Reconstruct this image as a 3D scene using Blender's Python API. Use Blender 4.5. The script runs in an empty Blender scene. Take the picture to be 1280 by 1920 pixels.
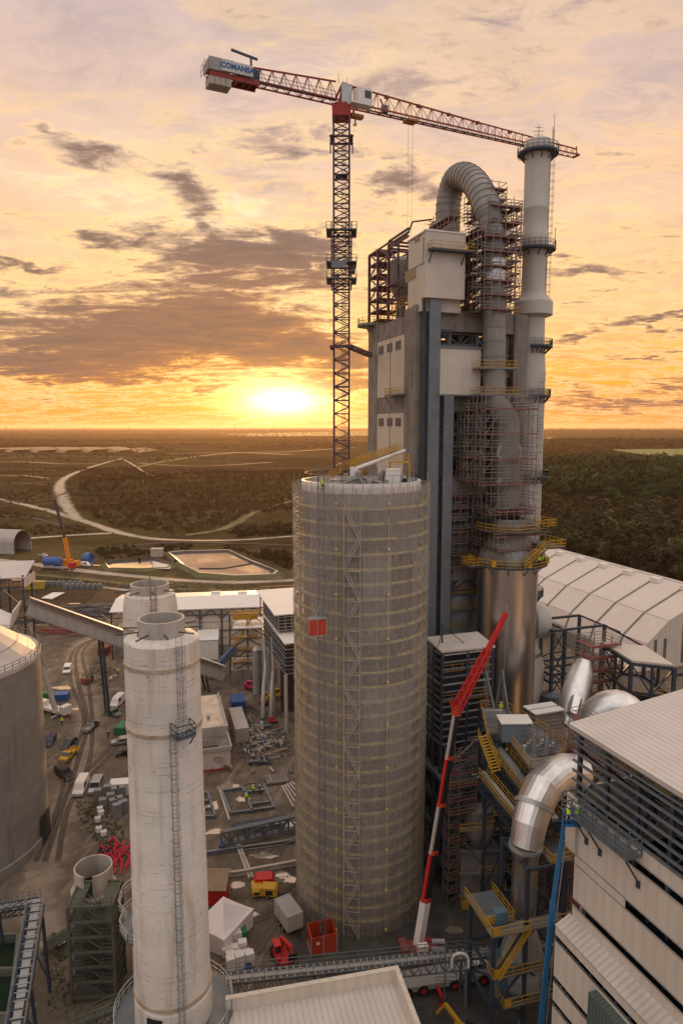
import bpy, math, random
import numpy as np
from math import sin, cos, tan, atan, atan2, asin, pi, radians, sqrt, exp, hypot, degrees
from mathutils import Vector, Matrix, noise as mn
R = random.Random(11)
sc = bpy.context.scene
V = Vector
# ---------------------------------------------------------------- camera
CAMH, FPX, PITCH = 70.0, 1280.0, atan(160/1280)
cd = bpy.data.cameras.new('camera'); cam = bpy.data.objects.new('camera', cd); sc.collection.objects.link(cam)
cd.sensor_fit = 'VERTICAL'; cd.sensor_height = 36; cd.sensor_width = 24; cd.lens = 24
cd.clip_start = .5; cd.clip_end = 90000
cam.location = (0, 0, CAMH); cam.rotation_euler = (pi/2-PITCH, 0, 0)
sc.camera = cam
def ray(px, py):
    a, b = (px-640)/FPX, (960-py)/FPX
    return V((a, cos(PITCH)+b*sin(PITCH), -sin(PITCH)+b*cos(PITCH)))
def G(px, py, z=0.0):
    d = ray(px, py); t = (z-CAMH)/d.z
    return V((d.x*t, d.y*t, z))
def P(px, py, Y):
    d = ray(px, py); t = Y/d.y
    return V((d.x*t, Y, CAMH+d.z*t))
def AE(px, py):
    d = ray(px, py).normalized()
    return degrees(atan2(d.x, d.y)), degrees(asin(d.z))
class Loc:
    "local frame of a thing; call with a photo pixel and one local coordinate"
    def __init__(s, o, rz): s.o = V(o); s.rz = rz; s.m = Matrix.Rotation(-radians(rz), 3, 'Z')
    def __call__(s, px, py, x=None, y=None, z=None):
        c = s.m @ (V((0, 0, CAMH))-s.o); d = s.m @ ray(px, py)
        i, val = (0, x) if x is not None else (1, y) if y is not None else (2, z)
        return c+d*((val-c[i])/d[i])
    def w(s, p): return s.m.inverted() @ V(p)+s.o
# ---------------------------------------------------------------- view
vs = sc.view_settings
sc.display_settings.display_device = 'sRGB'
vs.view_transform = 'Standard'; vs.look = 'None'; vs.gamma = 1; vs.use_curve_mapping = False
vs.exposure = 0.0
sc.cycles.use_denoising = True
sc.cycles.max_bounces = 6; sc.cycles.transparent_max_bounces = 24; sc.cycles.volume_bounces = 0
sc.cycles.caustics_reflective = False; sc.cycles.caustics_refractive = False
# ---------------------------------------------------------------- node helper
class Nd:
    def __init__(s, nt): s.nt = nt
    def new(s, t, **k):
        n = s.nt.nodes.new(t)
        for a, b in k.items(): setattr(n, a, b)
        return n
    def put(s, sock, v):
        if hasattr(v, 'is_output'): s.nt.links.new(v, sock)
        elif isinstance(v, (tuple, list)) and sock.type == 'RGBA' and len(v) == 3: sock.default_value = (*v, 1)
        else: sock.default_value = v
    def m(s, op, a, b=None, c=None, clamp=False):
        n = s.new('ShaderNodeMath', operation=op, use_clamp=clamp)
        for i, v in enumerate((a, b, c)):
            if v is not None: s.put(n.inputs[i], v)
        return n.outputs[0]
    def vm(s, op, a, b=None):
        n = s.new('ShaderNodeVectorMath', operation=op); s.put(n.inputs[0], a)
        if b is not None: s.put(n.inputs[1], b)
        return n.outputs[0]
    def mix(s, f, a, b, mode='MIX'):
        n = s.new('ShaderNodeMix', data_type='RGBA', blend_type=mode)
        s.put(n.inputs[0], f); s.put(n.inputs[6], a); s.put(n.inputs[7], b); return n.outputs[2]
    def mr(s, v, a, b, c=0.0, d=1.0, smooth=False):
        n = s.new('ShaderNodeMapRange', interpolation_type='SMOOTHSTEP' if smooth else 'LINEAR')
        for i, x in enumerate((v, a, b, c, d)): s.put(n.inputs[i], x)
        return n.outputs[0]
    def noise(s, vec, scale, detail=4, rough=.55, dist=0.0, color=False):
        n = s.new('ShaderNodeTexNoise'); s.put(n.inputs['Vector'], vec)
        for k, v in (('Scale', scale), ('Detail', detail), ('Roughness', rough), ('Distortion', dist)): n.inputs[k].default_value = v
        return n.outputs['Color' if color else 'Fac']
    def sep(s, v):
        n = s.new('ShaderNodeSeparateXYZ'); s.put(n.inputs[0], v); return n.outputs
    def comb(s, x, y, z):
        n = s.new('ShaderNodeCombineXYZ')
        for i, v in enumerate((x, y, z)): s.put(n.inputs[i], v)
        return n.outputs[0]
    def ramp(s, f, stops):
        n = s.new('ShaderNodeValToRGB'); s.put(n.inputs[0], f); e = n.color_ramp.elements
        while len(e) < len(stops): e.new(.5)
        for q, (p, c) in zip(e, stops): q.position = p; q.color = (*c, 1)
        return n.outputs[0]
# ---------------------------------------------------------------- sky
SUN_AZ, SUN_EL = AE(530, 752)
w = bpy.data.worlds.new('World'); sc.world = w; w.use_nodes = True
nt = w.node_tree; nt.nodes.clear(); n = Nd(nt)
dirv = n.new('ShaderNodeTexCoord').outputs['Generated']
dx, dy, dz = n.sep(dirv)
az = n.m('MULTIPLY', n.m('ARCTAN2', dx, dy), 57.2958)
el = n.m('MULTIPLY', n.m('ARCSINE', dz), 57.2958)
# a cloud deck seen from below: flat layer coordinates, so clouds flatten towards the horizon
q = n.m('ADD', n.m('MAXIMUM', dz, 0.0), .10)
deck = n.comb(n.m('DIVIDE', dx, q), n.m('DIVIDE', dy, q), 0.0)
f_big = n.noise(deck, .9, 6, .6, .4)
f_fine = n.noise(n.vm('MULTIPLY', deck, (1.0, 2.2, 1.0)), 2.1, 8, .66, .7)
f_wisp = n.noise(n.vm('MULTIPLY', deck, (1.5, .8, 1.0)), 1.9, 7, .60, .8)
wz = n.noise(n.comb(n.m('MULTIPLY', az, .10), n.m('MULTIPLY', el, .2), 3.0), 1.0, 5, .6, .3)
azw = n.m('ADD', az, n.m('MULTIPLY', n.m('SUBTRACT', wz, .5), 12.0))
elw = n.m('ADD', el, n.m('MULTIPLY', n.m('SUBTRACT', n.noise(n.comb(n.m('MULTIPLY', az, .12), n.m('MULTIPLY', el, .35), 9.0), 1.0, 6, .62, .5), .5), 6.5))
def blobs(lst):
    tot = None
    for (px, py, sx, sy, s) in lst:
        a, e = AE(px, py); kx, ky = .0415*sx, .044*sy
        u = n.m('MULTIPLY', n.m('SUBTRACT', azw, a), 1/kx); v_ = n.m('MULTIPLY', n.m('SUBTRACT', elw, e), 1/ky)
        d = n.m('MULTIPLY_ADD', u, u, n.m('MULTIPLY', v_, v_))
        g = n.m('MULTIPLY', n.m('POWER', 2.718, n.m('MULTIPLY', d, -1.0)), s)
        tot = g if tot is None else n.m('ADD', tot, g)
    return tot
dark = blobs([(560,468,62,36,1.1),(390,458,120,30,.95),(430,510,180,30,.9),(330,560,170,26,.9),(300,605,230,30,1.0),(520,600,130,30,.9),
    (230,650,220,32,1.05),(80,690,190,26,1.0),(470,655,190,30,1.0),(620,665,110,30,.9),(335,362,66,24,.85),(375,402,40,14,.7),(745,350,60,34,.9),
    (60,237,44,13,.8),(180,292,80,18,.6),(180,455,48,14,.8),(30,492,70,11,.8),(1160,742,220,17,.75),(1215,603,110,12,.8),(1085,628,42,10,.9),
    (1225,666,80,8,.7),(1090,492,90,16,.55),(540,255,150,40,.5),(640,712,80,12,.9),(330,716,200,10,.7),(860,150,240,22,.32),(1130,330,160,14,.3),(980,30,260,60,.35),(-300,560,260,80,.8),(1700,520,260,60,.8)])
f_rag = n.noise(n.vm('MULTIPLY', deck, (2.4, 3.4, 1.0)), 2.6, 9, .68, .9)
bright = blobs([(330,405,190,34,1.0),(120,335,150,34,.8),(430,385,110,20,.8),(90,570,90,20,.8),(590,575,70,14,.9),(560,705,150,12,.9),(660,730,90,10,.8),(40,450,90,16,.6),(760,460,60,40,.5),(1130,395,160,30,.5),(1180,560,140,20,.5),(620,120,170,26,.5),(190,240,170,30,.5)])
dn = n.m('ADD', n.m('MULTIPLY', dark, 1.0), n.m('ADD', n.m('MULTIPLY', n.m('SUBTRACT', f_fine, .5), n.mr(el, 14, 26, 2.6, 1.5)), n.m('MULTIPLY', n.m('SUBTRACT', f_rag, .5), n.mr(el, 14, 26, 1.7, .9))))
dens = n.mr(dn, .22, .95, 0, 1, True)
rim = n.m('MULTIPLY', n.mr(dn, -.05, .25, 0, 1, True), n.m('SUBTRACT', 1.0, n.mr(dn, .25, .6, 0, 1, True)))
elf = n.m('MULTIPLY', el, 1/40)
base = n.ramp(elf, [(0, (1.05,.27,.01)), (.04, (1.15,.36,.012)), (.10, (1.12,.47,.055)), (.20, (1.02,.60,.22)), (.34, (.96,.64,.35)), (.50, (.80,.57,.43)), (.70, (.58,.46,.44)), (.9, (.50,.42,.43)), (1, (.48,.41,.43))])
sunv = V((sin(radians(SUN_AZ))*cos(radians(SUN_EL)), cos(radians(SUN_AZ))*cos(radians(SUN_EL)), sin(radians(SUN_EL))))
dz_s = n.m('SUBTRACT', az, SUN_AZ); de_s = n.m('SUBTRACT', el, SUN_EL)
def glow(kx, ky, s):
    u = n.m('MULTIPLY', dz_s, 1/kx); v_ = n.m('MULTIPLY', de_s, 1/ky)
    return n.m('MULTIPLY', n.m('POWER', 2.718, n.m('MULTIPLY', n.m('SQRT', n.m('MULTIPLY_ADD', u, u, n.m('MULTIPLY', v_, v_))), -1.0)), s)
# high thin cloud: bright lit streaks and grey-mauve gaps
wisp = n.mr(f_wisp, .36, .72, 0, 1, True); big = n.mr(f_big, .36, .66, 0, 1, True)
lit = n.m('MULTIPLY', n.m('MULTIPLY_ADD', wisp, .75, .12), n.m('MULTIPLY_ADD', big, .75, .25))
side = n.mr(az, -22, 24, 1.0, .42)
litcol = n.mix(n.mr(el, 8, 25), n.mix(n.mr(el, 1, 8), (1.18,.56,.05), (1.15,.82,.38)), (.90,.70,.57))
col = n.mix(n.m('MULTIPLY', n.m('MULTIPLY', lit, side), .95), base, litcol)
greycol = n.mix(n.mr(el, 4, 22), (.70,.37,.18), (.44,.37,.375))
col = n.mix(n.m('MULTIPLY', n.mr(n.m('ADD', f_rag, n.m('MULTIPLY', f_big, .5)), .62, .95, 0, 1, True), .68), col, greycol)
hz = n.mr(n.noise(n.comb(n.m('MULTIPLY', az, .03), n.m('MULTIPLY', el, .9), 1.0), 1.0, 5, .6, .4), .48, .62, 0, 1, True)
col = n.mix(n.m('MULTIPLY', n.m('MULTIPLY', hz, n.mr(el, 7, 3)), .28), col, n.mix(n.mr(n.m('ABSOLUTE', dz_s), 5, 28), (.95,.36,.05), (.62,.34,.18)))
col = n.mix(n.m('MULTIPLY', n.m('MULTIPLY', bright, n.mr(f_rag, .38, .62, 0, 1, True)), .8), col, n.mix(n.mr(el, 2, 12), (1.25,.86,.30), (1.18,.93,.60)))
col = n.mix(n.m('MULTIPLY', rim, n.mr(el, 10, 24, .75, .3)), col, n.mix(n.mr(n.m('ABSOLUTE', dz_s), 4, 40), (1.15,.80,.32), (1.02,.66,.32)))
ccol = n.mix(n.mr(el, 1, 14), n.mix(n.mr(n.m('ABSOLUTE', dz_s), 3, 22), (.56,.19,.035), (.25,.15,.115)), (.24,.16,.13))
ccol = n.mix(n.m('MULTIPLY', n.mr(dn, .7, 1.7), .8), ccol, (.15,.10,.09))
col = n.mix(n.m('MULTIPLY', dens, .94), col, ccol)
col = n.mix(1.0, col, (1.13,1.07,1.04), 'MULTIPLY')
gl = n.m('MULTIPLY', n.m('SUBTRACT', 1.0, n.m('MULTIPLY', dens, .75)), 1.0)
add = n.mix(1.0, n.mix(1.0, (1.0,.60,.10), n.m('MULTIPLY', glow(5, 1.5, .8), gl), 'MULTIPLY'), n.mix(1.0, (1.0,.80,.36), glow(1.7, .65, 8.0), 'MULTIPLY'), 'ADD')
col = n.mix(1.0, col, add, 'ADD')
# the sky overhead and behind the viewer: fill light added to brighten camera-facing sides
back = n.m('MULTIPLY', n.mr(n.m('SUBTRACT', n.m('MULTIPLY', dz, .8), n.m('MULTIPLY', dy, .75)), -.30, .55, 0, 1, True), 1.0)
back = n.m('MULTIPLY', back, n.mr(dz, -.02, .12))
col = n.mix(back, col, n.mix(n.mr(dz, .15, .75, 0, 1, True), (.52,.60,.72), (1.12,.98,.88)))
col = n.mix(n.mr(el, -1.6, -.8, 1, 0), col, (.20,.15,.11))
bg = n.new('ShaderNodeBackground'); n.put(bg.inputs[0], col); bg.inputs[1].default_value = 1.0
sky = n.new('ShaderNodeTexSky', sky_type='NISHITA', sun_disc=False, sun_elevation=radians(SUN_EL+1.2), sun_rotation=radians(SUN_AZ), altitude=60, dust_density=3.0)
bg2 = n.new('ShaderNodeBackground'); n.put(bg2.inputs[0], sky.outputs[0]); bg2.inputs[1].default_value = .002
ad = n.new('ShaderNodeAddShader'); out = n.new('ShaderNodeOutputWorld')
nt.links.new(bg.outputs[0], ad.inputs[0]); nt.links.new(bg2.outputs[0], ad.inputs[1]); nt.links.new(ad.outputs[0], out.inputs[0])
w.cycles.sampling_method = 'MANUAL'; w.cycles.sample_map_resolution = 1024
# ---------------------------------------------------------------- sun
sl = bpy.data.lights.new('sun', 'SUN'); so = bpy.data.objects.new('sun', sl); sc.collection.objects.link(so)
sl.energy = 3.6; sl.angle = radians(2.0); sl.color = (1.0, .50, .18)
so.rotation_euler = V((-sin(radians(SUN_AZ))*cos(radians(SUN_EL+1.2)), -cos(radians(SUN_AZ))*cos(radians(SUN_EL+1.2)), -sin(radians(SUN_EL+1.2)))).to_track_quat('-Z', 'Y').to_euler()
so.location = (-30, 300, 160)
# ---------------------------------------------------------------- materials
MATS = {}
def M(name, col, rough=.7, metal=0.0, var=.18, scale=.35, col2=None, amt=.5, s2=.12, streak=0, corr=0, corrd=.35, ax='xy', courses=0, bump=0.0, bs=6, spec=.35, rvar=0, ptile=0, crack=0):
    m = bpy.data.materials.new(name); m.use_nodes = True; nt = m.node_tree; n = Nd(nt)
    b = nt.nodes['Principled BSDF']; co = n.new('ShaderNodeTexCoord').outputs['Object']
    x, y, z = n.sep(co)
    c = n.mix(n.mr(n.noise(co, scale, 6, .6), .3, .7), tuple(k*(1-var) for k in col), tuple(min(1, k*(1+var)) for k in col))
    if col2:
        v = n.comb(n.m('MULTIPLY', x, 1), n.m('MULTIPLY', y, 1), n.m('MULTIPLY', z, .12 if streak else 1))
        f = n.mr(n.noise(v, s2, 7, .66, .3), .5, .68, 0, amt, True); c = n.mix(f, c, col2)
    ph = {'xy': n.m('ADD', x, y), 'x': x, 'y': y, 'z': z}[ax]
    h = None
    if corr:
        t = n.m('FRACT', n.m('DIVIDE', ph, corr)); g = n.mr(n.m('ABSOLUTE', n.m('SUBTRACT', t, .5)), .28, .40, 0, 1, True)
        c = n.mix(n.m('MULTIPLY', g, corrd), c, tuple(k*.45 for k in col)); h = g
    if courses:
        t = n.m('FRACT', n.m('DIVIDE', z, courses)); g = n.mr(n.m('ABSOLUTE', n.m('SUBTRACT', t, .5)), .0, .06, 1, 0)
        wob = n.mr(n.noise(co, .5, 4, .7), .42, .6)
        c = n.mix(n.m('MULTIPLY', g, n.m('MULTIPLY', wob, .45)), c, tuple(k*.4 for k in col))
        lv = n.new('ShaderNodeTexWhiteNoise', noise_dimensions='1D'); n.put(lv.inputs['W'], n.m('FLOOR', n.m('DIVIDE', z, courses)))
        c = n.mix(n.m('MULTIPLY', n.mr(lv.outputs[0], 0, 1), .22), c, tuple(k*.6 for k in col))
    if crack:
        wv = n.m('ADD', z, n.m('MULTIPLY', n.noise(co, .6, 3), .25)); t = n.m('FRACT', n.m('DIVIDE', wv, crack)); g = n.mr(n.m('ABSOLUTE', n.m('SUBTRACT', t, .5)), .0, .035, 1, 0)
        sel = n.mr(n.noise(n.vm('MULTIPLY', co, (1,1,.9)), .55, 5, .75), .53, .58)
        c = n.mix(n.m('MULTIPLY', g, n.m('MULTIPLY', sel, .85)), c, (.07,.055,.045))
        c = n.mix(n.mr(n.noise(co, 1.3, 3, .8), .66, .70, 0, .7), c, (.17,.13,.10))
    if ptile:
        wn = n.new('ShaderNodeTexWhiteNoise', noise_dimensions='1D'); n.put(wn.inputs['W'], n.m('FLOOR', n.m('DIVIDE', ph, ptile)))
        c = n.mix(n.m('MULTIPLY', wn.outputs[0], .16), c, tuple(k*.6 for k in col))
    n.put(b.inputs['Base Color'], c); b.inputs['Roughness'].default_value = rough; b.inputs['Metallic'].default_value = metal
    b.inputs['Specular IOR Level'].default_value = spec
    if rvar: n.put(b.inputs['Roughness'], n.mr(n.noise(co, .8, 5), .3, .7, max(.03, rough-rvar), rough+rvar))
    if bump or h is not None:
        bn = n.new('ShaderNodeBump'); bn.inputs['Strength'].default_value = bump or .5; bn.inputs['Distance'].default_value = .05
        n.put(bn.inputs['Height'], h if h is not None else n.noise(co, bs, 5)); n.put(b.inputs['Normal'], bn.outputs[0])
    MATS[name] = m; return m
concrete = M('concrete', (.245,.215,.19), .85, var=.25, col2=(.105,.095,.088), streak=1, s2=.6, amt=.85, courses=3.2, bump=.15, bs=3)
concrete_pale = M('concrete_pale', (.42,.375,.33), .85, var=.15, col2=(.22,.19,.165), streak=1, s2=.5, amt=.6)
silo_concrete = M('silo_concrete', (.25,.235,.22), .85, var=.14, col2=(.14,.125,.115), streak=1, s2=.35, amt=.7, courses=2.6)
cladding = M('cladding', (.60,.53,.455), .5, var=.05, corr=.6, corrd=.12, col2=(.46,.40,.34), s2=.25, amt=.4, ptile=3.6)
cladding_side = M('cladding_plain', (.62,.545,.46), .5, var=.05, corr=1.2, corrd=.12, ptile=2.4, col2=(.48,.41,.34), s2=.3, streak=1, amt=.35)
roofing = M('roofing', (.58,.52,.475), .45, var=.07, corr=.6, corrd=.25, ax='x', col2=(.45,.40,.37), s2=.15, amt=.3)
roofing_y = M('roofing_cross', (.57,.51,.46), .45, var=.07, corr=.6, corrd=.3, ax='y', col2=(.40,.35,.31), s2=.2, amt=.45)
hall_skin = M('hall_skin', (.62,.54,.485), .5, var=.04, col2=(.56,.50,.46), s2=.1, amt=.3)
dark_strip = M('dark_strip', (.18,.165,.15), .7)
white_stain = M('stained_white_paint', (.66,.60,.53), .75, var=.08, col2=(.36,.25,.15), streak=1, s2=.7, amt=.5, courses=2.3, crack=1.15, bump=.2, bs=2)
steel_navy = M('navy_steel', (.045,.06,.085), .5, .2, var=.2)
steel_grey = M('grey_steel', (.165,.185,.205), .5, .3, var=.15, col2=(.1,.1,.11))
steel_pale = M('galvanised_steel', (.42,.43,.43), .45, .55, var=.15)
tube_grey = M('scaffold_tube', (.25,.22,.205), .5, .4, var=.2)
deck_red = M('scaffold_deck_red', (.21,.058,.05), .7, var=.3)
plank = M('yellow_plank', (.58,.47,.19), .7, var=.2)
yellow = M('yellow_paint', (.50,.285,.025), .5, var=.12)
red = M('red_paint', (.48,.022,.02), .45, var=.15)
red_orange = M('orange_red_paint', (.45,.05,.022), .45, var=.12)
orange = M('orange_paint', (.70,.22,.02), .45, var=.12)
crane_navy = M('crane_blue_steel', (.075,.032,.062), .5, .1, var=.2)
crane_red = M('crane_red_steel', (.27,.03,.025), .5, .1, var=.2)
stainless = M('stainless_sheet', (.58,.55,.53), .30, 1.0, var=.05, scale=.2, col2=(.42,.40,.39), streak=1, s2=1.1, amt=.5)
alu = M('bright_duct_sheet', (.76,.75,.75), .40, 1.0, var=.12, scale=.5, col2=(.50,.48,.46), s2=.35, amt=.5, bump=.12, bs=1.2)
duct_grey = M('duct_grey', (.25,.235,.225), .5, .35, var=.16, col2=(.22,.17,.14), s2=.3, amt=.6)
white_paint = M('white_paint', (.74,.70,.66), .45, var=.06)
stack_paint = M('stack_cream_paint', (.50,.46,.415), .5, var=.06, col2=(.42,.38,.34), s2=.4, streak=1, amt=.4, ptile=0)
grey_paint = M('grey_paint', (.30,.29,.28), .55, var=.12)
black = M('black_paint', (.018,.018,.02), .45, var=.2)
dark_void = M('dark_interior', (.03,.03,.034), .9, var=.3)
blue = M('blue_paint', (.02,.095,.30), .4, var=.15)
light_blue = M('lift_blue_paint', (.03,.17,.36), .4, var=.12)
green = M('green_paint', (.03,.17,.07), .5, var=.15)
magenta = M('magenta_paint', (.62,.03,.18), .45, var=.1)
hivis = M('hi_vis_yellow', (.55,.85,.05), .6, var=.05)
navy_cloth = M('navy_cloth', (.02,.025,.045), .9, var=.1)
skin = M('skin', (.45,.27,.19), .6, var=.05)
rubber = M('rubber', (.022,.021,.02), .85, var=.2)
glass = M('window_glass', (.02,.025,.03), .08, 0, var=.1, spec=.6)
louvre = M('louvre', (.13,.125,.125), .6, var=.15, corr=.18, ax='z', corrd=.6)
tarp = M('white_tarp', (.74,.69,.69), .7, var=.05, bump=.2, bs=1.5)
sack = M('white_sack', (.66,.62,.59), .7, var=.1, bump=.25, bs=5)
pipe_red = M('red_hose', (.55,.02,.05), .5, var=.2)
wood = M('old_timber', (.24,.17,.11), .85, var=.25)
gravel_roof = M('wet_roof_felt', (.52,.46,.39), .14, .5, var=.2, col2=(.30,.26,.22), s2=.25, amt=.7, rvar=.12)
moss = M('mossy_steel', (.085,.09,.07), .8, var=.3, col2=(.06,.085,.04), s2=.5, amt=.6)
rust = M('rusty_orange', (.42,.20,.07), .8, var=.25)
# ---------------------------------------------------------------- mesh builder
class B:
    def __init__(s): s.v = []; s.f = []
    def add(s, vs, fs):
        k = len(s.v); s.v += [tuple(p) for p in vs]; s.f += [tuple(i+k for i in f) for f in fs]; return s
    def box(s, x0, y0, z0, x1, y1, z1):
        return s.add([(x0,y0,z0),(x1,y0,z0),(x1,y1,z0),(x0,y1,z0),(x0,y0,z1),(x1,y0,z1),(x1,y1,z1),(x0,y1,z1)],
                     [(3,2,1,0),(4,5,6,7),(0,1,5,4),(1,2,6,5),(2,3,7,6),(3,0,4,7)])
    def bar(s, p, q, w, h=None, up=(0,0,1)):
        p, q = V(p), V(q); d = q-p
        if d.length < 1e-6: return s
        d.normalize(); u = V(up)
        if abs(d.dot(u)) > .985: u = V((1,0,0))
        a = d.cross(u).normalized(); b = a.cross(d); h = w if h is None else h
        a *= w/2; b *= h/2
        return s.add([p-a-b,p+a-b,p+a+b,p-a+b,q-a-b,q+a-b,q+a+b,q-a+b], [(0,1,2,3),(7,6,5,4),(4,5,1,0),(5,6,2,1),(6,7,3,2),(7,4,0,3)])
    def tube(s, p, q, r, n=6, r2=None, cap=True):
        return s.path([p, q], [r, r if r2 is None else r2], n, cap)
    def path(s, pts, r, n=8, cap=True):
        pts = [V(p) for p in pts]; rs = r if isinstance(r, (list, tuple)) else [r]*len(pts)
        t0 = (pts[1]-pts[0]).normalized(); u = t0.orthogonal().normalized(); vs = []
        for i, p in enumerate(pts):
            t = (pts[min(i+1, len(pts)-1)]-pts[max(i-1, 0)]).normalized()
            u = (u-t*u.dot(t)).normalized(); w_ = t.cross(u)
            vs += [p+(u*cos(2*pi*k/n)+w_*sin(2*pi*k/n))*rs[i] for k in range(n)]
        fs = [(i*n+k, i*n+(k+1)%n, (i+1)*n+(k+1)%n, (i+1)*n+k) for i in range(len(pts)-1) for k in range(n)]
        if cap: fs += [tuple(range(n))[::-1], tuple((len(pts)-1)*n+k for k in range(n))]
        return s.add(vs, fs)
    def lathe(s, prof, c=(0,0), n=40, a0=0.0, a1=2*pi):
        full = abs(a1-a0-2*pi) < 1e-5; m = n if full else n+1
        vs = [(c[0]+r*cos(a0+(a1-a0)*k/n), c[1]+r*sin(a0+(a1-a0)*k/n), z) for r, z in prof for k in range(m)]
        fs = []
        for i in range(len(prof)-1):
            for k in range(n):
                k2 = (k+1)%m; fs.append((i*m+k, i*m+k2, (i+1)*m+k2, (i+1)*m+k))
        return s.add(vs, fs)
    def ring(s, c, r0, r1, z0, z1, n=40, a0=0.0, a1=2*pi):
        s.lathe([(r0,z0),(r1,z0),(r1,z1),(r0,z1),(r0,z0)], c, n, a0, a1); return s
    def disc(s, c, r, z, n=40):
        return s.add([(c[0]+r*cos(2*pi*k/n), c[1]+r*sin(2*pi*k/n), z) for k in range(n)], [tuple(range(n))])
    def prism(s, poly, z0, z1):
        k = len(poly); vs = [(p[0],p[1],z0) for p in poly]+[(p[0],p[1],z1) for p in poly]
        return s.add(vs, [tuple(range(k))[::-1], tuple(range(k,2*k))]+[(i,(i+1)%k,k+(i+1)%k,k+i) for i in range(k)])
    def slab(s, pts, th):
        "flat polygon in space given a thickness along its normal"
        pts = [V(p) for p in pts]; nn = (pts[1]-pts[0]).cross(pts[2]-pts[0]).normalized(); k = len(pts)
        return s.add(pts+[p-nn*th for p in pts], [tuple(range(k)), tuple(range(k,2*k))[::-1]]+[(i,k+i,k+(i+1)%k,(i+1)%k) for i in range(k)])
    def extrude(s, prof, x0, x1, taper=1.0):
        "side profile in (y,z) pulled across x"
        k = len(prof); vs = [(x0,p[0],p[1]) for p in prof]+[(x1,p[0],p[1]) for p in prof]
        return s.add(vs, [tuple(range(k)), tuple(range(k,2*k))[::-1]]+[(i,k+i,k+(i+1)%k,(i+1)%k) for i in range(k)])
    def rail(s, pts, h=1.1, r=.035, step=1.6, mids=2):
        pts = [V(p) for p in pts]
        for a, b in zip(pts, pts[1:]):
            L = (b-a).length; k = max(1, round(L/step))
            for i in range(k+1):
                p = a.lerp(b, i/k); s.bar(p, p+V((0,0,h)), r*1.3)
            for j in range(mids): s.bar(a+V((0,0,h*(j+1)/mids)), b+V((0,0,h*(j+1)/mids)), r*1.5)
            s.bar(a+V((0,0,.08)), b+V((0,0,.08)), .03, .09)
        return s
    def truss(s, a, b, depth, w, bays, r=.06, zig=True):
        "flat-sided box truss along a-b"
        a, b = V(a), V(b); d = (b-a).normalized(); side = d.cross(V((0,0,1))).normalized()*(w/2); up = side.cross(d).normalized()*depth
        for o in (side, -side):
            s.bar(a+o, b+o, r*1.6); s.bar(a+o+up, b+o+up, r*1.6)
            for i in range(bays):
                p, q = a.lerp(b, i/bays)+o, a.lerp(b, (i+1)/bays)+o
                s.bar(p, p+up, r); s.bar(p if i % 2 else p+up, q+up if i % 2 else q, r)
            s.bar(b+o, b+o+up, r)
        for i in range(bays+1):
            p = a.lerp(b, i/bays); s.bar(p+side, p-side, r); s.bar(p+side+up, p-side+up, r)
        return s
    def stair(s, a, b, w=1.0, rails=True, r=.035):
        a, b = V(a), V(b); d = b-a; hor = V((d.x,d.y,0)); k = max(3, int(abs(d.z)/.3)); side = hor.normalized().cross(V((0,0,1)))*(w/2)
        for o in (side, -side):
            s.bar(a+o, b+o, .05, .25)
            if rails:
                for hh in (.55, 1.1): s.bar(a+o+V((0,0,hh)), b+o+V((0,0,hh)), r*1.5)
                for i in range(0, k+1, 4): s.bar(a.lerp(b,i/k)+o, a.lerp(b,i/k)+o+V((0,0,1.1)), r)
        for i in range(k):
            p = a.lerp(b,(i+.5)/k); s.bar(p-side, p+side, .26, .04, up=(0,0,1))
        return s
    def ladder(s, p, h, nrm, w=.5, cage=True, r=.03, step=.35):
        "vertical ladder at p, standing off along nrm"
        p = V(p); nn = V(nrm).normalized(); t = nn.cross(V((0,0,1)))*(w/2); up = V((0,0,h))
        for o in (t, -t): s.bar(p+o, p+o+up, r*1.6)
        for i in range(int(h/step)): s.bar(p+t+V((0,0,i*step)), p-t+V((0,0,i*step)), r)
        if cage:
            for i in range(1, int(h/1.2)):
                z = V((0,0,i*1.2)); arc = [p+z+t*1.6*cos(a)+nn*.75*sin(a) for a in [pi*j/6 for j in range(7)]]
                for a, b in zip(arc, arc[1:]): s.bar(a, b, r*1.5)
            for a in (.25, .5, .75):
                o = t*1.6*cos(pi*a)+nn*.75*sin(pi*a); s.bar(p+o+V((0,0,1.2)), p+o+up, r)
        return s
    def lattice(s, a, b, wa, wb, bays, r=.05, tri=False, rb=None):
        "square lattice boom between two points with chord widths wa -> wb"
        a, b = V(a), V(b); d = (b-a).normalized(); sd = d.cross(V((0,0,1))); sd = sd.normalized() if sd.length > .05 else V((1,0,0)); up = sd.cross(d).normalized()
        cs = [(-1,-1),(1,-1),(1,1),(-1,1)]
        def pt(i, c): t = i/bays; wd = (wa+(wb-wa)*t)/2; return a.lerp(b,t)+sd*c[0]*wd+up*c[1]*wd
        for c in cs: s.bar(pt(0,c), pt(bays,c), r*2)
        for i in range(bays):
            for j in range(4):
                c, e = cs[j], cs[(j+1)%4]
                s.bar(pt(i,c), pt(i,e), r); s.bar(pt(i,c if i%2 else e), pt(i+1,e if i%2 else c), r)
        return s
    def mesh(s, name):
        me = bpy.data.meshes.new(name); me.from_pydata(s.v, [], s.f); me.update(); return me
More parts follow.
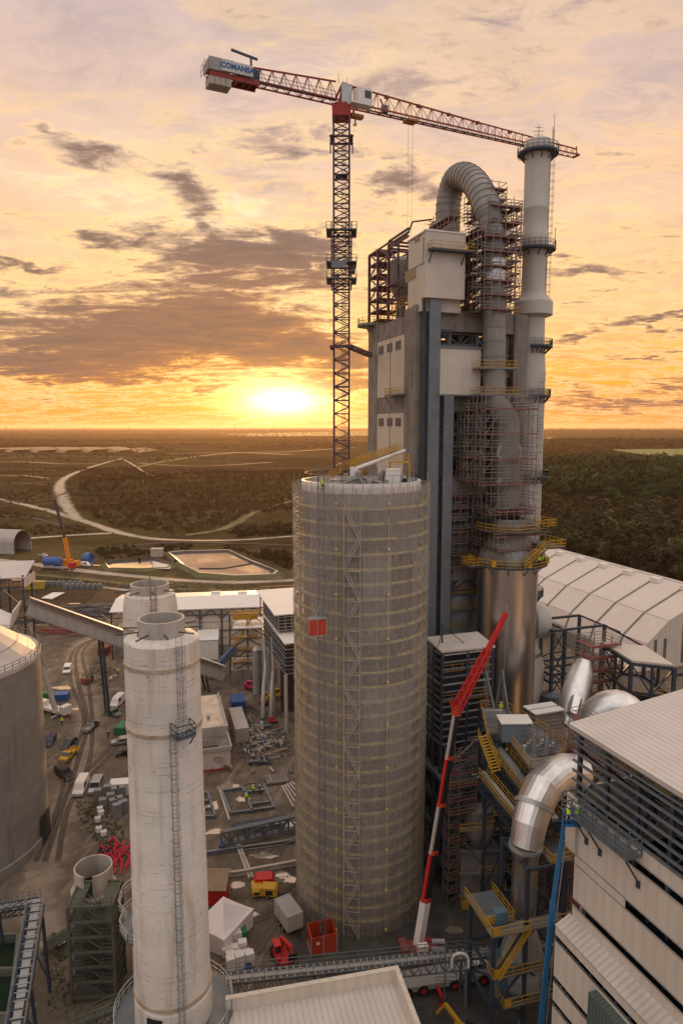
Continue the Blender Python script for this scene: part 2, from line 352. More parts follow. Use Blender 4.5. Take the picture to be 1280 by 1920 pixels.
def text_part(name, txt, size, m, parent, loc, rot, depth=.03, bold=.02):
    cu = bpy.data.curves.new(name, 'FONT'); cu.body = txt; cu.size = size; cu.extrude = depth; cu.offset = bold; cu.align_x = 'CENTER'; cu.align_y = 'CENTER'; cu.resolution_u = 2
    o = bpy.data.objects.new(name, cu); sc.collection.objects.link(o); dg = bpy.context.evaluated_depsgraph_get(); me = bpy.data.meshes.new_from_object(o.evaluated_get(dg))
    sc.collection.objects.unlink(o); bpy.data.objects.remove(o); me.materials.clear(); me.materials.append(m)
    t = link(bpy.data.objects.new(name, me)); t.parent = parent; t.location = loc; t.rotation_euler = rot; return t
def link(o): sc.collection.objects.link(o); return o
def part(name, b, m, parent=None, smooth=False, label=None, kind=None):
    me = b.mesh(name); me.materials.append(m)
    if smooth:
        me.shade_smooth(); me.set_sharp_from_angle(angle=radians(40))
    o = link(bpy.data.objects.new(name, me)); o.parent = parent
    if label: o['label'] = label
    if kind: o['kind'] = kind
    return o
def tag(o, label, cat, group=None):
    o['label'] = label; o['category'] = cat
    if group: o['group'] = group
    return o
def thing(name, label, cat, loc=(0,0,0), rz=0, group=None):
    o = link(bpy.data.objects.new(name, None)); o.location = loc; o.rotation_euler = (0,0,radians(rz)); o.empty_display_size = .5
    return tag(o, label, cat, group)
def struct(name, b, m, smooth=False):
    o = part(name, b, m, None, smooth); o['kind'] = 'structure'; return o
def dup(root, loc, rz, label, group=None, scale=None):
    def cp(o, par):
        c = link(o.copy()); c.parent = par
        for ch in [x for x in sc.objects if x.parent == o]: cp(ch, c)
        return c
    r = cp(root, None); r.location = loc; r.rotation_euler = (0,0,radians(rz)); r['label'] = label
    if group: r['group'] = group
    return r
def recol(root, name, m):
    for ch in [x for x in sc.objects if x.parent == root]:
        if ch.name.split('.')[0] == name: ch.data = ch.data.copy(); ch.data.materials[0] = m
ROT = 19.0
# ---------------------------------------------------------------- terrain
def hgt(x, y):
    h = 0
    for cx, cy, sx, sy, a in HILLS:
        h += a*exp(-((x-cx)/sx)**2-((y-cy)/sy)**2)
    return h
def hill_at(px, py, sx, sy, a):
    g = G(px, py); return (g.x, g.y, sx, sy, a)
HILLS = [hill_at(215,925,38,60,11), hill_at(330,905,90,140,9), hill_at(520,905,90,120,8), hill_at(1200,900,180,160,10), hill_at(1150,836,500,400,14), hill_at(330,1022,40,9,2.0), hill_at(120,1080,0.1,.1,0),
         (-2500,9000,3000,1500,30), (2600,7000,2200,1500,42), (500,14000,3000,2000,35)]
def inpoly(x, y, poly):
    c = False; j = len(poly)-1
    for i in range(len(poly)):
        a, b = poly[i], poly[j]
        if (a[1] > y) != (b[1] > y) and x < (b[0]-a[0])*(y-a[1])/(b[1]-a[1])+a[0]: c = not c
        j = i
    return c
def gp(pts): return [G(*p) for p in pts]
b = B()
xs = np.concatenate([-np.geomspace(30000, 640, 24), np.linspace(-600, 600, 81), np.geomspace(640, 30000, 24)])
ys = np.concatenate([[-300, -150, -50], np.linspace(0, 1500, 91), np.geomspace(1560, 45000, 40)])
nx = len(xs)
b.v = [(x, y, hgt(x, y)) for y in ys for x in xs]
b.f = [(j*nx+i, j*nx+i+1, (j+1)*nx+i+1, (j+1)*nx+i) for j in range(len(ys)-1) for i in range(nx-1)]
gm = bpy.data.materials.new('site_ground'); gm.use_nodes = True; nt = gm.node_tree; n = Nd(nt); bs = nt.nodes['Principled BSDF']
co = n.new('ShaderNodeTexCoord').outputs['Object']; x_, y_, z_ = n.sep(co)
rot = n.new('ShaderNodeVectorRotate', rotation_type='Z_AXIS'); n.put(rot.inputs['Vector'], co); rot.inputs['Angle'].default_value = radians(12)
n1 = n.noise(co, .05, 8, .68, .6); n2 = n.noise(co, .35, 8, .7, .3); n3 = n.noise(n.vm('MULTIPLY', rot.outputs[0], (.9,.12,1)), .5, 7, .7, 1.2); n4 = n.noise(co, 2.2, 5, .7)
mud = n.ramp(n2, [(.3, (.050,.041,.033)), (.46, (.105,.083,.064)), (.58, (.165,.130,.098)), (.72, (.27,.222,.172))])
mud = n.mix(n.m('MULTIPLY', n.mr(n1, .40, .62), .65), mud, (.12,.092,.066))
mud = n.mix(n.m('MULTIPLY', n.mr(n3, .52, .66), .5), mud, (.34,.275,.21))
mud = n.mix(n.m('MULTIPLY', n.mr(n4, .45, .75), .35), mud, (.06,.048,.038))
mud = n.mix(n.m('MULTIPLY', n.mr(n.noise(co, .09, 6, .7), .60, .70, 0, 1, True), .6), mud, (.075,.085,.035))
# open land beyond the works: rough grass, scrub and winter wood
big = n.noise(n.vm('MULTIPLY', co, (.0022,.0040,1)), 1.0, 7, .62, .8); sc_ = n.noise(co, .018, 8, .7, .5); fi = n.noise(co, .12, 8, .75)
land = n.ramp(big, [(.30, (.035,.026,.018)), (.43, (.055,.038,.024)), (.50, (.085,.060,.033)), (.56, (.115,.095,.042)), (.62, (.06,.042,.026)), (.75, (.10,.072,.045))])
land = n.mix(n.m('MULTIPLY', n.mr(sc_, .45, .62), .6), land, (.045,.032,.021))
land = n.mix(n.m('MULTIPLY', n.mr(fi, .5, .72), .5), land, (.15,.118,.062))
far = n.mr(y_, 1700, 3600)
fl = n.noise(n.vm('MULTIPLY', co, (.0006,.0022,1)), 1.0, 4, .6, .2)
land = n.mix(far, land, n.ramp(fl, [(.35, (.032,.023,.017)), (.52, (.045,.031,.021)), (.60, (.12,.11,.04)), (.64, (.05,.034,.022)), (.8, (.10,.075,.045))]))
m_ = n.m('ADD', n.mr(y_, 190, 262), n.m('MULTIPLY', n.m('SUBTRACT', n1, .5), .5), clamp=True)
land = n.mix(1.0, land, (.74,.72,.70), 'MULTIPLY')
n.put(bs.inputs['Base Color'], n.mix(m_, mud, land)); 
n.put(bs.inputs['Roughness'], n.mr(n.noise(co, .16, 6, .65), .56, .66, .9, .5)); n.put(bs.inputs['Specular IOR Level'], n.mr(y_, 150, 400, .3, .0))
bn = n.new('ShaderNodeBump'); bn.inputs['Strength'].default_value = .5; bn.inputs['Distance'].default_value = .25; n.put(bn.inputs['Height'], n2); n.put(bs.inputs['Normal'], bn.outputs[0])
struct('ground', b, gm, True)
def soften(m, seed_scale=.25, sharp=.5):
    "lets a surface sheet fray out into the ground at its rim (attribute edge: 0 inside, 1 at the rim)"
    nt = m.node_tree; n = Nd(nt); b_ = nt.nodes['Principled BSDF']; o_ = nt.nodes['Material Output']
    at = n.new('ShaderNodeAttribute', attribute_name='edge').outputs['Fac']; co = n.new('ShaderNodeTexCoord').outputs['Object']
    nz = n.m('ADD', n.m('MULTIPLY', n.noise(co, seed_scale, 7, .7), .8), n.m('MULTIPLY', n.noise(co, seed_scale*.12, 4, .6), .5))
    f = n.mr(n.m('ADD', n.m('MULTIPLY', at, 1.25), nz), .98, .98+sharp, 1, 0)
    t = n.new('ShaderNodeBsdfTransparent'); mx = n.new('ShaderNodeMixShader'); n.put(mx.inputs[0], f)
    nt.links.new(t.outputs[0], mx.inputs[1]); nt.links.new(b_.outputs[0], mx.inputs[2]); nt.links.new(mx.outputs[0], o_.inputs[0])
def edge_attr(o, vals):
    a = o.data.attributes.new('edge', 'FLOAT', 'POINT'); a.data.foreach_set('value', vals)
road_m = M('road_dust', (.40,.325,.245), .8, var=.2, scale=.12, col2=(.17,.135,.10), s2=.08, amt=.6)
grass_m = M('rough_grass', (.105,.10,.040), .9, var=.3, scale=.08, col2=(.065,.05,.027), s2=.05, amt=.7)
field_m = M('green_field', (.13,.17,.05), .9, var=.15, scale=.02, col2=(.20,.18,.08), s2=.02)
water_m = M('still_water', (.80,.76,.70), .03, .92, var=.05)
puddle_m = M('puddle_water', (.62,.53,.42), .08, .65, var=.2)
liner = M('pond_liner', (.02,.022,.028), .5, var=.2)
pale_liner = M('pale_liner', (.55,.50,.44), .6, var=.1)
track_m = M('track_mud', (.235,.185,.14), .75, var=.3, scale=.3, col2=(.12,.095,.07), s2=.2, amt=.7); soften(track_m, .35, .7); soften(road_m, .3, .45); soften(grass_m, .1, .5); soften(puddle_m, .7, .22)
cliff_m = M('quarry_face', (.24,.175,.10), .9, var=.3, scale=.05, col2=(.13,.09,.05), s2=.06, amt=.7)
def strip(name, pts, m, lift=.12, sub=10):
    "a road: pts = (px,py,width in metres) along its centre line"
    c = [(G(p[0], p[1]), p[2]) for p in pts]; q = []
    for i in range(len(c)-1):
        p0, p1, p2, p3 = [c[max(0, min(len(c)-1, i+k))] for k in (-1,0,1,2)]
        for k in range(sub):
            t = k/sub; f = lambda a, b_, c_, d: .5*(2*b_+(c_-a)*t+(2*a-5*b_+4*c_-d)*t*t+(3*b_-a-3*c_+d)*t**3)
            q.append((f(p0[0],p1[0],p2[0],p3[0]), p1[1]+(p2[1]-p1[1])*t))
    q.append(c[-1]); b = B()
    for i, (p, wd) in enumerate(q):
        d = (q[min(i+1,len(q)-1)][0]-q[max(i-1,0)][0]).normalized(); sd = V((-d.y,d.x,0))
        for k in range(-2, 3):
            e = p+sd*wd*.5*(k/2)*(1+.16*mn.noise((p.x*.05+k, p.y*.05, 3))); b.v.append((e.x, e.y, hgt(e.x, e.y)+lift))
    for i in range(len(q)-1):
        for k in range(4): b.f.append((i*5+k, i*5+k+1, (i+1)*5+k+1, (i+1)*5+k))
    o = struct(name, b, m); edge_attr(o, [1.0 if i in (0, len(q)-1) else max(abs(k)/2, .6 if i in (1, len(q)-2) else 0) for i in range(len(q)) for k in range(-2, 3)]); return o
strip('road', [(-60,925,15),(60,950,15),(150,975,17),(240,1003,16),(330,1013,14),(440,1013,12),(560,1005,11),(700,998,11)], road_m, .15)
strip('road', [(150,978,16),(122,945,24),(112,915,24),(125,895,20),(165,878,19),(205,866,18),(232,859,18)], road_m, .2)
strip('road', [(232,861,12),(262,880,11),(290,908,12)], road_m, .35)
strip('road', [(-80,1012,13),(40,1010,13),(150,1003,13),(215,1000,13)], road_m, .17)
strip('road', [(-60,1043,14),(60,1058,13),(170,1072,13),(300,1085,12),(430,1092,12),(560,1088,11),(700,1080,10)], road_m, .12)
strip('road', [(0,1085,8),(110,1093,8),(200,1102,7),(300,1115,7)], road_m, .1)
strip('road', [(250,1128,13),(210,1180,14),(150,1215,14),(150,1270,14),(165,1350,16),(150,1430,13),(115,1520,13),(80,1620,14),(60,1700,13),(100,1760,12)], track_m, .05)
strip('path', [(1015,945,7),(1090,947,6),(1170,952,5)], road_m, 6)
def field(name, pts, m, lift=.1):
    g = gp(pts); n_ = 6; b = B()
    # fan-subdivided polygon so that it follows the ground
    b.add([(p.x, p.y, hgt(p.x, p.y)+lift) for p in g], [tuple(range(len(g)))]); return struct(name, b, m)
strip('grass', [(340,1006,16),(420,992,18),(470,965,16),(530,945,14),(600,930,14)], grass_m, .5)
strip('grass', [(250,878,22),(330,862,40),(430,850,60),(560,846,60),(680,838,60)], grass_m, .6)
strip('grass', [(0,1073,10),(120,1082,12),(230,1094,12),(330,1104,12),(450,1106,10),(560,1104,10)], grass_m, .08)
field('field', [(1140,849),(1300,848),(1300,866),(1215,862)], field_m, 9)
field('field', [(1018,824),(1040,824),(1034,829),(1018,829)], field_m, 12)
field('field', [(400,815),(690,812),(690,818),(470,819)], field_m, 4)
# quarry face far left
b = B(); fp = [G(-40+i*10, 846+3*sin(i*1.3)) for i in range(32)]
for i, p in enumerate(fp):
    hh = 8*min(1, (31-i)/7)*(.8+.3*mn.noise((i*.4, 0, 0)))
    b.v += [(p.x, p.y, 0), (p.x+R.uniform(-3,3), p.y+14+R.uniform(-6,6), hh*.55), (p.x, p.y+26, hh), (p.x, p.y+190, hh*.6)]
for i in range(31):
    for k in range(3): b.f.append((i*4+k, (i+1)*4+k, (i+1)*4+k+1, i*4+k+1))
struct('cliff', b, cliff_m)
# ponds: dark liner banks round a sheet of water
def pond(out_px, in_px, lip):
    o = gp(out_px); k = len(o); c = sum(o, V())/k
    b = B(); i_ = [p.lerp(c, .09) for p in o]
    b.add([(p.x,p.y,1.3) for p in o]+[(p.x,p.y,.25) for p in i_], [(a,(a+1)%k,k+(a+1)%k,k+a) for a in range(k)])
    struct('pond_liner', b, liner); b = B(); e_ = [p.lerp(c,-.03) for p in o]; b.add([(p.x,p.y,1.3) for p in e_]+[(p.x,p.y,1.32) for p in o], [(a,(a+1)%k,k+(a+1)%k,k+a) for a in range(k)]); struct('pond_rim', b, lip); b = B(); b.add([(p.x+(p.x-c.x)*.16, p.y+(p.y-c.y)*.22, .02) for p in o]+[(p.x,p.y,1.3) for p in e_], [(a,(a+1)%k,k+(a+1)%k,k+a) for a in range(k)])
    struct('pond_bank', b, grass_m)
    w_ = B(); w_.add([(p.x,p.y,.33) for p in i_], [tuple(range(k))]); struct('water', w_, water_m)
pond([(318,1040),(345,1037),(428,1035),(470,1055),(518,1074),(512,1080),(440,1083),(375,1078),(340,1060)], None, pale_liner)
pond([(198,1060),(212,1055),(290,1050),(322,1062),(312,1068),(262,1070),(205,1069)], None, liner)
b = B(); b.slab([G(288,1066,.95), G(285,1052,.95), G(322,1060,.95), G(318,1067,.95)], .1); tag(part('pond_sheet', b, pale_liner), 'pale crumpled sheet on the end bank of the dark small pond', 'sheet')
b = B(); pts = [G(373,1066,.4)+V((0,0,.25*sin(i))) if 0 else G(373+i*9, 1066+(.0 if i < 5 else -(i-5)*1.6), .42) for i in range(12)]
b.path(pts, .35, 6); tag(part('floating_boom', b, black), 'thin dark floating boom curving across the large pond', 'boom')
# puddles and wet patches in the yard
def puddle(px, py, w_, d, seed):
    rr = random.Random(seed); c = G(px, py); b = B(); pts = []
    for k in range(26):
        a = 2*pi*k/26; f = .62+.55*abs(mn.noise((cos(a)*1.6+seed*3.1, sin(a)*1.6, seed)))*1.6
        pts.append((c.x+w_*.5*cos(a)*f, c.y+d*.5*sin(a)*f, .064+.004*(seed % 5)))
    z0 = pts[0][2]; b.add([(c.x, c.y, z0)]+[(c.x+(q[0]-c.x)*f, c.y+(q[1]-c.y)*f, z0) for f in (.5, 1.25) for q in pts], [(0, 1+k, 1+(k+1)%26) for k in range(26)]+[(1+k, 27+k, 27+(k+1)%26, 1+(k+1)%26) for k in range(26)])
    edge_attr(struct('puddle', b, puddle_m), [0]+[.15]*26+[1]*26)
for i, a in enumerate([(425,1478,7,7),(400,1512,4,5),(455,1500,5,3),(497,1482,4,5),(540,1545,5,4),(470,1555,9,3),(405,1560,7,3),(497,1606,8,2.5),(530,1640,4,3),(490,1363,4,3),(497,1392,4,3),(120,1290,11,5),(100,1315,6,3),
        (232,1420,3,2),(60,1640,5,4),(210,1270,3,9),(445,1660,4,4),(140,1330,5,2),(545,1650,4,3),(480,1720,3,3),(90,1770,6,3),(40,1800,4,4),(850,1745,5,3),(500,1130,4,3),(140,1132,9,3),(260,1120,8,2),(235,1129,6,2),(180,1060,16,5),(90,968,8,5),(75,905,40,9),(30,930,40,6),(150,1055,14,5)]):
    puddle(*a, i)

# dark apron sheet: shade round the silo foot and steelwork painted as ground colour
shade_m = M('shade_paint', (.062,.058,.054), .8, var=.35, scale=.4, col2=(.13,.115,.10), s2=.25, amt=.6); soften(shade_m, .25, .6)
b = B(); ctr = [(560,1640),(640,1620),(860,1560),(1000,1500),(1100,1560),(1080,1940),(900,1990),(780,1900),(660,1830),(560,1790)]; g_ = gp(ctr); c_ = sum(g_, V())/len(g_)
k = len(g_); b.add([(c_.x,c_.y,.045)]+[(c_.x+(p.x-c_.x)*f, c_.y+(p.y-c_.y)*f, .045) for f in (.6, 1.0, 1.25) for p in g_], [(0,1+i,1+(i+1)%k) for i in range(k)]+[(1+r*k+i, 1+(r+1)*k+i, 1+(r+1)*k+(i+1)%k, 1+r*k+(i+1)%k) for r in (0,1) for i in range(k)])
edge_attr(struct('painted_yard_shade', b, shade_m), [0]+[0]*k+[.35]*k+[1]*k)

# worked quarry benches and dark earth on the left
earth_p = M('pale_earth', (.24,.185,.115), .9, var=.3, scale=.06, col2=(.12,.09,.055), s2=.05, amt=.7); earth_d = M('dark_earth', (.065,.045,.03), .9, var=.3, scale=.06, col2=(.11,.08,.05), s2=.05); soften(earth_p, .06, .6); soften(earth_d, .06, .6)
for pts, m in (([(-60,868,40),(40,866,36),(120,870,30),(190,868,16)],earth_p),([(-60,878,26),(60,880,30),(110,884,20)],earth_d),([(-60,893,22),(40,892,24),(95,898,16)],earth_p),([(-60,907,16),(30,906,18),(100,912,10)],earth_d),([(-60,937,12),(60,941,14),(110,938,8)],earth_d),([(-60,965,10),(50,970,12),(130,990,8)],earth_d),([(160,905,22),(220,885,20),(275,905,16)],earth_d),([(300,852,60),(420,848,70),(560,853,60)],earth_d),([(150,1030,8),(300,1024,9),(470,1022,8),(560,1024,8)],earth_d),([(0,858,60),(120,855,60),(260,858,40)],earth_d),([(250,868,24),(380,874,20),(520,866,24)],earth_p)):
    strip('earth_bank', pts, m, .3)
rut = M('rut_mud', (.085,.067,.052), .7, var=.35); soften(rut, .5, 1.0)
for dx_ in (-9,-2,8):
    strip('wheel_rut', [(245+dx_,1135,1),(208+dx_*.4,1182,1.1),(150+dx_,1218,1),(150+dx_*1.9,1275,1.2),(166+dx_*.9,1350,1.1),(150+dx_*2.2,1430,1.2),(118+dx_*1.2,1520,1.2),(88+dx_*2.5,1620,1.2)], rut, .09)
for pts in ([(600,1380),(520,1340),(470,1330),(430,1300)],[(545,1420),(505,1360),(450,1320)],[(400,1700),(450,1730),(520,1700),(560,1660)],[(470,1790),(500,1740),(540,1690)],[(820,1760),(900,1790),(960,1870)],[(130,1480),(180,1430),(215,1390)]):
    strip('wheel_rut', [(x,y,1.0) for x, y in pts], rut, .095); strip('wheel_rut', [(x+12,y+2,1.0) for x, y in pts], rut, .1)
# ---------------------------------------------------------------- concrete preheater tower
TO = V((P(777,700,112).x, 112, 0)); TR = 18.5; l = Loc(TO, TR)
tower = thing('preheater_tower', 'tall square concrete tower with white panels and open steel floors, rising behind the netted silo', 'tower', TO, TR)
W, D = l(985, 700, y=0).x, l(690, 700, x=0).y
zt = l(880, 584, y=0).z
zl = lambda py: l(777, py, x=0).z            # heights read on the near corner
zf = lambda py: l(870, py, y=0).z
pw, pl_ = l(795, 700, y=0).x, l(757, 700, x=0).y
pr, pb = l(962, 700, y=0).x, l(707, 700, x=0).y
b = B(); b.box(0,0,0, pw,1.2,zt+.6); b.box(0,1.2,0, 1.2,pl_,zt+.4); tag_ = part('corner_pier', b, concrete, tower)
b = B(); b.box(0,pb,0, 1.2,D,zt); b.box(1.2,D-1.2,0, 4,D,zt); part('corner_pier', b, concrete, tower)
b = B(); b.box(pr,0,0, W,1.2,zt); b.box(W-1.2,1.2,0, W,5,zt); part('corner_pier', b, concrete, tower)
b = B(); b.box(W-4,D-1.2,0, W,D,zt); b.box(W-1.2,D-5,0, W,D-1.2,zt); part('corner_pier', b, concrete, tower)
# front bands between the piers
for y0, y1 in ((583,622),(742,773),(895,928),(1060,1088)):
    b = B(); b.box(pw+.003,.25,zf(y1), pr-.003,.95,zf(y0)); part('concrete_band', b, concrete, tower)
# left face
p1t, p1b, p2t, p2b = [l(757, y, x=0).z for y in (627,741,774,905)]
for z0, z1 in ((p1t, zt-.5),(p2t, p1b),(0, p2b)):
    b = B(); b.box(.2,pl_+.003,z0, .95,pb-.003,z1); part('concrete_band', b, concrete, tower)
for z0, z1, lv in ((p1b,p1t,1),(p2b,p2t,1)):
    b = B(); b.box(.05,pl_+.01,z0+.003, .35,pb-.01,z1-.003); pn = part('wall_panel', b, cladding_side, tower)
    b = B(); b.box(-.06,(pl_+pb)/2-.05,z0, .06,(pl_+pb)/2+.05,z1); part('panel_joint', b, grey_paint, pn)
    for px in (714,730,746):
        q = l(px, 640 if z1 == p1t else 783, x=0); b = B(); b.box(-.05,q.y-1.1,z1-2.2, .1,q.y+1.1,z1-.8); part('louvre_vent', b, louvre, pn)
# side and rear walls, floor plates
b = B(); b.box(2,D-.9,0, W-4.003,D-.2,zt-2); part('rear_wall', b, concrete, tower)
b = B(); b.box(W-.9,5.003,0, W-.2,D-5.003,zt-2); part('side_wall', b, concrete, tower)
for py in (600,700,758,835,912,990,1075):
    b = B(); b.box(.36,1.25,zf(py)-.35, W-1.25,D-1.25,zf(py)); part('floor_slab', b, grey_paint, tower)
# steel girders and braces seen through the openings of the front
for (y0, y1) in ((622,742),(773,895),(928,1060),(1088,1180)):
    b = B(); z0, z1 = zf(y1), zf(y0)
    for x in (pw+.4, pw+5.2, (pw+pr)/2+2, pr-.5):
        b.bar((x,1.6,z0),(x,1.6,z1),.5,.6)
    for k in range(1,3):
        z = z0+(z1-z0)*k/3; b.bar((pw,1.5,z),(pr,1.5,z),.35,.5); b.bar((pw,6,z),(pr,6,z),.35,.5)
    b.bar((pw,1.9,z0),((pw+pr)/2,1.9,z1),.3); b.bar((pr,1.9,z0),((pw+pr)/2+2,1.9,z1),.3)
    b.truss((pw,1.8,z1-2.2),(pr,1.8,z1-2.2),2.0,.4,7,.16)
    part('steel_girder', b, steel_grey, tower)
    b = B(); b.rail([(pw,1.3,z0+.05),(pr,1.3,z0+.05)], r=.05); b.rail([(pw,1.35,z0+(z1-z0)*.36),(pr,1.35,z0+(z1-z0)*.36)], r=.05); part('guard_rail', b, yellow, tower)
# vessels inside the open floors
for px, py0, py1, r, yy in ((862,795,838,2.5,5.0),(860,990,1055,3.2,6.5),(872,640,700,2.2,8)):
    q0 = l(px, py1, y=yy); z1 = l(px, py0, y=yy).z
    b = B(); b.lathe([(.6,q0.z-4),(r,q0.z),(r,z1),(r*.5,z1+1)], (q0.x,yy), 28); part('cyclone', b, duct_grey, tower, True)
b = B(); q = l(866, 1130, y=3.5); r = 5.2; b.lathe([(r,0),(r,q.z-6),(r+.12,q.z-5.9),(r+.12,q.z-5.6),(r,q.z-5.5),(r,q.z+2),(r+.12,q.z+2),(r+.12,q.z+2.3),(r,q.z+2.4),(r,q.z+4.5),(1,q.z+6.5)], (q.x,r+1.6), 40); part('base_tank', b, steel_pale, tower, True)
b = B(); ps = [(q.x+5.8*cos(a), r+1.6+5.8*sin(a), q.z+2.6) for a in [pi+pi*k/14 for k in range(15)]]; b.rail(ps, r=.05); b.ring((q.x,r+1.6),5.25,5.9,q.z+2.4,q.z+2.58); part('tank_rail', b, yellow, tower)
# the two steel columns before the front
for px0, px1, ytop in ((800,820,556),(829,847,740)):
    a, c = l(px0, 800, y=-1.4), l(px1, 800, y=-1.4); zz = l(px0, ytop, y=-1.4).z
    b = B(); b.box(a.x,-1.9,0,c.x,-1.55,zz); b.box(a.x,-.6,0,c.x,-.25,zz); xm = (a.x+c.x)/2; b.box(xm-.25,-1.549,0,xm+.25,-.601,zz)
    for k in range(1,9):
        z = zz*k/9; b.box(a.x-.06,-1.96,z-.12,c.x+.06,-1.901,z+.12)
    o = part('steel_column', b, steel_grey, tower)
    b = B(); b.box(a.x-.9,-1.2,0,a.x-.35,-.7,zz-.5); part('column_leg', b, steel_navy, o)
b = B()
for py in (620,700,742,800,900,1000,1075):
    q = l(825, py, y=-1.0); b.bar((l(800,py,y=-1).x,-1.05,q.z),(l(848,py,y=-1).x,-1.05,q.z),.3,.4); b.bar((l(808,py,y=-1).x,-1.0,q.z),(l(808,py,y=-1).x,1.0,q.z),.3,.4)
part('column_tie', b, steel_navy, tower)
# ---- the two white clad boxes on the front
yb = -2.3
a, c = l(797, 470, y=yb), l(872, 470, y=yb); ztop, zbot = l(797,432,y=yb).z, l(797,557,y=yb).z; dl = l(765, 500, x=a.x).y; mid = l(789, 565, x=a.x).y
b = B(); b.box(a.x,yb,zbot,c.x,yb+.5,ztop); b.box(a.x,yb+.501,zbot,c.x,mid,ztop-.001); b.box(a.x,mid+.002,zbot-1.9,c.x,dl,ztop-.35); bx = part('cladding_box', b, cladding, tower)
b = B(); b.box(a.x-.15,yb-.12,ztop,c.x+.15,yb+.4,ztop+.22); b.box(a.x-.15,yb+.401,ztop-.1,c.x+.15,dl+.1,ztop+.12); part('parapet_trim', b, white_paint, bx)
b = B(); zs = l(797,490,y=yb).z; b.box(a.x-.08,yb+.2,zs-.18,a.x-.002,dl-.2,zs); b.box(a.x-.08,yb+.5,zs,a.x-.002,yb+.8,ztop-.8); part('flashing', b, grey_paint, bx)
q = l(770, 512, x=a.x); b = B(); b.box(a.x-.06,q.y-1.9,q.z-1.2,a.x-.003,q.y+2.2,q.z+.6); part('window', b, glass, bx)
q = l(782, 446, x=a.x); b = B(); b.box(a.x-.06,q.y-.9,q.z-.6,a.x-.003,q.y+.9,q.z+.5); part('window', b, glass, bx)
z = l(835, 470, y=yb).z; x0, x1 = l(802,470,y=yb).x, l(886,470,y=yb).x
b = B(); b.box(x0,yb-1.3,z-.3,x1,yb-.002,z); b.bar((x0+.2,yb,z-2),(x0+.2,yb-1.2,z-.35),.15); b.bar((x1-2,yb,z-2),(x1-2,yb-1.2,z-.35),.15); bal = part('balcony', b, steel_navy, bx)
b = B(); b.rail([(x0,yb-.05,z),(x0,yb-1.25,z),(x1,yb-1.25,z),(x1,yb+.6,z)], r=.05); part('guard_rail', b, yellow, bal)
a, c = l(820, 690, y=-1.8), l(901, 690, y=-1.8); z1, z0 = l(820,651,y=-1.8).z, l(820,739,y=-1.8).z
b = B(); b.box(a.x,-1.8,z0,c.x,.2,z1); bx2 = part('cladding_box', b, cladding, tower)
b = B(); b.box(a.x-.12,-1.95,z1-.1,c.x+.12,-1.803,z1+.2); b.slab([(a.x-.1,-1.95,z1+.2),(c.x+.1,-1.95,z1+.2),(c.x+.1,.2,z1+.9),(a.x-.1,.2,z1+.9)], .15); b.box(a.x-.1,-1.9,z0-.25,c.x+.1,-.1,z0-.002); part('roof_trim', b, steel_grey, bx2)
# ---- small yellow-railed landings
def landing(par, x0, x1, y0, y1, z, m=None, open_back=True, th=.25):
    b = B(); b.box(x0,y0,z-th,x1,y1,z); o = part('landing', b, m or steel_grey, par)
    b = B(); b.rail([(x0,y1,z),(x0,y0,z),(x1,y0,z),(x1,y1,z)], r=.05); part('guard_rail', b, yellow, o); return o
for py, x0, x1 in ((688,901,972),(738,901,975)):
    a, c = l(x0, py, y=-4.6), l(x1, py, y=-4.6); landing(tower, a.x, c.x, -4.6, -.1, a.z)
q0, q1 = l(735, 741, x=0), l(757, 741, x=0); b = B(); b.box(-1.5,q1.y-.8,q1.z,-.001,q0.y,q1.z+.2)
b.bar((-1.4,q0.y-.3,q1.z),(-.02,q0.y-.3,q1.z-2.2),.14); b.bar((-1.4,q1.y,q1.z),(-.02,q1.y,q1.z-2.2),.14); o = part('landing', b, steel_grey, tower)
b = B(); b.rail([(-.1,q1.y-.7,q1.z+.2),(-1.4,q1.y-.7,q1.z+.2),(-1.4,q0.y-.1,q1.z+.2),(-.1,q0.y-.1,q1.z+.2)], r=.05); part('guard_rail', b, yellow, o)
# roof deck, steel frame above the left side
b = B(); b.box(.4,1.3,zt-1.2,W-1.3,D-1.3,zt-.85); part('roof_deck', b, grey_paint, tower)
b = B(); b.ring((.6,D-1.0),0,3.0,zt-.2,zt+.15,24); o = part('corner_balcony', b, steel_grey, tower)
b = B(); b.rail([(.6+2.9*cos(t),D-1+2.9*sin(t),zt+.15) for t in [pi*.55+pi*k/10*1.2 for k in range(11)]], r=.05); b.bar((-1.4,D-2,zt-.2),(0,D-3,zt-3.4),.16); part('guard_rail', b, yellow, o)
ftop, fmid = l(740,452,x=.8).z, l(700,474,x=.8).z
fr = B()
ys = [l(p_, 550, x=.8).y for p_ in (692,708,728)]
for i, y in enumerate(ys):
    zz = fmid if i < 2 else ftop
    for x in (.8, 7): fr.bar((x,y,zt-.6),(x,y,zz),.42,.42)
for zz in np.linspace(zt+2.6, fmid, 6):
    for x in (.8, 7): fr.bar((x,ys[0],zz),(x,ys[2],zz),.26)
    for y in ys[:2]: fr.bar((.8,y,zz),(7,y,zz),.26)
lv = list(np.linspace(zt+2.6, fmid, 6))
for i in range(5):
    fr.bar((.8,ys[0 if i%2 else 1],lv[i]),(.8,ys[1 if i%2 else 0],lv[i+1]),.2); fr.bar((.8,ys[1 if i%2 else 2],lv[i]),(.8,ys[2 if i%2 else 1],lv[i+1]),.2)
ye = l(765, 500, x=.8).y
for zz in (ftop, fmid-1.0, (fmid+ftop)/2+.4, zt+6, zt+3):
    fr.bar((.8,ys[2],zz),(.8,ye,zz),.3); fr.bar((7,ys[2],zz),(7,ye,zz),.3); fr.bar((.8,ys[2],zz),(7,ys[2],zz),.3)
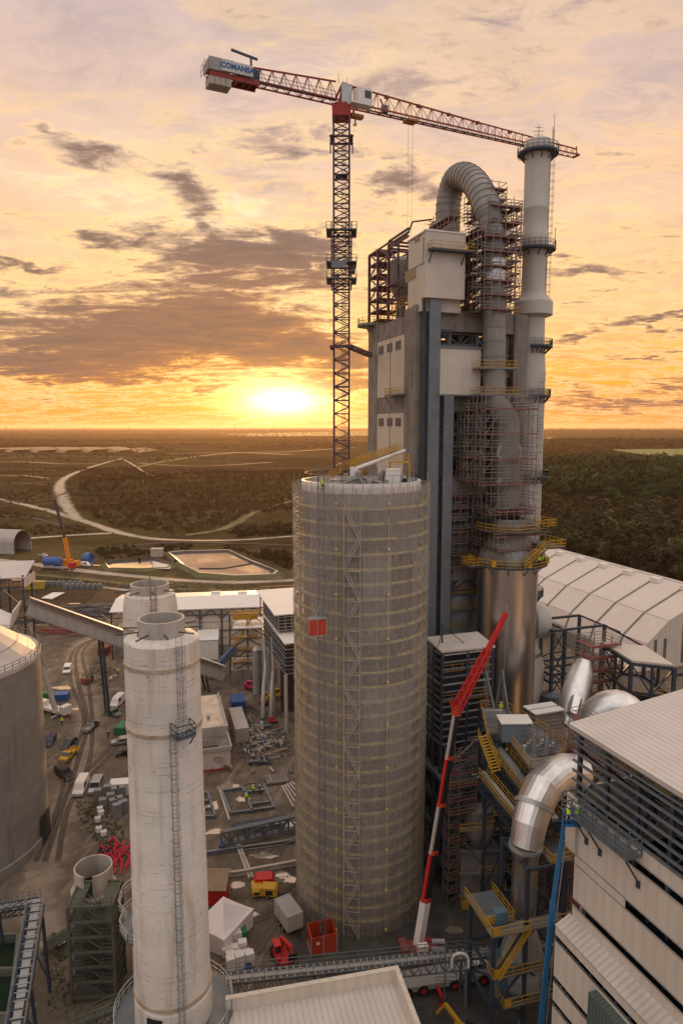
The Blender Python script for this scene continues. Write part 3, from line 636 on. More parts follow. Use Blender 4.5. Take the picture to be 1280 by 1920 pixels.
fr.bar((.8,ys[2],ftop),(.8,(ys[2]+ye)/2,fmid-1),.24); fr.bar((.8,(ys[2]+ye)/2,ftop),(.8,(ys[2]+ye)/2,zt),.3); fr.bar((.8,(ys[2]+ye)/2,fmid-1),(.8,ye,ftop),.24); fr.bar((.8,ys[2],zt+3),(.8,ye,zt+6),.2); fr.bar((.8,ye,zt+6),(.8,ys[2],fmid-1),.2)
fr.bar((.8,ys[1],fmid),(.8,ys[2],ftop-1.2),.24); fr.bar((.8,ye,ftop),(.8,ye-1.5,ftop+1.2),.2); fr.bar((.8,ye-1.5,ftop+1.2),(3,ye-4,ftop+1.1),.2)
part('steel_frame', fr, crane_navy, tower)
b = B(); b.box(1.2,ys[1]-.2,zt+1,6,ys[0],zt+1.12)
for zz in lv: b.box(1.2,ys[1]+.3,zz,5,ys[0]-.3,zz+.1)
for x in (1.6,3,4.6):
    for y in np.linspace(ys[1]+.4,ys[0]-.4,3): b.bar((x,y,zt),(x,y,fmid-.3),.07)
for zz in np.arange(zt+1.5, fmid-.5, .9): b.bar((1.6,ys[1]+.4,zz),(1.6,ys[0]-.4,zz),.06); b.bar((4.6,ys[1]+.4,zz),(4.6,ys[0]-.4,zz),.06)
part('access_scaffold', b, deck_red, tower)
b = B(); q = l(752, 520, x=4); b.lathe([(.5,q.z-5),(2.2,q.z-1.6),(2.2,q.z+2.6),(1.2,q.z+3.4)], (4,q.y), 26); b.lathe([(.9,zt),(.9,q.z-5)], (4,q.y), 16); part('dust_cyclone', b, duct_grey, tower, True)
b = B(); b.rail([(.5,ye+4,zt+.1),(.5,ys[2]-1,zt+.1)], r=.05); b.rail([(.6,ye,zt+1.6),(.6,ys[2]-2,zt+1.2)], r=.05); b.rail([(pw+2,.6,zt),(W-1,.6,zt)], r=.05); part('roof_rail', b, yellow, tower)
b = B()
for i in range(9):
    x, y = R.uniform(7,W-2), R.uniform(2,10); b.box(x,y,zt-.84,x+R.uniform(.8,3),y+R.uniform(.8,3),zt+R.uniform(.4,3))
part('roof_plant', b, grey_paint, tower)
b = B(); xx0 = l(872,500,y=1.5).x
for x in (xx0+.6, xx0+3.2): b.bar((x,1.5,zt-.8),(x,1.5,ztop),.35); b.bar((x,7,zt-.8),(x,7,ztop),.35)
for k in range(5):
    z = zt+2.2+(ztop-zt-2.2)*k/4; b.bar((xx0,1.5,z),(xx0+3.6,1.5,z),.25); b.bar((xx0+.6,1.5,z),(xx0+.6,7,z),.25)
    b.stair((xx0+.5,2.2,z-2.6),(xx0+3.4,2.2,z),.9)
part('stair_tower', b, steel_navy, tower)
# ---------------------------------------------------------------- gooseneck gas duct
duct = thing('gooseneck_duct', 'huge grey ribbed duct arching over the tower top and running down its front', 'duct', TO, TR)
yA, yB = 12.0, -2.7
def dp(px, py, t): return l(px, py, y=yA+(yB-yA)*t)
pts = [dp(838,432,0), dp(840,385,0), dp(846,352,.05), dp(857,334,.18), dp(872,331,.4), dp(889,343,.62), dp(903,366,.82), dp(914,395,.95), dp(922,430,1), dp(924,470,1), dp(925,560,1), dp(926,640,1), dp(926,718,1)]
fine = []
for i in range(len(pts)-1):
    p0, p1, p2, p3 = [pts[max(0,min(len(pts)-1,i+k))] for k in (-1,0,1,2)]
    for k in range(6):
        t = k/6; fine.append(.5*((2*p1)+(p2-p0)*t+(2*p0-5*p1+4*p2-p3)*t*t+(3*p1-p0-3*p2+p3)*t**3))
fine.append(pts[-1])
rad = [2.15 if i < 44 else 1.82 for i in range(len(fine))]
b = B(); b.path(fine, rad, 28); dm = part('duct_shell', b, duct_grey, duct, True)
b = B()
for i in range(1, len(fine)-1):
    if i % 2 == 0:
        d = (fine[i+1]-fine[i-1]).normalized()*.10; b.path([fine[i]-d, fine[i]+d], rad[i]+.10, 28)
part('stiffener_ring', b, duct_grey, dm, True)
c0 = pts[0]; b = B(); b.lathe([(6.2,c0.z-10),(5.0,c0.z-6),(2.2,c0.z+1.2)], (c0.x-.8,yA), 28); part('inlet_cone', b, duct_grey, duct, True)
c0 = dp(925,515,1); b = B(); b.lathe([(1.9,c0.z-1.6),(1.9,c0.z+2.2)], (c0.x,yB), 28); part('bare_steel_band', b, stainless, duct, True, label='bright unpainted band of the ribbed duct')
q0 = pts[-1]; e = l(948, 850, y=-3.6); q1 = l(948, 950, y=-3.6)
b = B(); b.path([q0, q0-V((0,0,2.5)), V((e.x,-3.6,l(948,790,y=-3.6).z)), e, q1], [1.82,1.9,2.0,2.15,2.2], 28); part('lower_duct', b, duct_grey, duct, True)
b = B(); zz = l(948,826,y=-3.6).z; arc = [(e.x+2.1*cos(t), -4.6, zz-2.4+2.4*sin(t)) for t in [pi*k/12 for k in range(13)]]; b.path([(e.x-2.1,-4.6,zz-7)]+arc+[(e.x+2.1,-4.6,zz-7)], .35, 10); part('bypass_pipe', b, concrete_pale, duct, True)
b = B(); zb = l(948,957,y=-3.6).z; b.lathe([(2.4,zb-.9),(2.4,zb+.6)], (e.x,-3.6), 28); part('expansion_joint', b, black, duct, True)
# ---------------------------------------------------------------- stainless conditioning tower
cq = l(946, 1200, y=-5.0); cyl_o = l.w((cq.x,-5.0,0)); rr_ = (l(995,1200,y=-5).x-l(898,1200,y=-5).x)/2*.985
zc = l(946,1068,y=-5.0-rr_).z
cond = thing('conditioning_tower', 'smooth stainless steel cylinder standing in front of the concrete tower, yellow railed gallery on top', 'gas cooler', cyl_o, TR)
b = B(); b.lathe([(rr_,2),(rr_,zc),(rr_-.3,zc+.2)], (0,0), 64); part('shell', b, stainless, cond, True)
b = B(); zn = zb-.9; b.lathe([(rr_*.98,zc+.25),(rr_*.95,zc+1.5),(3.2,zn-3.5),(2.6,zn-.2)], (0,0), 40); part('top_cone', b, duct_grey, cond, True)
b = B(); b.ring((0,0),rr_-.2,rr_+1.5,zc-.05,zc+.25,40); b.box(-rr_-3.4,-2.2,zc-.04,-rr_-.8,.6,zc+.24); b.ring((0,0),2.7,rr_+.3,zn-2.2,zn-1.9,40); gal = part('gallery', b, steel_navy, cond)
b = B(); pts_ = [((rr_+1.4)*cos(t),(rr_+1.4)*sin(t),zc+.25) for t in [2*pi*k/28 for k in range(29)]]; b.rail(pts_, r=.055, step=1.2)
pts_ = [((rr_+.2)*cos(t),(rr_+.2)*sin(t),zn-1.9) for t in [2*pi*k/24 for k in range(25)]]; b.rail(pts_, r=.055, step=1.2)
b.rail([(-rr_-1,-2.1,zc+.25),(-rr_-3.3,-2.1,zc+.25),(-rr_-3.3,.5,zc+.25),(-rr_-1,.5,zc+.25)], r=.055, step=.8)
for k in range(28):
    if k%4 == 1: a = 2*pi*k/28; b.box((rr_+1.35)*cos(a)-.35,(rr_+1.35)*sin(a)-.2,zc+.3,(rr_+1.35)*cos(a)+.35,(rr_+1.35)*sin(a)+.2,zc+1.3)
part('guard_rail', b, yellow, gal)
b = B(); z2 = zc+3.4; a0 = V((-1.0,-rr_-1.2,zc+.3)); a1 = V((3.4,-rr_-1.0,z2)); b.stair(a0,a1,.9); st = part('stair', b, steel_navy, cond)
b = B(); b.box(3.2,-rr_-1.6,z2-.25,6.6,-1.2,z2); part('landing', b, steel_navy, cond)
b = B(); b.rail([(-1.0,-rr_-1.7,zc+.3),(3.2,-rr_-1.55,z2),(6.5,-rr_-1.55,z2),(6.5,-1.3,z2)], r=.06, step=1); b.rail([(-1,-rr_-.7,zc+.3),(3.2,-rr_-.6,z2)], r=.06, step=1); b.rail([(4,-4,z2+3),(6.5,-4,z2+3),(6.5,-1,z2+3),(4,-1,z2+3)], r=.06, step=.8); part('stair_rail', b, yellow, cond)
b = B()
for k in range(12): a = 2*pi*k/12; b.bar(((rr_+1.2)*cos(a),(rr_+1.2)*sin(a),zc-.05),(rr_*cos(a),rr_*sin(a),zc-1.3),.14)
part('bracket', b, steel_grey, cond)
# ---------------------------------------------------------------- scaffolds on the ducts
def scaffold(name, label, boxes, red_every=1, seed=0, group=None):
    "boxes: (x0,x1,y0,y1,z0,z1) in the tower frame"
    t = thing(name, label, 'scaffold', TO, TR, group); rr = random.Random(seed); tb, dk = B(), B()
    for (x0,x1,y0,y1,z0,z1) in boxes:
        nx_, ny_ = max(1,round((x1-x0)/1.3)), max(1,round((y1-y0)/1.3))
        edge = [(x0+(x1-x0)*i/nx_, y0) for i in range(nx_+1)]+[(x1, y0+(y1-y0)*j/ny_) for j in range(1,ny_+1)]+[(x0+(x1-x0)*i/nx_, y1) for i in range(nx_)]+[(x0, y0+(y1-y0)*j/ny_) for j in range(1,ny_)]
        for x, y in edge: tb.bar((x,y,z0-rr.uniform(0,.6)),(x,y,z1+rr.uniform(.2,1.8)),.085)
        k = max(1,round((z1-z0)/2.0))
        for i in range(k+1):
            z = z0+(z1-z0)*i/k
            for dz_ in (0,.55,1.05):
                if i == k and rr.random() < .3: continue
                for (p, q_) in (((x0,y0),(x1,y0)),((x1,y0),(x1,y1)),((x0,y1),(x1,y1)),((x0,y0),(x0,y1))):
                    e_ = rr.choice([0,0,.5,.9]); dxx, dyy = (e_,0) if p[1]==q_[1] else (0,e_)
                    tb.bar((p[0]-dxx,p[1]-dyy,z+dz_),(q_[0]+dxx,q_[1]+dyy,z+dz_),.075)
            if i%red_every == 0:
                wd = 1.0
                for (u0,u1,v0,v1) in ((x0,x1,y0,y0+wd),(x0,x1,y1-wd,y1),(x0,x0+wd,y0+wd,y1-wd),(x1-wd,x1,y0+wd,y1-wd)):
                    if rr.random() < .85: dk.box(u0,v0,z-.07,u1,v1,z); 
                dk.box(x0,y0-.03,z+.02,x1,y0-.005,z+.18)
            if i < k:
                for _ in range(2):
                    j = rr.randrange(nx_); dxs = (x1-x0)/nx_
                    tb.bar((x0+j*dxs,y0-.06,z),(x0+(j+1)*dxs,y0-.06,z+2),.07)
                j = rr.randrange(ny_); dys = (y1-y0)/ny_; tb.bar((x0-.06,y0+j*dys,z),(x0-.06,y0+(j+1)*dys,z+2),.07); tb.bar((x1+.06,y0+j*dys,z),(x1+.06,y0+(j+1)*dys,z+2),.07)
    part('tube_frame', tb, tube_grey, t); part('deck', dk, deck_red, t); return t
zA = lambda py, y=-2.7: l(925, py, y=y).z
xx = lambda px, y=-2.7: l(px, 600, y=y).x
scaffold('pipe_scaffold', 'red decked tube scaffold wrapped round the upper front leg of the ribbed duct', [(xx(890),xx(946),-5.3,-.3,zA(585),zA(452)),(xx(946),xx(966),-3.6,1.5,zA(560),zA(392)),(xx(884),xx(902),-4.0,4,zA(570),zA(440)),(xx(903),xx(958),-4.6,2.5,zA(452),zA(392)),(xx(914),xx(944),-2.5,6,zA(392),zA(352)),(xx(862),xx(884),2,9,zA(585),zA(395))], 1, 1)
scaffold('pipe_scaffold', 'dense tube scaffold round the bulging middle of the duct below the railed landings', [(xx(889),xx(986),-6.9,-.2,zA(905),zA(745)),(xx(905),xx(985),-6.6,-.9,zA(960),zA(905)),(xx(876),xx(905),-3.6,-.1,zA(900),zA(770))], 2, 2)
scaffold('pipe_scaffold', 'red decked scaffold ring on the cone just above the stainless cylinder', [(cq.x-4.4,cq.x+4.1,-9.2,-.8,zc+.6,zn-2.6),(cq.x-3.4,cq.x+3.2,-7.8,-2,zn-1.6,zn+1.2)], 1, 3)
scaffold('pipe_scaffold', 'shadowed scaffold filling the lower open floors between the grey columns and the cylinder', [(pw+1.8,xx(895),-.9,.15,zf(1060),zf(930))], 1, 4)
# ---------------------------------------------------------------- cream stack
SY = 121.5; s0 = P(1002, 600, SY); so_ = V((P(996.6,620,SY).x, SY, 0))
def sz(py): return P(1000, py, SY).z
stack = thing('exhaust_stack', 'tall cream exhaust stack with ring galleries and a flared bell, right of the concrete tower', 'chimney', so_, 0)
ztp = sz(272)
b = B(); b.lathe([(2.55,0),(2.55,sz(700)),(2.15,sz(640)),(2.12,sz(597)),(3.35,sz(592)),(3.35,sz(568)),(2.2,sz(553)),(2.12,sz(545)),(2.05,sz(470)),(2.3,sz(462)),(2.3,sz(440)),(2.12,sz(436)),(2.12,sz(395)),(2.16,sz(394)),(2.16,sz(392)),(2.12,sz(391)),(2.12,sz(292)),(2.3,sz(284)),(2.3,ztp),(2.05,ztp+.6),(1.6,ztp+.7),(1.6,ztp-3)], (0,0), 48); sh = part('flue', b, stack_paint, stack, True)
for py in (880,820,780,1150):
    b = B(); zz = sz(py); b.ring((0,0),2.5,2.585,zz-.06,zz+.06,48); part('weld_ring', b, concrete_pale, sh)
def gallery(py, ro, full=True, a0=-2.2, a1=1.2, r0=2.2):
    z = sz(py); b = B(); A = (0,2*pi) if full else (a0,a1)
    b.ring((0,0),r0-.1,ro,z-.28,z,36,*A); g = part('gallery', b, steel_navy, stack)
    k = 24; b = B(); b.rail([((ro-.05)*cos(A[0]+(A[1]-A[0])*i/k),(ro-.05)*sin(A[0]+(A[1]-A[0])*i/k),z) for i in range(k+1)], r=.05, step=1.0); part('guard_rail', b, steel_grey, g)
    b = B()
    for i in range(10):
        t = A[0]+(A[1]-A[0])*(i+.5)/10; b.bar(((ro-.2)*cos(t),(ro-.2)*sin(t),z-.28),((r0+.02)*cos(t),(r0+.02)*sin(t),z-1.3),.14)
    part('bracket', b, steel_navy, g)
gallery(288, 3.4); gallery(468, 3.5); 
for py in (650,742,892,1045,1112,1230,1300): gallery(py, 3.55, False, -1.9, .9, 2.3 if py < 700 else 2.55)
b = B(); b.ladder((2.1*cos(-.5),2.1*sin(-.5),sz(590)), sz(300)-sz(590), (cos(-.5),sin(-.5),0), .6); b.ladder((2.5*cos(-1.1),2.5*sin(-1.1),20), sz(700)-20, (cos(-1.1),sin(-1.1),0), .6); part('caged_ladder', b, steel_grey, stack)
b = B(); b.bar((0,0,ztp),(0,0,ztp+3.2),.09)
for i, wv in enumerate((.5,.75,.95,.6)): b.bar((-wv,0,ztp+1+i*.6),(wv,0,ztp+1+i*.6),.07)
b.bar((2.4,-.6,sz(288)),(2.4,-.6,sz(216)),.07); b.bar((2.7,.4,sz(288)),(2.7,.4,sz(240)),.14); b.bar((1.9,-1.6,sz(288)),(1.9,-1.6,sz(246)),.1); b.bar((3.1,-1,sz(468)),(3.1,-1,sz(430)),.1); part('aerial', b, steel_grey, stack)
b = B(); zz = sz(1165); b.lathe([(2.55,0),(3.2,.5),(3.2,2.2),(2.9,2.6)], (0,0), 32)
vv = [(p[2], p[0]*.0+p[1], p[0]) for p in b.v]; b.v = [(2.0+p[2]*1.0 if 0 else 1.6+q_[0]*1.15, q_[1]*.95, zz+q_[2]*.95) for p, q_ in zip(b.v, vv)]
part('side_inlet', b, stack_paint, stack, True)
b = B(); b.lathe([(2.56,0),(4.2,.1),(4.2,sz(1245)),(2.56,sz(1195))], (0,0), 40); part('base_cone', b, stack_paint, stack, True)
# ---------------------------------------------------------------- silo wrapped in netted scaffold
SC = V((2.75, 96.0, 0)); RN = 9.62; RI = 8.35; NA = 32
ztop = P(676, 908, SC.y-RI).z
silo = thing('concrete_silo', 'tall round concrete silo with white rim, wrapped in a netted scaffold at the centre', 'silo', SC, 0)
b = B(); b.lathe([(RI-.15,0),(RI-.15,ztop-1.3)], (0,0), 72); b.disc((0,0),RI-.16,ztop-1.0,72); part('shell', b, silo_concrete, silo, True)
b = B(); b.ring((0,0),RI-.3,RI,ztop-1.3,ztop,72); rim_ = part('rim', b, white_paint, silo, True)
b = B()
for k in range(40): a = 2*pi*k/40; b.box(RI*cos(a)-.04,RI*sin(a)-.04,ztop-1.3,RI*cos(a)+.04,RI*sin(a)+.04,ztop+.02)
part('rim_joint', b, concrete_pale, rim_)
b = B(); b.rail([((RI-.5)*cos(2*pi*k/36),(RI-.5)*sin(2*pi*k/36),ztop-1) for k in range(37)], h=2.0, r=.04); part('guard_rail', b, steel_grey, silo)
def sp(px, py, dy): # point over the silo roof, local
    return P(px, py, SC.y+dy)-SC
b = B(); q = sp(736,880,1); b.box(q.x-1.05,0,ztop-1,q.x+1.05,2.2,ztop+1.3); b.box(q.x-1.12,-.05,ztop+1.3,q.x+1.12,2.25,ztop+1.4); part('filter_box', b, white_paint, silo)
b = B(); q2 = sp(714,885,1); b.path([(q2.x,1,ztop-1),(q2.x,1,ztop+.6),(q2.x+.2,1,ztop+1.1),(q2.x+.8,1,ztop+1.25),(q.x-.9,1,ztop+1.2)], .55, 12); part('filter_pipe', b, duct_grey, silo, True)
b = B()
for k in range(7):
    a = 2*pi*k/7+.3; b.path([(RI*.85*cos(a),RI*.85*sin(a),ztop-.9),(RI*.4*cos(a),RI*.4*sin(a),ztop-.35),(-.2,0,ztop+.3)], .2, 8)
b.lathe([(.5,ztop-1),(.5,ztop+1.0),(.2,ztop+1.3)], (-.3,0), 14); part('feed_pipe', b, duct_grey, silo, True)
b = B(); q = sp(752,848,5); b.rail([(q.x-1.5,4.6,q.z-1.4),(q.x+1.2,4.6,q.z-1.4),(q.x+1.2,7,q.z-1.4)], r=.05, step=.8); b.box(q.x-1.6,4.5,q.z-1.55,q.x+1.3,7,q.z-1.4)
for x in (q.x-1.5,q.x+1.2): b.bar((x,4.6,ztop-1),(x,4.6,q.z-1.5),.12); b.bar((x,6.9,ztop-1),(x,6.9,q.z-1.5),.12)
part('access_platform', b, yellow, silo)
b = B()
for k in range(20): x, y = R.uniform(-5,5), R.uniform(-5,4.5); b.box(x,y,ztop-1,x+R.uniform(.3,1.3),y+R.uniform(.3,1),ztop-1+R.uniform(.3,1.2))
part('roof_equipment', b, grey_paint, silo)
# conveyor bridge from the tower down to the silo roof
c0, c1 = P(664,880,97), P(758,845,110)
cb = thing('pipe_conveyor', 'narrow white conveyor with yellow railings climbing from the silo roof to the tower', 'conveyor', (0,0,0))
b = B(); b.path([c0-V((0,0,.4)), c0, c1], .28, 10); b.box(c0.x-.6,c0.y-.6,ztop-1,c0.x+.6,c0.y+.6,c0.z+.3); part('belt_cover', b, white_paint, cb, True)
off = V((-.9,.5,0)); b = B(); b.bar(c0+off, c1+off, .8, .1); b.bar(c0+off-V((0,0,.5)), c1+off-V((0,0,.5)), .2); part('walkway', b, steel_grey, cb)
b = B(); b.rail([c0+off*1.4-V((3.2,-.4,2.2)), c0+off*1.4, c0.lerp(c1,.5)+off*1.4, c1+off*1.4], r=.055, step=1, mids=3); b.rail([c0+off*.6, c1+off*.6], r=.055, step=1, mids=3); part('guard_rail', b, yellow, cb)
# scaffold
scf = thing('net_scaffold', 'beige netted tube scaffold with rows of yellow planks wrapped round the tall silo', 'scaffold', SC, 0)
b = B()
for k in range(NA):
    a = 2*pi*(k+.5)/NA
    for r in (RI+.25, RN-.12): b.bar((r*cos(a),r*sin(a),0),(r*cos(a),r*sin(a),ztop+(1.2 if k%3==0 and r > 9 else -.6)),.075)
part('upright', b, tube_grey, scf)
NL = 31; dzl = (ztop-1.2)/NL
fa0, fa1 = pi*1.0-.25, 2*pi+.25
for i in range(1, NL):
    z = i*dzl; b = B()
    for r in (RN-.12,):
        for dz_ in (0,.5,1.0):
            for k in range(NA):
                a, c = 2*pi*(k+.5)/NA, 2*pi*(k+1.5)/NA; b.bar((r*cos(a),r*sin(a),z+dz_),(r*cos(c),r*sin(c),z+dz_),.06)
    for k in range(NA):
        a, c = 2*pi*(k+.5)/NA, 2*pi*(k+1.5)/NA; b.bar(((RI+.25)*cos(a),(RI+.25)*sin(a),z-.1),((RN-.12)*cos(a),(RN-.12)*sin(a),z-.1),.06)
        if (k*7+i*3) % 11 == 0: b.bar(((RN-.1)*cos(a),(RN-.1)*sin(a),z),((RN-.1)*cos(c),(RN-.1)*sin(c),z+dzl),.06)
    lf = part('ledger', b, tube_grey, scf)
    b = B()
    for k in range(NA):
        a, c = 2*pi*(k+.53)/NA, 2*pi*(k+1.47)/NA
        b.ring((0,0),RI+.3,RN-.22,z-.06,z,1,a,c)
        if (k+i) % 9: b.ring((0,0),RN-.2,RN-.16,z,z+.30,1,a,c)
    part('plank_deck', b, plank, lf)
# the debris net: translucent, in sheets, a little slack between the tubes
nm = bpy.data.materials.new('debris_net'); nm.use_nodes = True; nt = nm.node_tree; n = Nd(nt); bs = nt.nodes['Principled BSDF']
co = n.new('ShaderNodeTexCoord').outputs['Object']; x_, y_, z_ = n.sep(co); an = n.m('ARCTAN2', y_, x_)
cell = n.comb(n.m('FLOOR', n.m('MULTIPLY', an, NA/2/pi/2)), n.m('FLOOR', n.m('DIVIDE', z_, dzl*3)), 0.0)
wn = n.new('ShaderNodeTexWhiteNoise', noise_dimensions='3D'); n.put(wn.inputs['Vector'], cell)
fold = n.noise(n.comb(n.m('MULTIPLY', an, 26), n.m('MULTIPLY', z_, .8), 0.0), 1.0, 6, .7, .8)
a_ = n.m('ADD', n.mr(wn.outputs[0], 0, 1, .30, .52), n.m('MULTIPLY', n.m('SUBTRACT', fold, .5), .6))
seam = n.m('MULTIPLY', n.mr(n.m('ABSOLUTE', n.m('SUBTRACT', n.m('FRACT', n.m('MULTIPLY', an, NA/2/pi)), .5)), .46, .5), .25)
seam2 = n.m('MULTIPLY', n.mr(n.m('ABSOLUTE', n.m('SUBTRACT', n.m('FRACT', n.m('DIVIDE', z_, dzl)), .5)), .46, .5), .28)
a_ = n.m('ADD', a_, n.m('ADD', seam, seam2))
n.put(bs.inputs['Base Color'], n.mix(fold, (.37,.325,.28), (.54,.475,.41))); bs.inputs['Roughness'].default_value = .8
n.put(bs.inputs['Alpha'], n.mr(a_, 0, 1, 0, .95))
b = B(); m_, nzr = 128, 60
for j in range(nzr+1):
    for k in range(m_):
        a = 2*pi*k/m_; z = (ztop-.3)*j/nzr
        r = RN+.10*mn.noise((cos(a)*7, sin(a)*7, z*.4))+.05*sin(NA*a)+.03*sin(2*pi*z/dzl); b.v.append((r*cos(a), r*sin(a), z))
b.f = [(j*m_+k, j*m_+(k+1)%m_, (j+1)*m_+(k+1)%m_, (j+1)*m_+k) for j in range(nzr) for k in range(m_)]
part('debris_net', b, nm, scf, True)
# zigzag access stair bay and drop lines on the outside of the net
def ang(px, r=RN):  # angle on the cylinder seen at column px
    X = (px-640)/FPX*96.5; d = V((X-SC.x)/r if 0 else ((X-SC.x)/r, 0)) if 0 else (X-SC.x)/r
    return 1.5*pi+asin(max(-1, min(1, d)))
a0, a1 = ang(645), ang(672); b = B(); ro = RN+.45
pz = lambda a, z, r=ro: V((r*cos(a), r*sin(a), z))
for a in (a0, a1): b.bar(pz(a,0), pz(a,ztop-3), .10); b.bar(pz(a,0,RN+.1), pz(a,ztop-3,RN+.1), .08)
for i in range(NL-1):
    z = i*dzl*1.0; s0_, s1_ = (a0,a1) if (i//2)%2 else (a1,a0)
    b.bar(pz(a0,z), pz(a1,z), .08)
    f0, f1 = (i%2)/2, (i%2+1)/2
    p_, q_ = pz(s0_+(s1_-s0_)*f0, z), pz(s0_+(s1_-s0_)*f1, z+dzl); b.bar(p_, q_, .22, .08); b.bar(p_+V((0,0,.9)), q_+V((0,0,.9)), .07); b.bar(p_+V((0,0,.5)), q_+V((0,0,.5)), .05)
part('stair_bay', b, concrete_pale, scf)
for px in (632, 720):
    a = ang(px); b = B(); b.bar(pz(a,1,RN+.2), pz(a,ztop-4,RN+.2), .06)
    for i in range(NL): 
        if i % 3 == 0: b.box(*(pz(a,i*dzl+.8,RN+.25)-V((.14,.14,.12))), *(pz(a,i*dzl+.8,RN+.25)+V((.14,.14,.12))))
    part('drop_line', b, plank, scf)
# hoist
HO = G(601,1782); HO = V((HO.x, SC.y-RN-1.3, 0)); HO.x = P(603,1300,HO.y).x
hm = thing('hoist_mast', 'dark lattice hoist mast running up the left front of the netted silo', 'hoist mast', HO, 0)
b = B(); b.lattice((0,0,0),(0,0,ztop+2.5),.75,.75,46,.055); part('lattice', b, steel_grey, hm)
for i in range(2, 9):
    b = B(); z = i*7.3; b.bar((-.5,.2,z),(-.6,1.6,z),.1); b.bar((.5,.2,z),(.6,1.6,z),.1); b.bar((-.5,.6,z),(.5,.6,z),.1); part('wall_tie', b, steel_grey, hm)
zc_ = P(590,1190,HO.y-.6).z
hc = thing('hoist_cage', 'orange red hoist cage hanging part way up the mast on the netted silo', 'hoist', (HO.x-.2,HO.y-.2,zc_), 14)
b = B(); b.box(-2.3,-1.4,0,.9,-.1,.15); b.box(-2.3,-1.4,2.6,.9,-.1,2.75)
for x in (-2.25,-.75,.85):
    for y in (-1.35,-.15): b.bar((x,y,0),(x,y,2.7),.12)
part('cage_frame', b, steel_pale, hc)
for x0, x1 in ((-2.2,-1.52),(-1.48,-.8),(-.7,.05),(.1,.8)):
    for z0, z1 in ((.2,1.3),(1.36,2.55)):
        b = B(); b.box(x0,-1.42,z0,x1,-1.36,z1); part('cage_panel', b, red_orange, hc)
b = B(); b.box(-2.32,-1.3,.2,-2.27,-.2,2.5); b.box(.87,-1.3,.2,.92,-.2,2.5); part('side_panel', b, red_orange, hc)
b = B(); b.box(-.5,-.1,2.0,.6,.35,3.6); b.bar((-1.2,-.6,2.7),(.2,-.2,4.6),.12); part('drive_unit', b, grey_paint, hc)
hc.scale = (.72,.8,.85); hb = thing('hoist_enclosure', 'open topped red steel enclosure at the foot of the hoist mast', 'enclosure', (HO.x-.1,HO.y-.3,0), 14)
b = B()
for (x0,x1,y0,y1) in ((-2.0,2.0,1.5,1.62),(-2.0,-1.88,-1.6,1.5),(1.88,2.0,-1.6,1.5)): b.box(x0,y0,.1,x1,y1,3.0)
b.box(-.1,-1.72,.1,2.0,-1.601,3.0); part('side_wall', b, red_orange, hb)
b = B(); b.box(-1.95,-1.72,.12,-.15,-1.62,2.95); part('door', b, red_orange, hb); b = B(); b.box(-1.2,-1.76,1.7,-.7,-1.722,2.1); part('door_sign', b, white_paint, hb)
b = B(); 
for x in (-2.02,-.12,2.02):
    b.box(x-.09,-1.8,0,x+.09,-1.723,3.1)
b.box(-2.1,-1.7,0,2.1,1.6,.098); part('corner_post', b, grey_paint, hb)
hb.scale = (.88,.88,.88)
# ---------------------------------------------------------------- tower crane
CY = 114.0; CT = P(640, 222, CY).z; JA = atan2(.432, .902)
crane = thing('tower_crane', 'tall red and blue tower crane with a long jib over the works', 'crane', (0,CY,0), 0)
mw = 2.45
b = B()
for cx_ in (-mw/2, mw/2):
    for cy_ in (-mw/2, mw/2): b.bar((cx_,cy_,0),(cx_,cy_,CT),.30)
bay = 2.15; k = int(CT/bay)
for i in range(k):
    z0, z1 = i*CT/k, (i+1)*CT/k
    for s_ in (-1, 1):
        o = s_*mw/2
        b.bar((-mw/2,o,z0),(mw/2,o,z0),.15); b.bar((o,-mw/2,z0),(o,mw/2,z0),.15)
        zm = (z0+z1)/2
        b.bar((-mw/2,o,z0),(mw/2,o,zm),.13); b.bar((mw/2,o,zm),(-mw/2,o,z1),.13); b.bar((o,-mw/2,z0),(o,mw/2,zm),.13); b.bar((o,mw/2,zm),(o,-mw/2,z1),.13)
mast = part('mast', b, crane_navy, crane)
b = B(); b.ladder((.4,.3,2), CT-3, (0,-1,0), .5, True, .035, .5)
for i in range(8, k, 6): b.box(-1.0,-.9,i*CT/k,1.0,.9,i*CT/k+.08)
part('ladder', b, steel_navy, crane)
zc0, zc1 = P(640,540,CY).z, P(640,437,CY).z
b = B(); cw = 3.15
for cx_ in (-cw/2, cw/2):
    for cy_ in (-cw/2, cw/2): b.bar((cx_,cy_,zc0),(cx_,cy_,zc1+1.3),.2)
for i in range(6):
    z = zc0+(zc1-zc0)*i/5
    for s_ in (-1, 1): b.bar((-cw/2,s_*cw/2,z),(cw/2,s_*cw/2,z),.16); b.bar((s_*cw/2,-cw/2,z),(s_*cw/2,cw/2,z),.16)
    if i < 5:
        z2 = z+(zc1-zc0)/5; 
        for s_ in (-1, 1): b.bar((-cw/2,s_*cw/2,z),(cw/2,s_*cw/2,z2),.12); b.bar((s_*cw/2,cw/2,z),(s_*cw/2,-cw/2,z2),.12)
cg = part('climbing_cage', b, crane_navy, crane)
for z in (zc1, P(640,497,CY).z, P(640,527,CY).z):
    b = B(); 
    for s_ in (-1, 1): b.box(-2.4,s_*2.0-.45,z-.1,2.4,s_*2.0+.45,z); b.box(s_*2.0-.4,-1.5,z-.1,s_*2.0+.4,1.5,z)
    pf = part('platform', b, steel_navy, cg); b = B(); b.rail([(-2.4,-2.4,z),(2.4,-2.4,z),(2.4,2.4,z),(-2.4,2.4,z),(-2.4,-2.4,z)], r=.05); part('guard_rail', b, steel_grey, pf)
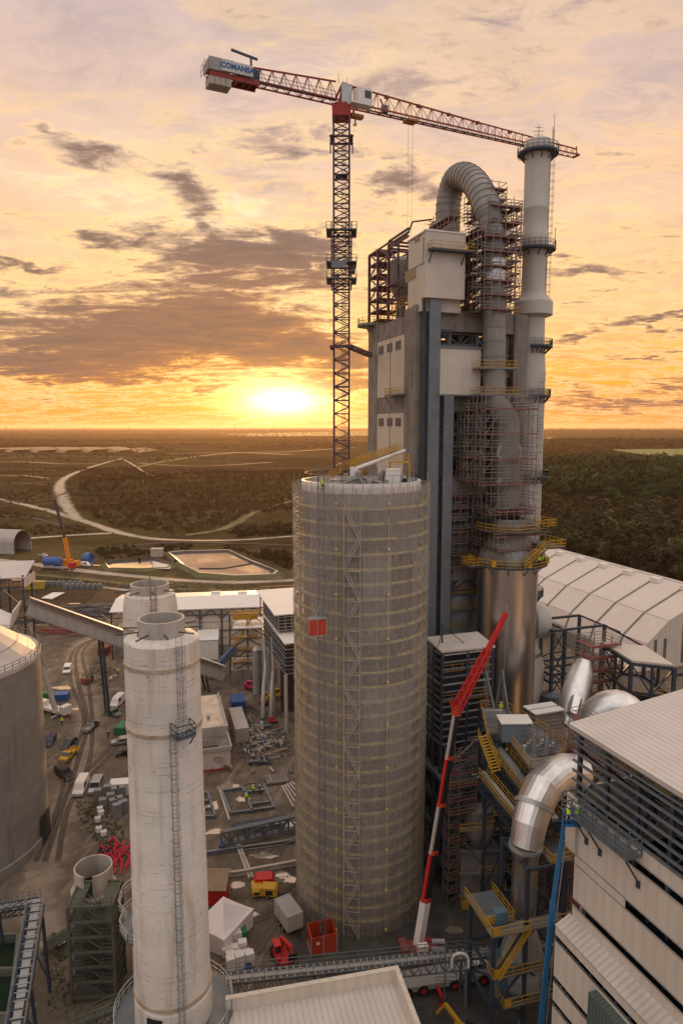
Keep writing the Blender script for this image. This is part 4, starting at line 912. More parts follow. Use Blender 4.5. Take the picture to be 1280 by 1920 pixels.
b = B(); b.box(-1.6,-2.6,zc0+2.6,.8,-1.7,zc0+3.6); b.box(1.2,-1.0,zc0+2.4,2.2,1,zc0+3.4); part('jacking_unit', b, steel_grey, cg)
for py in (255,262): pass
b = B(); z = P(640,262,CY).z
for s_ in (-1,1): b.bar((-1.9,s_*1.5,z),(1.9,s_*1.5,z),.22); b.bar((s_*1.5,-1.9,z),(s_*1.5,1.9,z),.22); b.bar((s_*1.7,0,z+.5),(s_*1.75,0,z-2),.2)
part('collar', b, crane_navy, crane)
# tie to the concrete tower
b = B(); zt_ = P(640,652,CY).z; e = P(694,650,128); t0 = V((1.2,.5,zt_)); t1 = V((e.x,e.y-CY,zt_)); b.truss(t0,t1,.55,.7,9,.09); b.bar((-1.9,-1.6,zt_),(1.9,-1.6,zt_),.4); b.bar((-1.6,-1.7,zt_),(-1.6,1.7,zt_),.4); b.bar((1.6,-1.7,zt_),(1.6,1.7,zt_),.4); b.bar((1.2,1.6,zt_),(t1.x,t1.y+1.5,zt_),.2); part('mast_tie', b, crane_navy, crane)
b = B(); b.box(-1.45,-1.45,CT-.1,1.45,1.45,CT+1.5); b.lathe([(1.5,CT+1.5),(1.5,CT+1.9)], (0,0), 24); part('slewing_ring', b, M('slew_red', (.36,.025,.02), .5), crane)
ju = link(bpy.data.objects.new('slewing_head', None)); ju.parent = crane; ju.location = (0,0,CT+1.9); ju.rotation_euler = (0,0,JA)
# jib along +x of the head
def tri(b, x0, x1, z0, h0, h1, w0, w1, bays, r=.07, rc=.13):
    f = lambda x: (x-x0)/(x1-x0); hh = lambda x: h0+(h1-h0)*f(x); ww = lambda x: (w0+(w1-w0)*f(x))/2
    for s_ in (-1,1): b.bar((x0,s_*ww(x0),z0),(x1,s_*ww(x1),z0),rc*1.5)
    b.bar((x0,0,z0+hh(x0)),(x1,0,z0+hh(x1)),rc*1.6)
    for i in range(bays):
        a_, c_ = x0+(x1-x0)*i/bays, x0+(x1-x0)*(i+1)/bays; m2 = (a_+c_)/2
        for s_ in (-1,1): b.bar((a_,s_*ww(a_),z0),(m2,0,z0+hh(m2)),r*1.2); b.bar((c_,s_*ww(c_),z0),(m2,0,z0+hh(m2)),r*1.2)
        b.bar((a_,-ww(a_),z0),(a_,ww(a_),z0),r*1.2); b.bar((a_,-ww(a_),z0),(c_,ww(c_),z0),r)
    return b
b = tri(B(), 1.0, 26, .3, 2.9, 1.9, 1.9, 1.7, 12); b = tri(b, 26, 48.6, .3, 1.9, 1.25, 1.7, 1.5, 15, .06, .11); b.bar((48.6,-.8,.3),(48.6,.8,.3),.3); b.bar((48.6,0,.3),(48.6,0,2.0),.18)
for x in (8, 14, 20, 26, 33): b.box(x-.3,-.25,2.9-(x/26),x+.3,.25,3.3-(x/26))
part('jib', b, crane_red, ju)
b = tri(B(), -14.3, -1.0, .3, 2.2, 3.0, 1.7, 1.9, 7); b.bar((-14.3,0,2.5),(-15.6,0,.6),.16); part('counter_jib', b, crane_red, ju)
b = B(); b.box(-14.5,-.9,.15,-1.2,-.5,.22); b.rail([(-14.5,-1.0,.3),(-1.5,-1.0,.3)], r=.035, step=2); b.box(2.5,-.3,.1,44,.1,.16); part('walkway', b, steel_navy, ju)
b = B(); 
for s_ in (-1,1): b.box(-21.2,s_*1.0-.14,-.35,-13.8,s_*1.0+.14,.35)
for x in np.linspace(-21,-14,8): b.box(x-.1,-.85,-.25,x+.1,.85,.25)
part('deck_frame', b, crane_red, ju)
for i in range(4):
    x = -21.3+i*.82; b = B(); b.box(x,-1.1,-1.4,x+.76,1.1,-.37); b.box(x,-.6,.36,x+.76,.6,2.0); part('counterweight', b, concrete_pale, ju)
b = B(); b.box(-21.5,-1.25,.36,-21.35,1.25,1.8); b.box(-21.34,-1.32,.4,-17.7,-1.14,2.1); b.rail([(-21.9,-1.3,.1),(-21.9,1.3,.1)], h=1.4); part('weight_cover', b, grey_paint, ju)
b = B(); b.box(-19.6,-1.5,.45,-14.9,-1.34,1.95); sgn = part('sign_board', b, M('sign_grey_white', (.50,.50,.50), .5), ju)
text_part('lettering', 'COMANSA', 1.02, blue, ju, (-17.25,-1.53,1.2), (pi/2,0,0), .02, .035)
b = B(); b.box(-17.3,-.9,.36,-14.0,.9,1.6); b.lathe([(.8,.36),(.8,2.0)], (-15.2,0), 16); b.box(-14.8,-.7,.36,-13.6,.7,2.0); part('winch', b, steel_navy, ju)
b = B(); b.bar((-14.6,.3,.3),(-14.6,.3,4.0),.26); b.bar((-17.6,.3,4.4),(-13.6,.3,3.9),.24,.3); b.bar((-18.4,.3,.36),(-17.2,.3,2.8),.1); b.bar((-17.2,.3,2.8),(-16.2,.3,2.7),.1); b.bar((-16.2,.3,2.7),(-16.2,.3,.36),.1); part('service_davit', b, steel_navy, ju)
b = B(); b.box(1.4,-2.9,-.3,3.9,-1.2,1.9); b.box(.4,-2.9,-.5,4.1,-1.1,-.31); cabn = part('cab', b, white_paint, ju)
b = B(); b.box(3.9,-2.75,.3,3.95,-1.35,1.7); b.box(2.6,-2.94,.5,3.7,-2.905,1.6); part('window', b, glass, cabn)
b = B(); b.box(-.6,-1.45,-.2,1.1,-1.2,2.7); part('electrical_cabinet', b, steel_pale, ju)
b = B(); b.box(-.7,-1.1,-.1,1.2,1.1,.5); b.bar((-.2,0,.5),(.4,0,3.4),.5); b.bar((1.1,0,.5),(.5,0,3.4),.4); b.bar((-1.2,0,.5),(.2,0,3.3),.3); part('apex_frame', b, crane_red, ju)
b = B(); xs_ = 12.6; b.box(xs_-1,-.9,-.25,xs_+1,.9,.05); b.lathe([(.25,-.5),(.25,-.2)],(xs_,0),10); part('trolley', b, rust, ju)
b = B(); b.bar((xs_-.45,0,-.3),(xs_-.35,0,-21),.03); b.bar((xs_+.45,0,-.3),(xs_+.35,0,-21),.03); b.box(xs_-.4,-.25,-22,xs_+.4,.25,-21); part('hoist_rope', b, steel_navy, ju)
b = B(); b.box(1.5,-.5,-1.4,3.7,.5,-.9); b.bar((2.2,0,-.9),(2.0,0,.2),.25); b.path([(2.4,0,-1.4),(2.4,0,-2.0),(2.6,0,-2.4),(2.3,0,-2.6),(2.1,0,-2.3)], .13, 8); part('parked_hook', b, rust, ju)
b = B(); b.path([(6.8,-.2,2.2),(7.4,-.2,1.2),(7.6,-.2,.5)], .12, 6); b.box(7.2,-.4,.3,8.2,.4,1.4); b.bar((-.5,0,3.2),(-.5,0,4.6),.06); b.bar((1,0,3.2),(1,0,4.2),.06); part('jib_winch', b, steel_grey, ju)
# ---------------------------------------------------------------- twin white chimneys
def chimney(name, label, px, pyref, Y, prof, bands, neck, seed):
    X = P(px, pyref, Y).x; t = thing(name, label, 'chimney', (X,Y,0)); zz = lambda py: P(px, py, Y).z
    b = B(); b.lathe([(r, max(0, zz(py))) for py, r in prof], (0,0), 64); sh = part('shaft', b, white_stain, t, True)
    zn0, zn1, rn = zz(neck[0]), zz(neck[1]), neck[2]
    b = B(); b.ring((0,0),rn-.22,rn,zn0-1,zn1,48); b.lathe([(rn-.2,zn0-1.5),(.05,zn0-1.6)],(0,0),32); part('flue_liner', b, concrete_pale, t, True)
    rr = random.Random(seed)
    for py, r in bands:
        b = B(); z = zz(py); b.ring((0,0),r-.1,r+.09,z-.16,z+.16,64); part('band', b, MATS['chimney_band'], sh, True)
    b = B()
    for k in range(9):
        a = 2*pi*k/9+.2; c = (cos(a), sin(a)); b.bar(((rn-.05)*c[0],(rn-.05)*c[1],zn0+.55),((rn+1.5+rr.random()*.7)*c[0],(rn+1.5)*c[1],zn0+.45+rr.random()*.2),.11)
    part('bracket_bar', b, rust if 0 else steel_navy, t)
    return t, zz
chimney_band = M('chimney_band', (.40,.32,.23), .85, var=.25, col2=(.25,.15,.08), s2=.6, amt=.7)
chA, zA_ = chimney('white_chimney', 'nearer white chimney with rust streaks, caged ladder and a door at its foot', 303, 1180, 60,
    [(2300,3.75),(1848,3.66),(1846,3.55),(1525,3.42),(1523,3.36),(1350,3.34),(1245,3.33),(1196,3.30),(1190,2.9),(1187,2.15)], [(1236,3.33),(1352,3.36),(1838,3.6)], (1190,1158,2.08), 1)
chB, zB_ = chimney('white_chimney', 'farther white chimney with flaking brick top, standing half behind the first', 281, 1100, 76,
    [(2100,3.6),(1710,3.4),(1705,3.25),(1400,3.12),(1160,3.06),(1130,2.95),(1113,2.75),(1110,2.15)], [(1170,3.1),(1690,3.3)], (1112,1094,2.15), 2)
def on(r, dgr): a = radians(-90+dgr); return V((r*cos(a), r*sin(a), 0))
nA = lambda dgr: V((cos(radians(-90+dgr)), sin(radians(-90+dgr)), 0))
b = B(); z0, z1 = zA_(1345), zA_(1188); b.ladder(on(3.46,39)+V((0,0,z0)), z1-z0+.6, nA(39), .5, True, .024, .4); part('caged_ladder', b, steel_grey, chA)
b = B(); z0, z1 = zA_(1900), zA_(1322); b.ladder(on(3.78,25)+V((0,0,z0)), z1-z0, nA(25), .5, True, .024, .4); part('caged_ladder', b, steel_grey, chA)
b = B(); z0 = zA_(1349); c0, c1 = on(3.5,24), on(3.5,52); t_ = nA(38); pl = [c0, c0+t_*1.25, c1+t_*1.25, c1]
b.slab([p+V((0,0,z0)) for p in pl], .18); b.bar(c1+t_*1.1+V((0,0,z0-.1)), c1+V((0,0,z0-1.3)), .1); o = part('rest_platform', b, steel_grey, chA)
b = B(); b.rail([p+V((0,0,z0)) for p in pl], r=.045, step=1)
b.bar(pl[1]+V((0,0,z0)), pl[2]+V((0,0,z0+1.1)), .04); b.bar(pl[2]+V((0,0,z0)), pl[3]+V((0,0,z0+1.1)), .04); part('guard_rail', b, steel_navy, o)
b = B(); z0 = zA_(1893); b.ring((0,0),3.5,5.7,z0-.3,z0,48); g = part('ring_platform', b, steel_grey, chA)
b = B(); b.rail([(5.6*cos(2*pi*k/36),5.6*sin(2*pi*k/36),z0) for k in range(37)], r=.045, step=1); part('guard_rail', b, steel_pale, g)
b = B(); p = on(3.68,-14); d_ = nA(-14); s_ = d_.cross(V((0,0,1)))
q0, q1 = p-s_*.75, p+s_*.75; b.slab([q1+d_*.06+V((0,0,z0)), q0+d_*.06+V((0,0,z0)), q0+d_*.06+V((0,0,z0+2.3)), q1+d_*.06+V((0,0,z0+2.3))], .3); part('door', b, black, chA)
b = B(); z0 = zB_(1722); b.ring((0,0),3.3,4.9,z0-.25,z0,8,pi*.6,pi*2.0); g = part('ring_platform', b, steel_grey, chB)
b = B(); b.rail([(4.85*cos(pi*.6+pi*1.4*k/8),4.85*sin(pi*.6+pi*1.4*k/8),z0) for k in range(9)], r=.05, step=1); b.rail([(4.85*cos(pi*.6+pi*1.4*k/8),4.85*sin(pi*.6+pi*1.4*k/8),z0+2.6) for k in range(5)], r=.05, step=1); part('guard_rail', b, steel_pale, g)
b = B(); z0, z1 = zB_(1300), zB_(1112); b.ladder(on(3.2,22)+V((0,0,z0)), z1-z0+1.6, nA(22), .5, True, .035, .4); b.bar(on(3.1,17)+V((0,0,zB_(1112))), on(3.1,17)+V((0,0,zB_(1068))), .09); part('caged_ladder', b, wood, chB)
# ---------------------------------------------------------------- broad concrete silo on the left
LO = V((-66.5,107.3,0)); LR = 16.0; lz = P(0,1274,98.8).z
ls = thing('storage_silo', 'broad round concrete silo with shallow cone roof and dark streaks, at the left edge', 'silo', LO)
b = B(); b.lathe([(LR+.35,0),(LR+.35,1.4),(LR,1.5),(LR,lz)], (0,0), 96); part('shell', b, silo_concrete, ls, True)
b = B(); b.lathe([(LR+.25,lz-.5),(LR+.25,lz+.15),(LR-.6,lz+.25),(1.2,lz+10.2),(1.2,lz+10.8)], (0,0), 24); part('cone_roof', b, roofing_y if 0 else M('cone_roof_sheet', (.50,.44,.40), .5, var=.1, col2=(.33,.28,.25), s2=.3, amt=.5), ls)
b = B(); b.rail([(LR*cos(2*pi*k/64),LR*sin(2*pi*k/64),lz+.2) for k in range(65)], r=.045, step=1.6)
for rr2 in (.45,.8): 
    for k in range(48): a, c = 2*pi*k/48, 2*pi*(k+1)/48; z = lz+.3+(1-rr2)*10; b.bar((LR*rr2*cos(a),LR*rr2*sin(a),z),(LR*rr2*cos(c),LR*rr2*sin(c),z),.07)
part('roof_rail', b, steel_grey, ls)
for dg, wd in ((-62,.8),(-53,.35),(-71,.5)):
    a = radians(dg); b = B(); b.lathe([(LR+.02,0),(LR+.02,lz-1.5-abs(dg+62)*.1)], (0,0), 6, a-wd/LR/1.5, a+wd/LR/1.5); part('damp_streak', b, MATS.get('damp') or M('damp', (.15,.14,.135), .8, var=.2), ls, True)
a = radians(8); b = B(); q = G(88,1560); d_ = (V((q.x,q.y,0))-LO).normalized(); a = atan2(d_.y,d_.x)-.10; b.lathe([(LR+.42,0),(LR+.42,5.2)], (0,0), 6, a-.16, a+.1); part('doorway', b, dark_void, ls, True)
# ---------------------------------------------------------------- big clad building, lower right
BO = P(1080,1357,62); BO = V((BO.x,62,0)); BR = 20.0; lr = Loc(BO, BR)
rb = thing('filter_building', 'big cream clad building with open steel top storey and pale ribbed roof, lower right corner', 'building', BO, BR)
zr = lr(1080,1357,x=0).z; e2 = lr(1280,1297,y=0); yend = -52; XW = 44
slope = (e2.z-zr)/e2.x
b = B(); rx = XW; b.slab([(-.5,.5,zr-.5*slope),(-.5,yend,zr-.5*slope),(rx,yend,zr+rx*slope),(rx,.5,zr+rx*slope)], .45); part('roof', b, roofing, rb)
wz = lambda px, py, x=0: lr(px, py, x=x)
zc_top = wz(1176,1569).z          # top of the cladding
s1a, s1b = wz(1176,1600).z, wz(1176,1616).z
s2a, s2b = wz(1135,1652).z, wz(1135,1671).z
s3a, s3b = wz(1071,1680).z, wz(1071,1695).z
zl1 = wz(1073,1720).z
def wall(z0, z1, y0, y1, x=0, th=.08, nm='wall_panel', m=None):
    b = B(); b.box(x,y1,z0,x+th,y0,z1); return part(nm, b, m or cladding_side, rb)
y0w = wz(1075,1640).y
wall(s1a, zc_top-.0, wz(1176,1600).y, yend)
y2 = wz(1135,1652).y
wall(s2a+.003, s1b-.003, y0w, yend)
wall(s3a, s2b, y0w, yend); wall(s2b+.003, s2a, y0w, y2+.004)
wall(zl1, s3b, y0w, yend)
wall(wz(1069,1590).z, wz(1069,1486).z, wz(1060,1540,x=-.25).y, wz(1079,1540,x=-.25).y, -.25, .2)
wall(wz(1069,1590).z-1.2, zc_top-.3, y0w, wz(1176,1600).y+.004, .003)
# dark glazing behind the slots
b = B(); b.box(1.3,yend,2,1.5,y0w,zc_top-.5); part('window_band', b, glass, rb)
for za in (s1b, s2b, s3b):
    b = B(); 
    for k in range(24): y = y0w-.3-k*2.1; b.box(.5,y-.07,za-.05,.7,y+.07,za+(s1a-s1b)*1.05+.3)
    part('window_post', b, steel_navy, rb)
for za in (s1a, s1b, s2a, s2b, s3a, s3b):
    b = B(); b.box(-.06,yend,za-.06,-.002,y0w,za+.06); part('flashing', b, grey_paint, rb)
# lower lean-to that steps out
xl = -1.6; q = lr(1041,1733,x=xl); zt1 = q.z; ya = q.y
b = B(); b.slab([(xl-.1,ya,zt1),(xl-.1,yend,zt1),(.0,yend,zl1+.1),(.0,ya,zl1+.1)], .25); part('ledge_roof', b, roofing_y, rb)
w1 = lr(1041,1752,x=xl).z; w2 = lr(1041,1762,x=xl).z; w3 = lr(1037,1828,x=xl).z; w4 = lr(1037,1838,x=xl).z; w5 = lr(1034,1872,x=xl).z; w6 = lr(1034,1882,x=xl).z
for z0, z1 in ((w1,zt1-.25),(w3,w2),(w5,w4),(2,w6)): wall(z0, z1, ya, yend, xl, .08)
b = B(); b.box(xl+1.1,yend,2,xl+1.3,ya-.1,zt1-.3); part('window_band', b, glass, rb)
for za in (w2, w4, w6):
    b = B()
    for k in range(24): y = ya-.2-k*1.6; b.box(xl+.05,y-.06,za-.02,xl+.4,y+.06,za+.75)
    b.box(xl-.05,yend,za-.05,xl-.002,ya,za+.05); part('window_post', b, steel_navy, rb)
b = B(); qd = lr(1102,1860,x=xl-.9); b.box(xl-.9,qd.y-9,0,xl-.005,qd.y,qd.z); 
part('service_door', b, M('green_grey_sheet', (.10,.125,.12), .6, var=.1, corr=.4, ax='y', corrd=.6), rb)
b = B(); b.box(.0,ya,0,XW,y0w+.2,0.1); b.box(.8,y0w-.4,.1,XW,y0w-.1,zr-6); part('end_wall', b, cladding_side, rb)
# open steel storey under the roof
b = B(); zf0 = zc_top-.2
for k in range(14):
    y = -.4-k*3.7; b.bar((.3,y,zf0-2),(.3,y,zr-.4),.36); b.bar((6,y,zf0-2),(6,y,zr),.36)
    b.bar((.3,y,zf0),(.3,y-3.7,zr-2.5),.16); b.bar((.3,y,zr-2.5),(6,y,zf0),.2); b.bar((6,y,zf0),(6,y-3.7,zr-.6),.2); b.bar((.3,y,zr-.7),(14,y,zr+1.2),.3)
    if k%2: b.bar((3,y-1.8,zf0-1),(6,y,zr-1),.2); b.bar((3,y-1.8,zf0-1),(2,y-4,zr-2),.18)
part('steel_frame', b, steel_navy, rb)
for i, fz in enumerate((.04,.12,.2,.33,.46,.60,.73,.86,.96)):
    z = zr-.5-(zr-.5-zf0)*fz; b = B(); b.box(-.12,yend,z-.10,.10,.2,z+.10); b.bar((3.2,0,z),(3.2,yend,z),.14) if i%2 else None; part('girt', b, steel_grey, rb)
b = B(); zz = zr-2.1; b.box(1.2,yend,zz-.25,4.5,-2,zz); part('walkway', b, steel_grey, rb)
b = B(); b.rail([(.9,-3,zz),(.9,yend,zz)], r=.045, mids=3, step=1.2); 
for y in (-7,-8.4,-10,-14): b.box(1.4,y-.9,zz,2.2,y,zz+1.6)
part('guard_rail', b, yellow, rb)
b = B(); b.box(7,-40,zf0-10,XW,-1,zf0-6); b.box(16,yend,zf0-8,16.3,-1,zr-.5); part('inner_floor', b, dark_void, rb)
for y, z, r in ((-13,zf0+1.2,1.5),(-26,zf0-.4,1.3),(-36,zf0-.6,1.5)):
    b = B(); b.path([(4.2,y,zf0-4),(4.2,y,z),(5.0,y-.3,z+1.6),(7,y-.4,z+2.2)], r*.8, 18); part('bright_duct', b, alu, rb, True)
b = B(); b.lathe([(2.3,zf0-8),(2.3,zf0-1.2),(.2,zf0+.6)], (4.5,-31), 8); part('fan_casing', b, steel_pale, rb)
# hanging balcony
qa, qb_ = wz(1079,1530), wz(1176,1572); zb0 = wz(1176,1618,x=-1.6).z
b = B(); ybA, ybB = qa.y, lr(1174,1590,x=-1.7).y; zb1 = lr(1174,1578,x=-1.7).z; zb0 = lr(1174,1614,x=-1.7).z
b.box(-1.75,ybB,zb0-.12,-.02,ybA,zb0)
for x in (-1.7,-.1):
    for k in range(7): y = ybA+(ybB-ybA)*k/6; b.bar((x,y,zb0),(x,y,zb1),.11)
    for z in (zb0+.5,zb0+1,zb1): b.bar((x,ybA,z),(x,ybB,z),.1)
for y in (ybA, ybB): b.bar((-1.7,y,zb1),(-.1,y,zb1),.1); b.bar((-1.7,y,zb0+.6),(-.1,y,zb0+.6),.1)
part('hanging_balcony', b, steel_grey, rb)
b = B()
for f in (.2,.42,.98): y = ybA+(ybB-ybA)*f; b.bar((-1.65,y,zb0-.1),(-.05,y,zb0-2.6),.13); b.box(-.2,y-.16,zb0-3.0,-.003,y+.16,zb0-2.4)
part('strut', b, steel_navy, rb)
# ---------------------------------------------------------------- foreground roof
FO = P(745,1812,64); FO = V((FO.x,64,0)); FR = 12.5; lf_ = Loc(FO, FR); fz = P(745,1812,64).z
fb = thing('foreground_building', 'flat ribbed pale roof with raised parapet in the foreground centre', 'building', FO, FR)
fl_ = lf_(423,1872,z=fz).x
b = B(); b.box(fl_,-16,0,-.35,-.35,fz-1.4); part('roof', b, roofing, fb)
b = B(); b.box(fl_,-.345,0,-.002,0,fz); b.box(-.35,-16,0,0,-.35,fz-.004); part('parapet', b, cladding_side, fb)
b = B(); b.box(fl_,-.42,fz+.003,.06,.07,fz+.07); b.box(-.4,-16,fz+.003,.06,-.422,fz+.065); part('coping', b, cladding_side, fb)
b = B(); b.box(fl_+1,-9.6,fz-1.39,-1,-9.4,fz-1.25); b.bar((fl_+9,-10,fz-1.4),(fl_+9,-10,fz-.3),.35); b.bar((fl_+1,-8,fz-1.3),(fl_+9,-8.6,fz-1.3),.1); part('ridge_capping', b, concrete_pale, fb)
# ---------------------------------------------------------------- conveyor footbridge across the front
def trestle(name, label, a, b_, wd, bays, m, legs=(), dz=1.5, group=None, ladder=True):
    t = thing(name, label, 'conveyor', (0,0,0), 0, group); b = B(); a, b_ = V(a), V(b_); b.truss(a, b_, dz, wd, bays, .09); part('truss', b, m, t)
    d = (b_-a).normalized(); s_ = d.cross(V((0,0,1))).normalized(); up = V((0,0,dz))
    b = B(); b.bar(a+up*1.02, b_+up*1.02, wd*.55, .1); k = int((b_-a).length/.8)
    for i in range(k): p = a.lerp(b_, i/k)+up*1.05; b.bar(p-s_*wd*.55, p+s_*wd*.55, .16, .08)
    part('belt_deck', b, grey_paint if m is not moss else moss, t)
    b = B(); 
    for o in (-1,1): b.rail([a+up+s_*o*wd*.58, b_+up+s_*o*wd*.58], r=.04, step=1.4)
    part('guard_rail', b, steel_grey if m is not moss else moss, t)
    b = B()
    for f in legs:
        p = a.lerp(b_, f)
        for o in (-1,1): b.bar(p+s_*o*wd*.5, V((p.x+s_.x*o*wd*.7, p.y+s_.y*o*wd*.7, 0)), .3)
        b.bar(V((p.x+s_.x*wd*.6,p.y+s_.y*wd*.6,p.z*.2)), V((p.x-s_.x*wd*.6,p.y-s_.y*wd*.6,p.z*.8)), .14)
    if legs: part('leg', b, m, t)
    return t
trestle('conveyor_bridge', 'long lattice conveyor bridge with rails running behind the foreground roof', P(380,1862,70), P(1040,1792,78), 1.5, 44, steel_grey, (.3,.52,.72,.95))
trestle('conveyor_bridge', 'steep lattice conveyor with pale rails rising at the lower left corner', P(28,1960,66), P(70,1700,78), 1.7, 14, steel_navy, (.35,.9), 1.0)
trestle('conveyor_bridge', 'short level lattice conveyor entering from the left edge', P(-30,1722,84), P(66,1706,78.5), 1.6, 7, steel_navy, (.2,), 1.1)
trestle('conveyor_bridge', 'lattice walkway leading to the foot of the nearer white chimney', P(120,1945,68), P(240,1895,66), 1.4, 8, moss, (.15,.75), 1.0)
# ---------------------------------------------------------------- slatted steel building between silo and stainless cylinder
SO = P(829,1220,98); SZ = SO.z; SO = V((SO.x,98,0)); ls_ = Loc(SO, ROT)
sb = thing('slatted_building', 'narrow steel framed building with horizontal girts and white roof, between silo and stainless cylinder', 'building', SO, ROT)
sx = ls_(923,1211,y=0).x; sy = ls_(801,1179,x=0).y
b = B(); b.slab([(-.3,-.3,SZ),(sx+.3,-.3,SZ-.15),(sx+.3,sy,SZ+.6),(-.3,sy,SZ+.6)], .3); part('roof', b, roofing, sb)
b = B(); b.bar((1.2,2.5,SZ),(1.2,2.5,SZ+3.2),.2); b.bar((1.2,2.5,SZ+3.0),(4.5,1.6,SZ+.2),.1); b.bar((1.2,2.5,SZ+2.2),(-.2,1.2,SZ+.1),.08); part('roof_post', b, steel_navy, sb)
zgb = ls_(829,1395,y=0).z; b = B()
for x in (0, sx*.5, sx):
    for y in (0, sy*.5, sy): b.bar((x,y,0),(x,y,SZ-.3),.38)
for z in (zgb, zgb*.66, zgb*.33):
    b.bar((0,0,z),(sx,0,z),.3); b.bar((0,0,z),(0,sy,z),.3); b.bar((0,0,z-zgb*.33),(sx*.5,0,z),.2); b.bar((sx,0,z-zgb*.33),(sx*.5,0,z),.2); b.bar((0,sy,z-zgb*.33),(0,0,z),.2); b.bar((sx,0,z),(sx,sy,z),.3)
part('steel_frame', b, steel_navy, sb)
for i in range(13):
    z = SZ-.7-(SZ-.7-zgb)*i/12; b = B(); b.box(-.16,-.16,z-.11,sx+.16,.02,z+.11); b.box(-.16,.021,z-.11,.02,sy,z+.11); part('girt', b, steel_grey if i%4 else steel_pale, sb)
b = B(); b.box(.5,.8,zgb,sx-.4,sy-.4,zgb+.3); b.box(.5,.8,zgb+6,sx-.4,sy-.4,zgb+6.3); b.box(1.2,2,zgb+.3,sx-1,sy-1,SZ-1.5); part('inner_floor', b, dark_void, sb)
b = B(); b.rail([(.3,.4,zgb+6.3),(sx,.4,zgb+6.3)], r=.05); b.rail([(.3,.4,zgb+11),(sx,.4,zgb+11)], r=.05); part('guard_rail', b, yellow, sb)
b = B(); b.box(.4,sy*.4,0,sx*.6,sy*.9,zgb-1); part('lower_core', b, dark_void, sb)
# scaffold stair in front of its foot
st_o = G(838,1700); st = thing('stair_scaffold', 'narrow red decked scaffold stair tower below the slatted building', 'scaffold', (st_o.x,st_o.y,0), ROT)
h_ = P(838,1405,st_o.y).z; tb, dk = B(), B()
for x in (0,1.6,4.4):
    for y in (0,1.6): tb.bar((x,y,0),(x,y,h_),.09)
k = int(h_/1.9)
for i in range(k):
    z = i*h_/k
    for dz_ in (0,.6,1.1):
        for y in (0,1.6): tb.bar((0,y,z+dz_),(4.4,y,z+dz_),.07)
        for x in (0,4.4): tb.bar((x,0,z+dz_),(x,1.6,z+dz_),.07)
    dk.box(0,0,z-.1,1.6,1.6,z); dk.box(1.65,0,z-.1,4.4,.5,z)
    tb.bar((1.7,1.0,z),(4.3,1.0,z+h_/k),.4,.08); tb.bar((0,-.05,z),(1.6,-.05,z+h_/k),.06)
part('tube_frame', tb, tube_grey, st); part('deck', dk, deck_red, st)
# ---------------------------------------------------------------- long white hall on the right
HLo = V((0,0,0)); hall = thing('storage_hall', 'vast white vaulted storage hall with dark cross strips, right of the stack', 'hall', HLo, ROT)
gy, fy = 151.0, 330.0
prof = [(141.5,0),(144.6,8),(152.2,14.2),(168.5,21.5),(184.8,14.2),(192.4,8),(195.5,0)]
b = B(); k = len(prof)
for y in (gy, fy): b.v += [(x,y,z) for x, z in prof]
b.f = [(i,i+1,k+i+1,k+i) for i in range(k-1)]; part('vault_skin', b, hall_skin, hall)
b = B(); b.add([(x,gy+.05,z) for x, z in prof], [tuple(range(k))]); b.v = b.v; gb = part('gable_wall', b, cladding_side, hall)
for x in (147.3,150.8,157.5,163):
    b = B(); b.box(x,gy-.05,1,x+1.0,gy+.04,9 if x < 151 else 13); part('window', b, louvre, gb)
for i in range(13):
    y = gy+9+i*12.4; b = B()
    for (x0,z0),(x1,z1) in zip(prof[:3], prof[1:4]):
        nn = V((-(z1-z0),0,x1-x0)).normalized()*.04; f0, f1 = (.0,1.0) if x1 < 160 else (.0,.86)
        p, q = V((x0,y,z0)), V((x1,y,z1)); q = p.lerp(q,f1); b.add([p+nn, q+nn, q+nn+V((0,1.0,0)), p+nn+V((0,1.0,0))], [(0,1,2,3)])
    part('dark_strip', b, dark_strip, hall)
b = B(); p0, p1 = V((152.2,gy,14.25)), V((152.2,fy,14.25)); b.bar(p0,p1,.12,.1); b.bar((144.6,gy,8.05),(144.6,fy,8.05),.1); part('seam', b, concrete_pale, hall)
for i in range(8):
    b = B(); y = gy+6+i*12.4; b.box(165.2,y,20.2,167.2,y+3.5,21.7); part('ridge_vent', b, white_paint, hall)
b = B(); b.bar((168.5,gy,21.7),(168.5,fy,21.7),.5,.35); part('ridge_cap', b, white_paint, hall)
b = B(); b.box(139.0,gy+20,0,141.6,fy,4.2); b.box(138.9,gy+20,2,139.0,fy,3.4); part('side_aisle', b, dark_strip, hall)
# ---------------------------------------------------------------- navy steel frame, canopy and bright ducts
FO2 = P(1030,1330,118); FO2 = V((FO2.x,118,0)); f2 = Loc(FO2, ROT)
fr = thing('steel_portal_frame', 'bare navy steel portal frame standing in front of the white hall', 'frame', FO2, ROT)
zt2 = f2(1020,1185,y=0).z; xw_ = f2(1132,1183,y=0).x; b = B()
for x in (0, 2.6, xw_):
    for y in (0, 7): b.bar((x,y,0),(x,y,zt2 if x else zt2-.4),.5)
for z in (zt2, zt2-8.2, zt2-9.6):
    for y in (0,7): b.bar((0,y,z),(xw_,y,z),.42)
    b.bar((0,0,z),(0,7,z),.4); b.bar((2.6,0,z),(2.6,7,z),.3)
for i in range(6):
    z = zt2-4*i; b.bar((0,0,z),(2.6,0,z-4),.16); b.bar((2.6,0,z),(0,0,z-4),.16); b.bar((0,0,z-4),(2.6,0,z-4),.25); b.bar((0,0,z),(0,7,z-4),.16)
b.bar((xw_,0,zt2),(xw_+9,-1,zt2-5),.35); b.bar((xw_,7,zt2),(xw_+9,6,zt2-4),.35)
part('steel_member', b, steel_navy, fr)
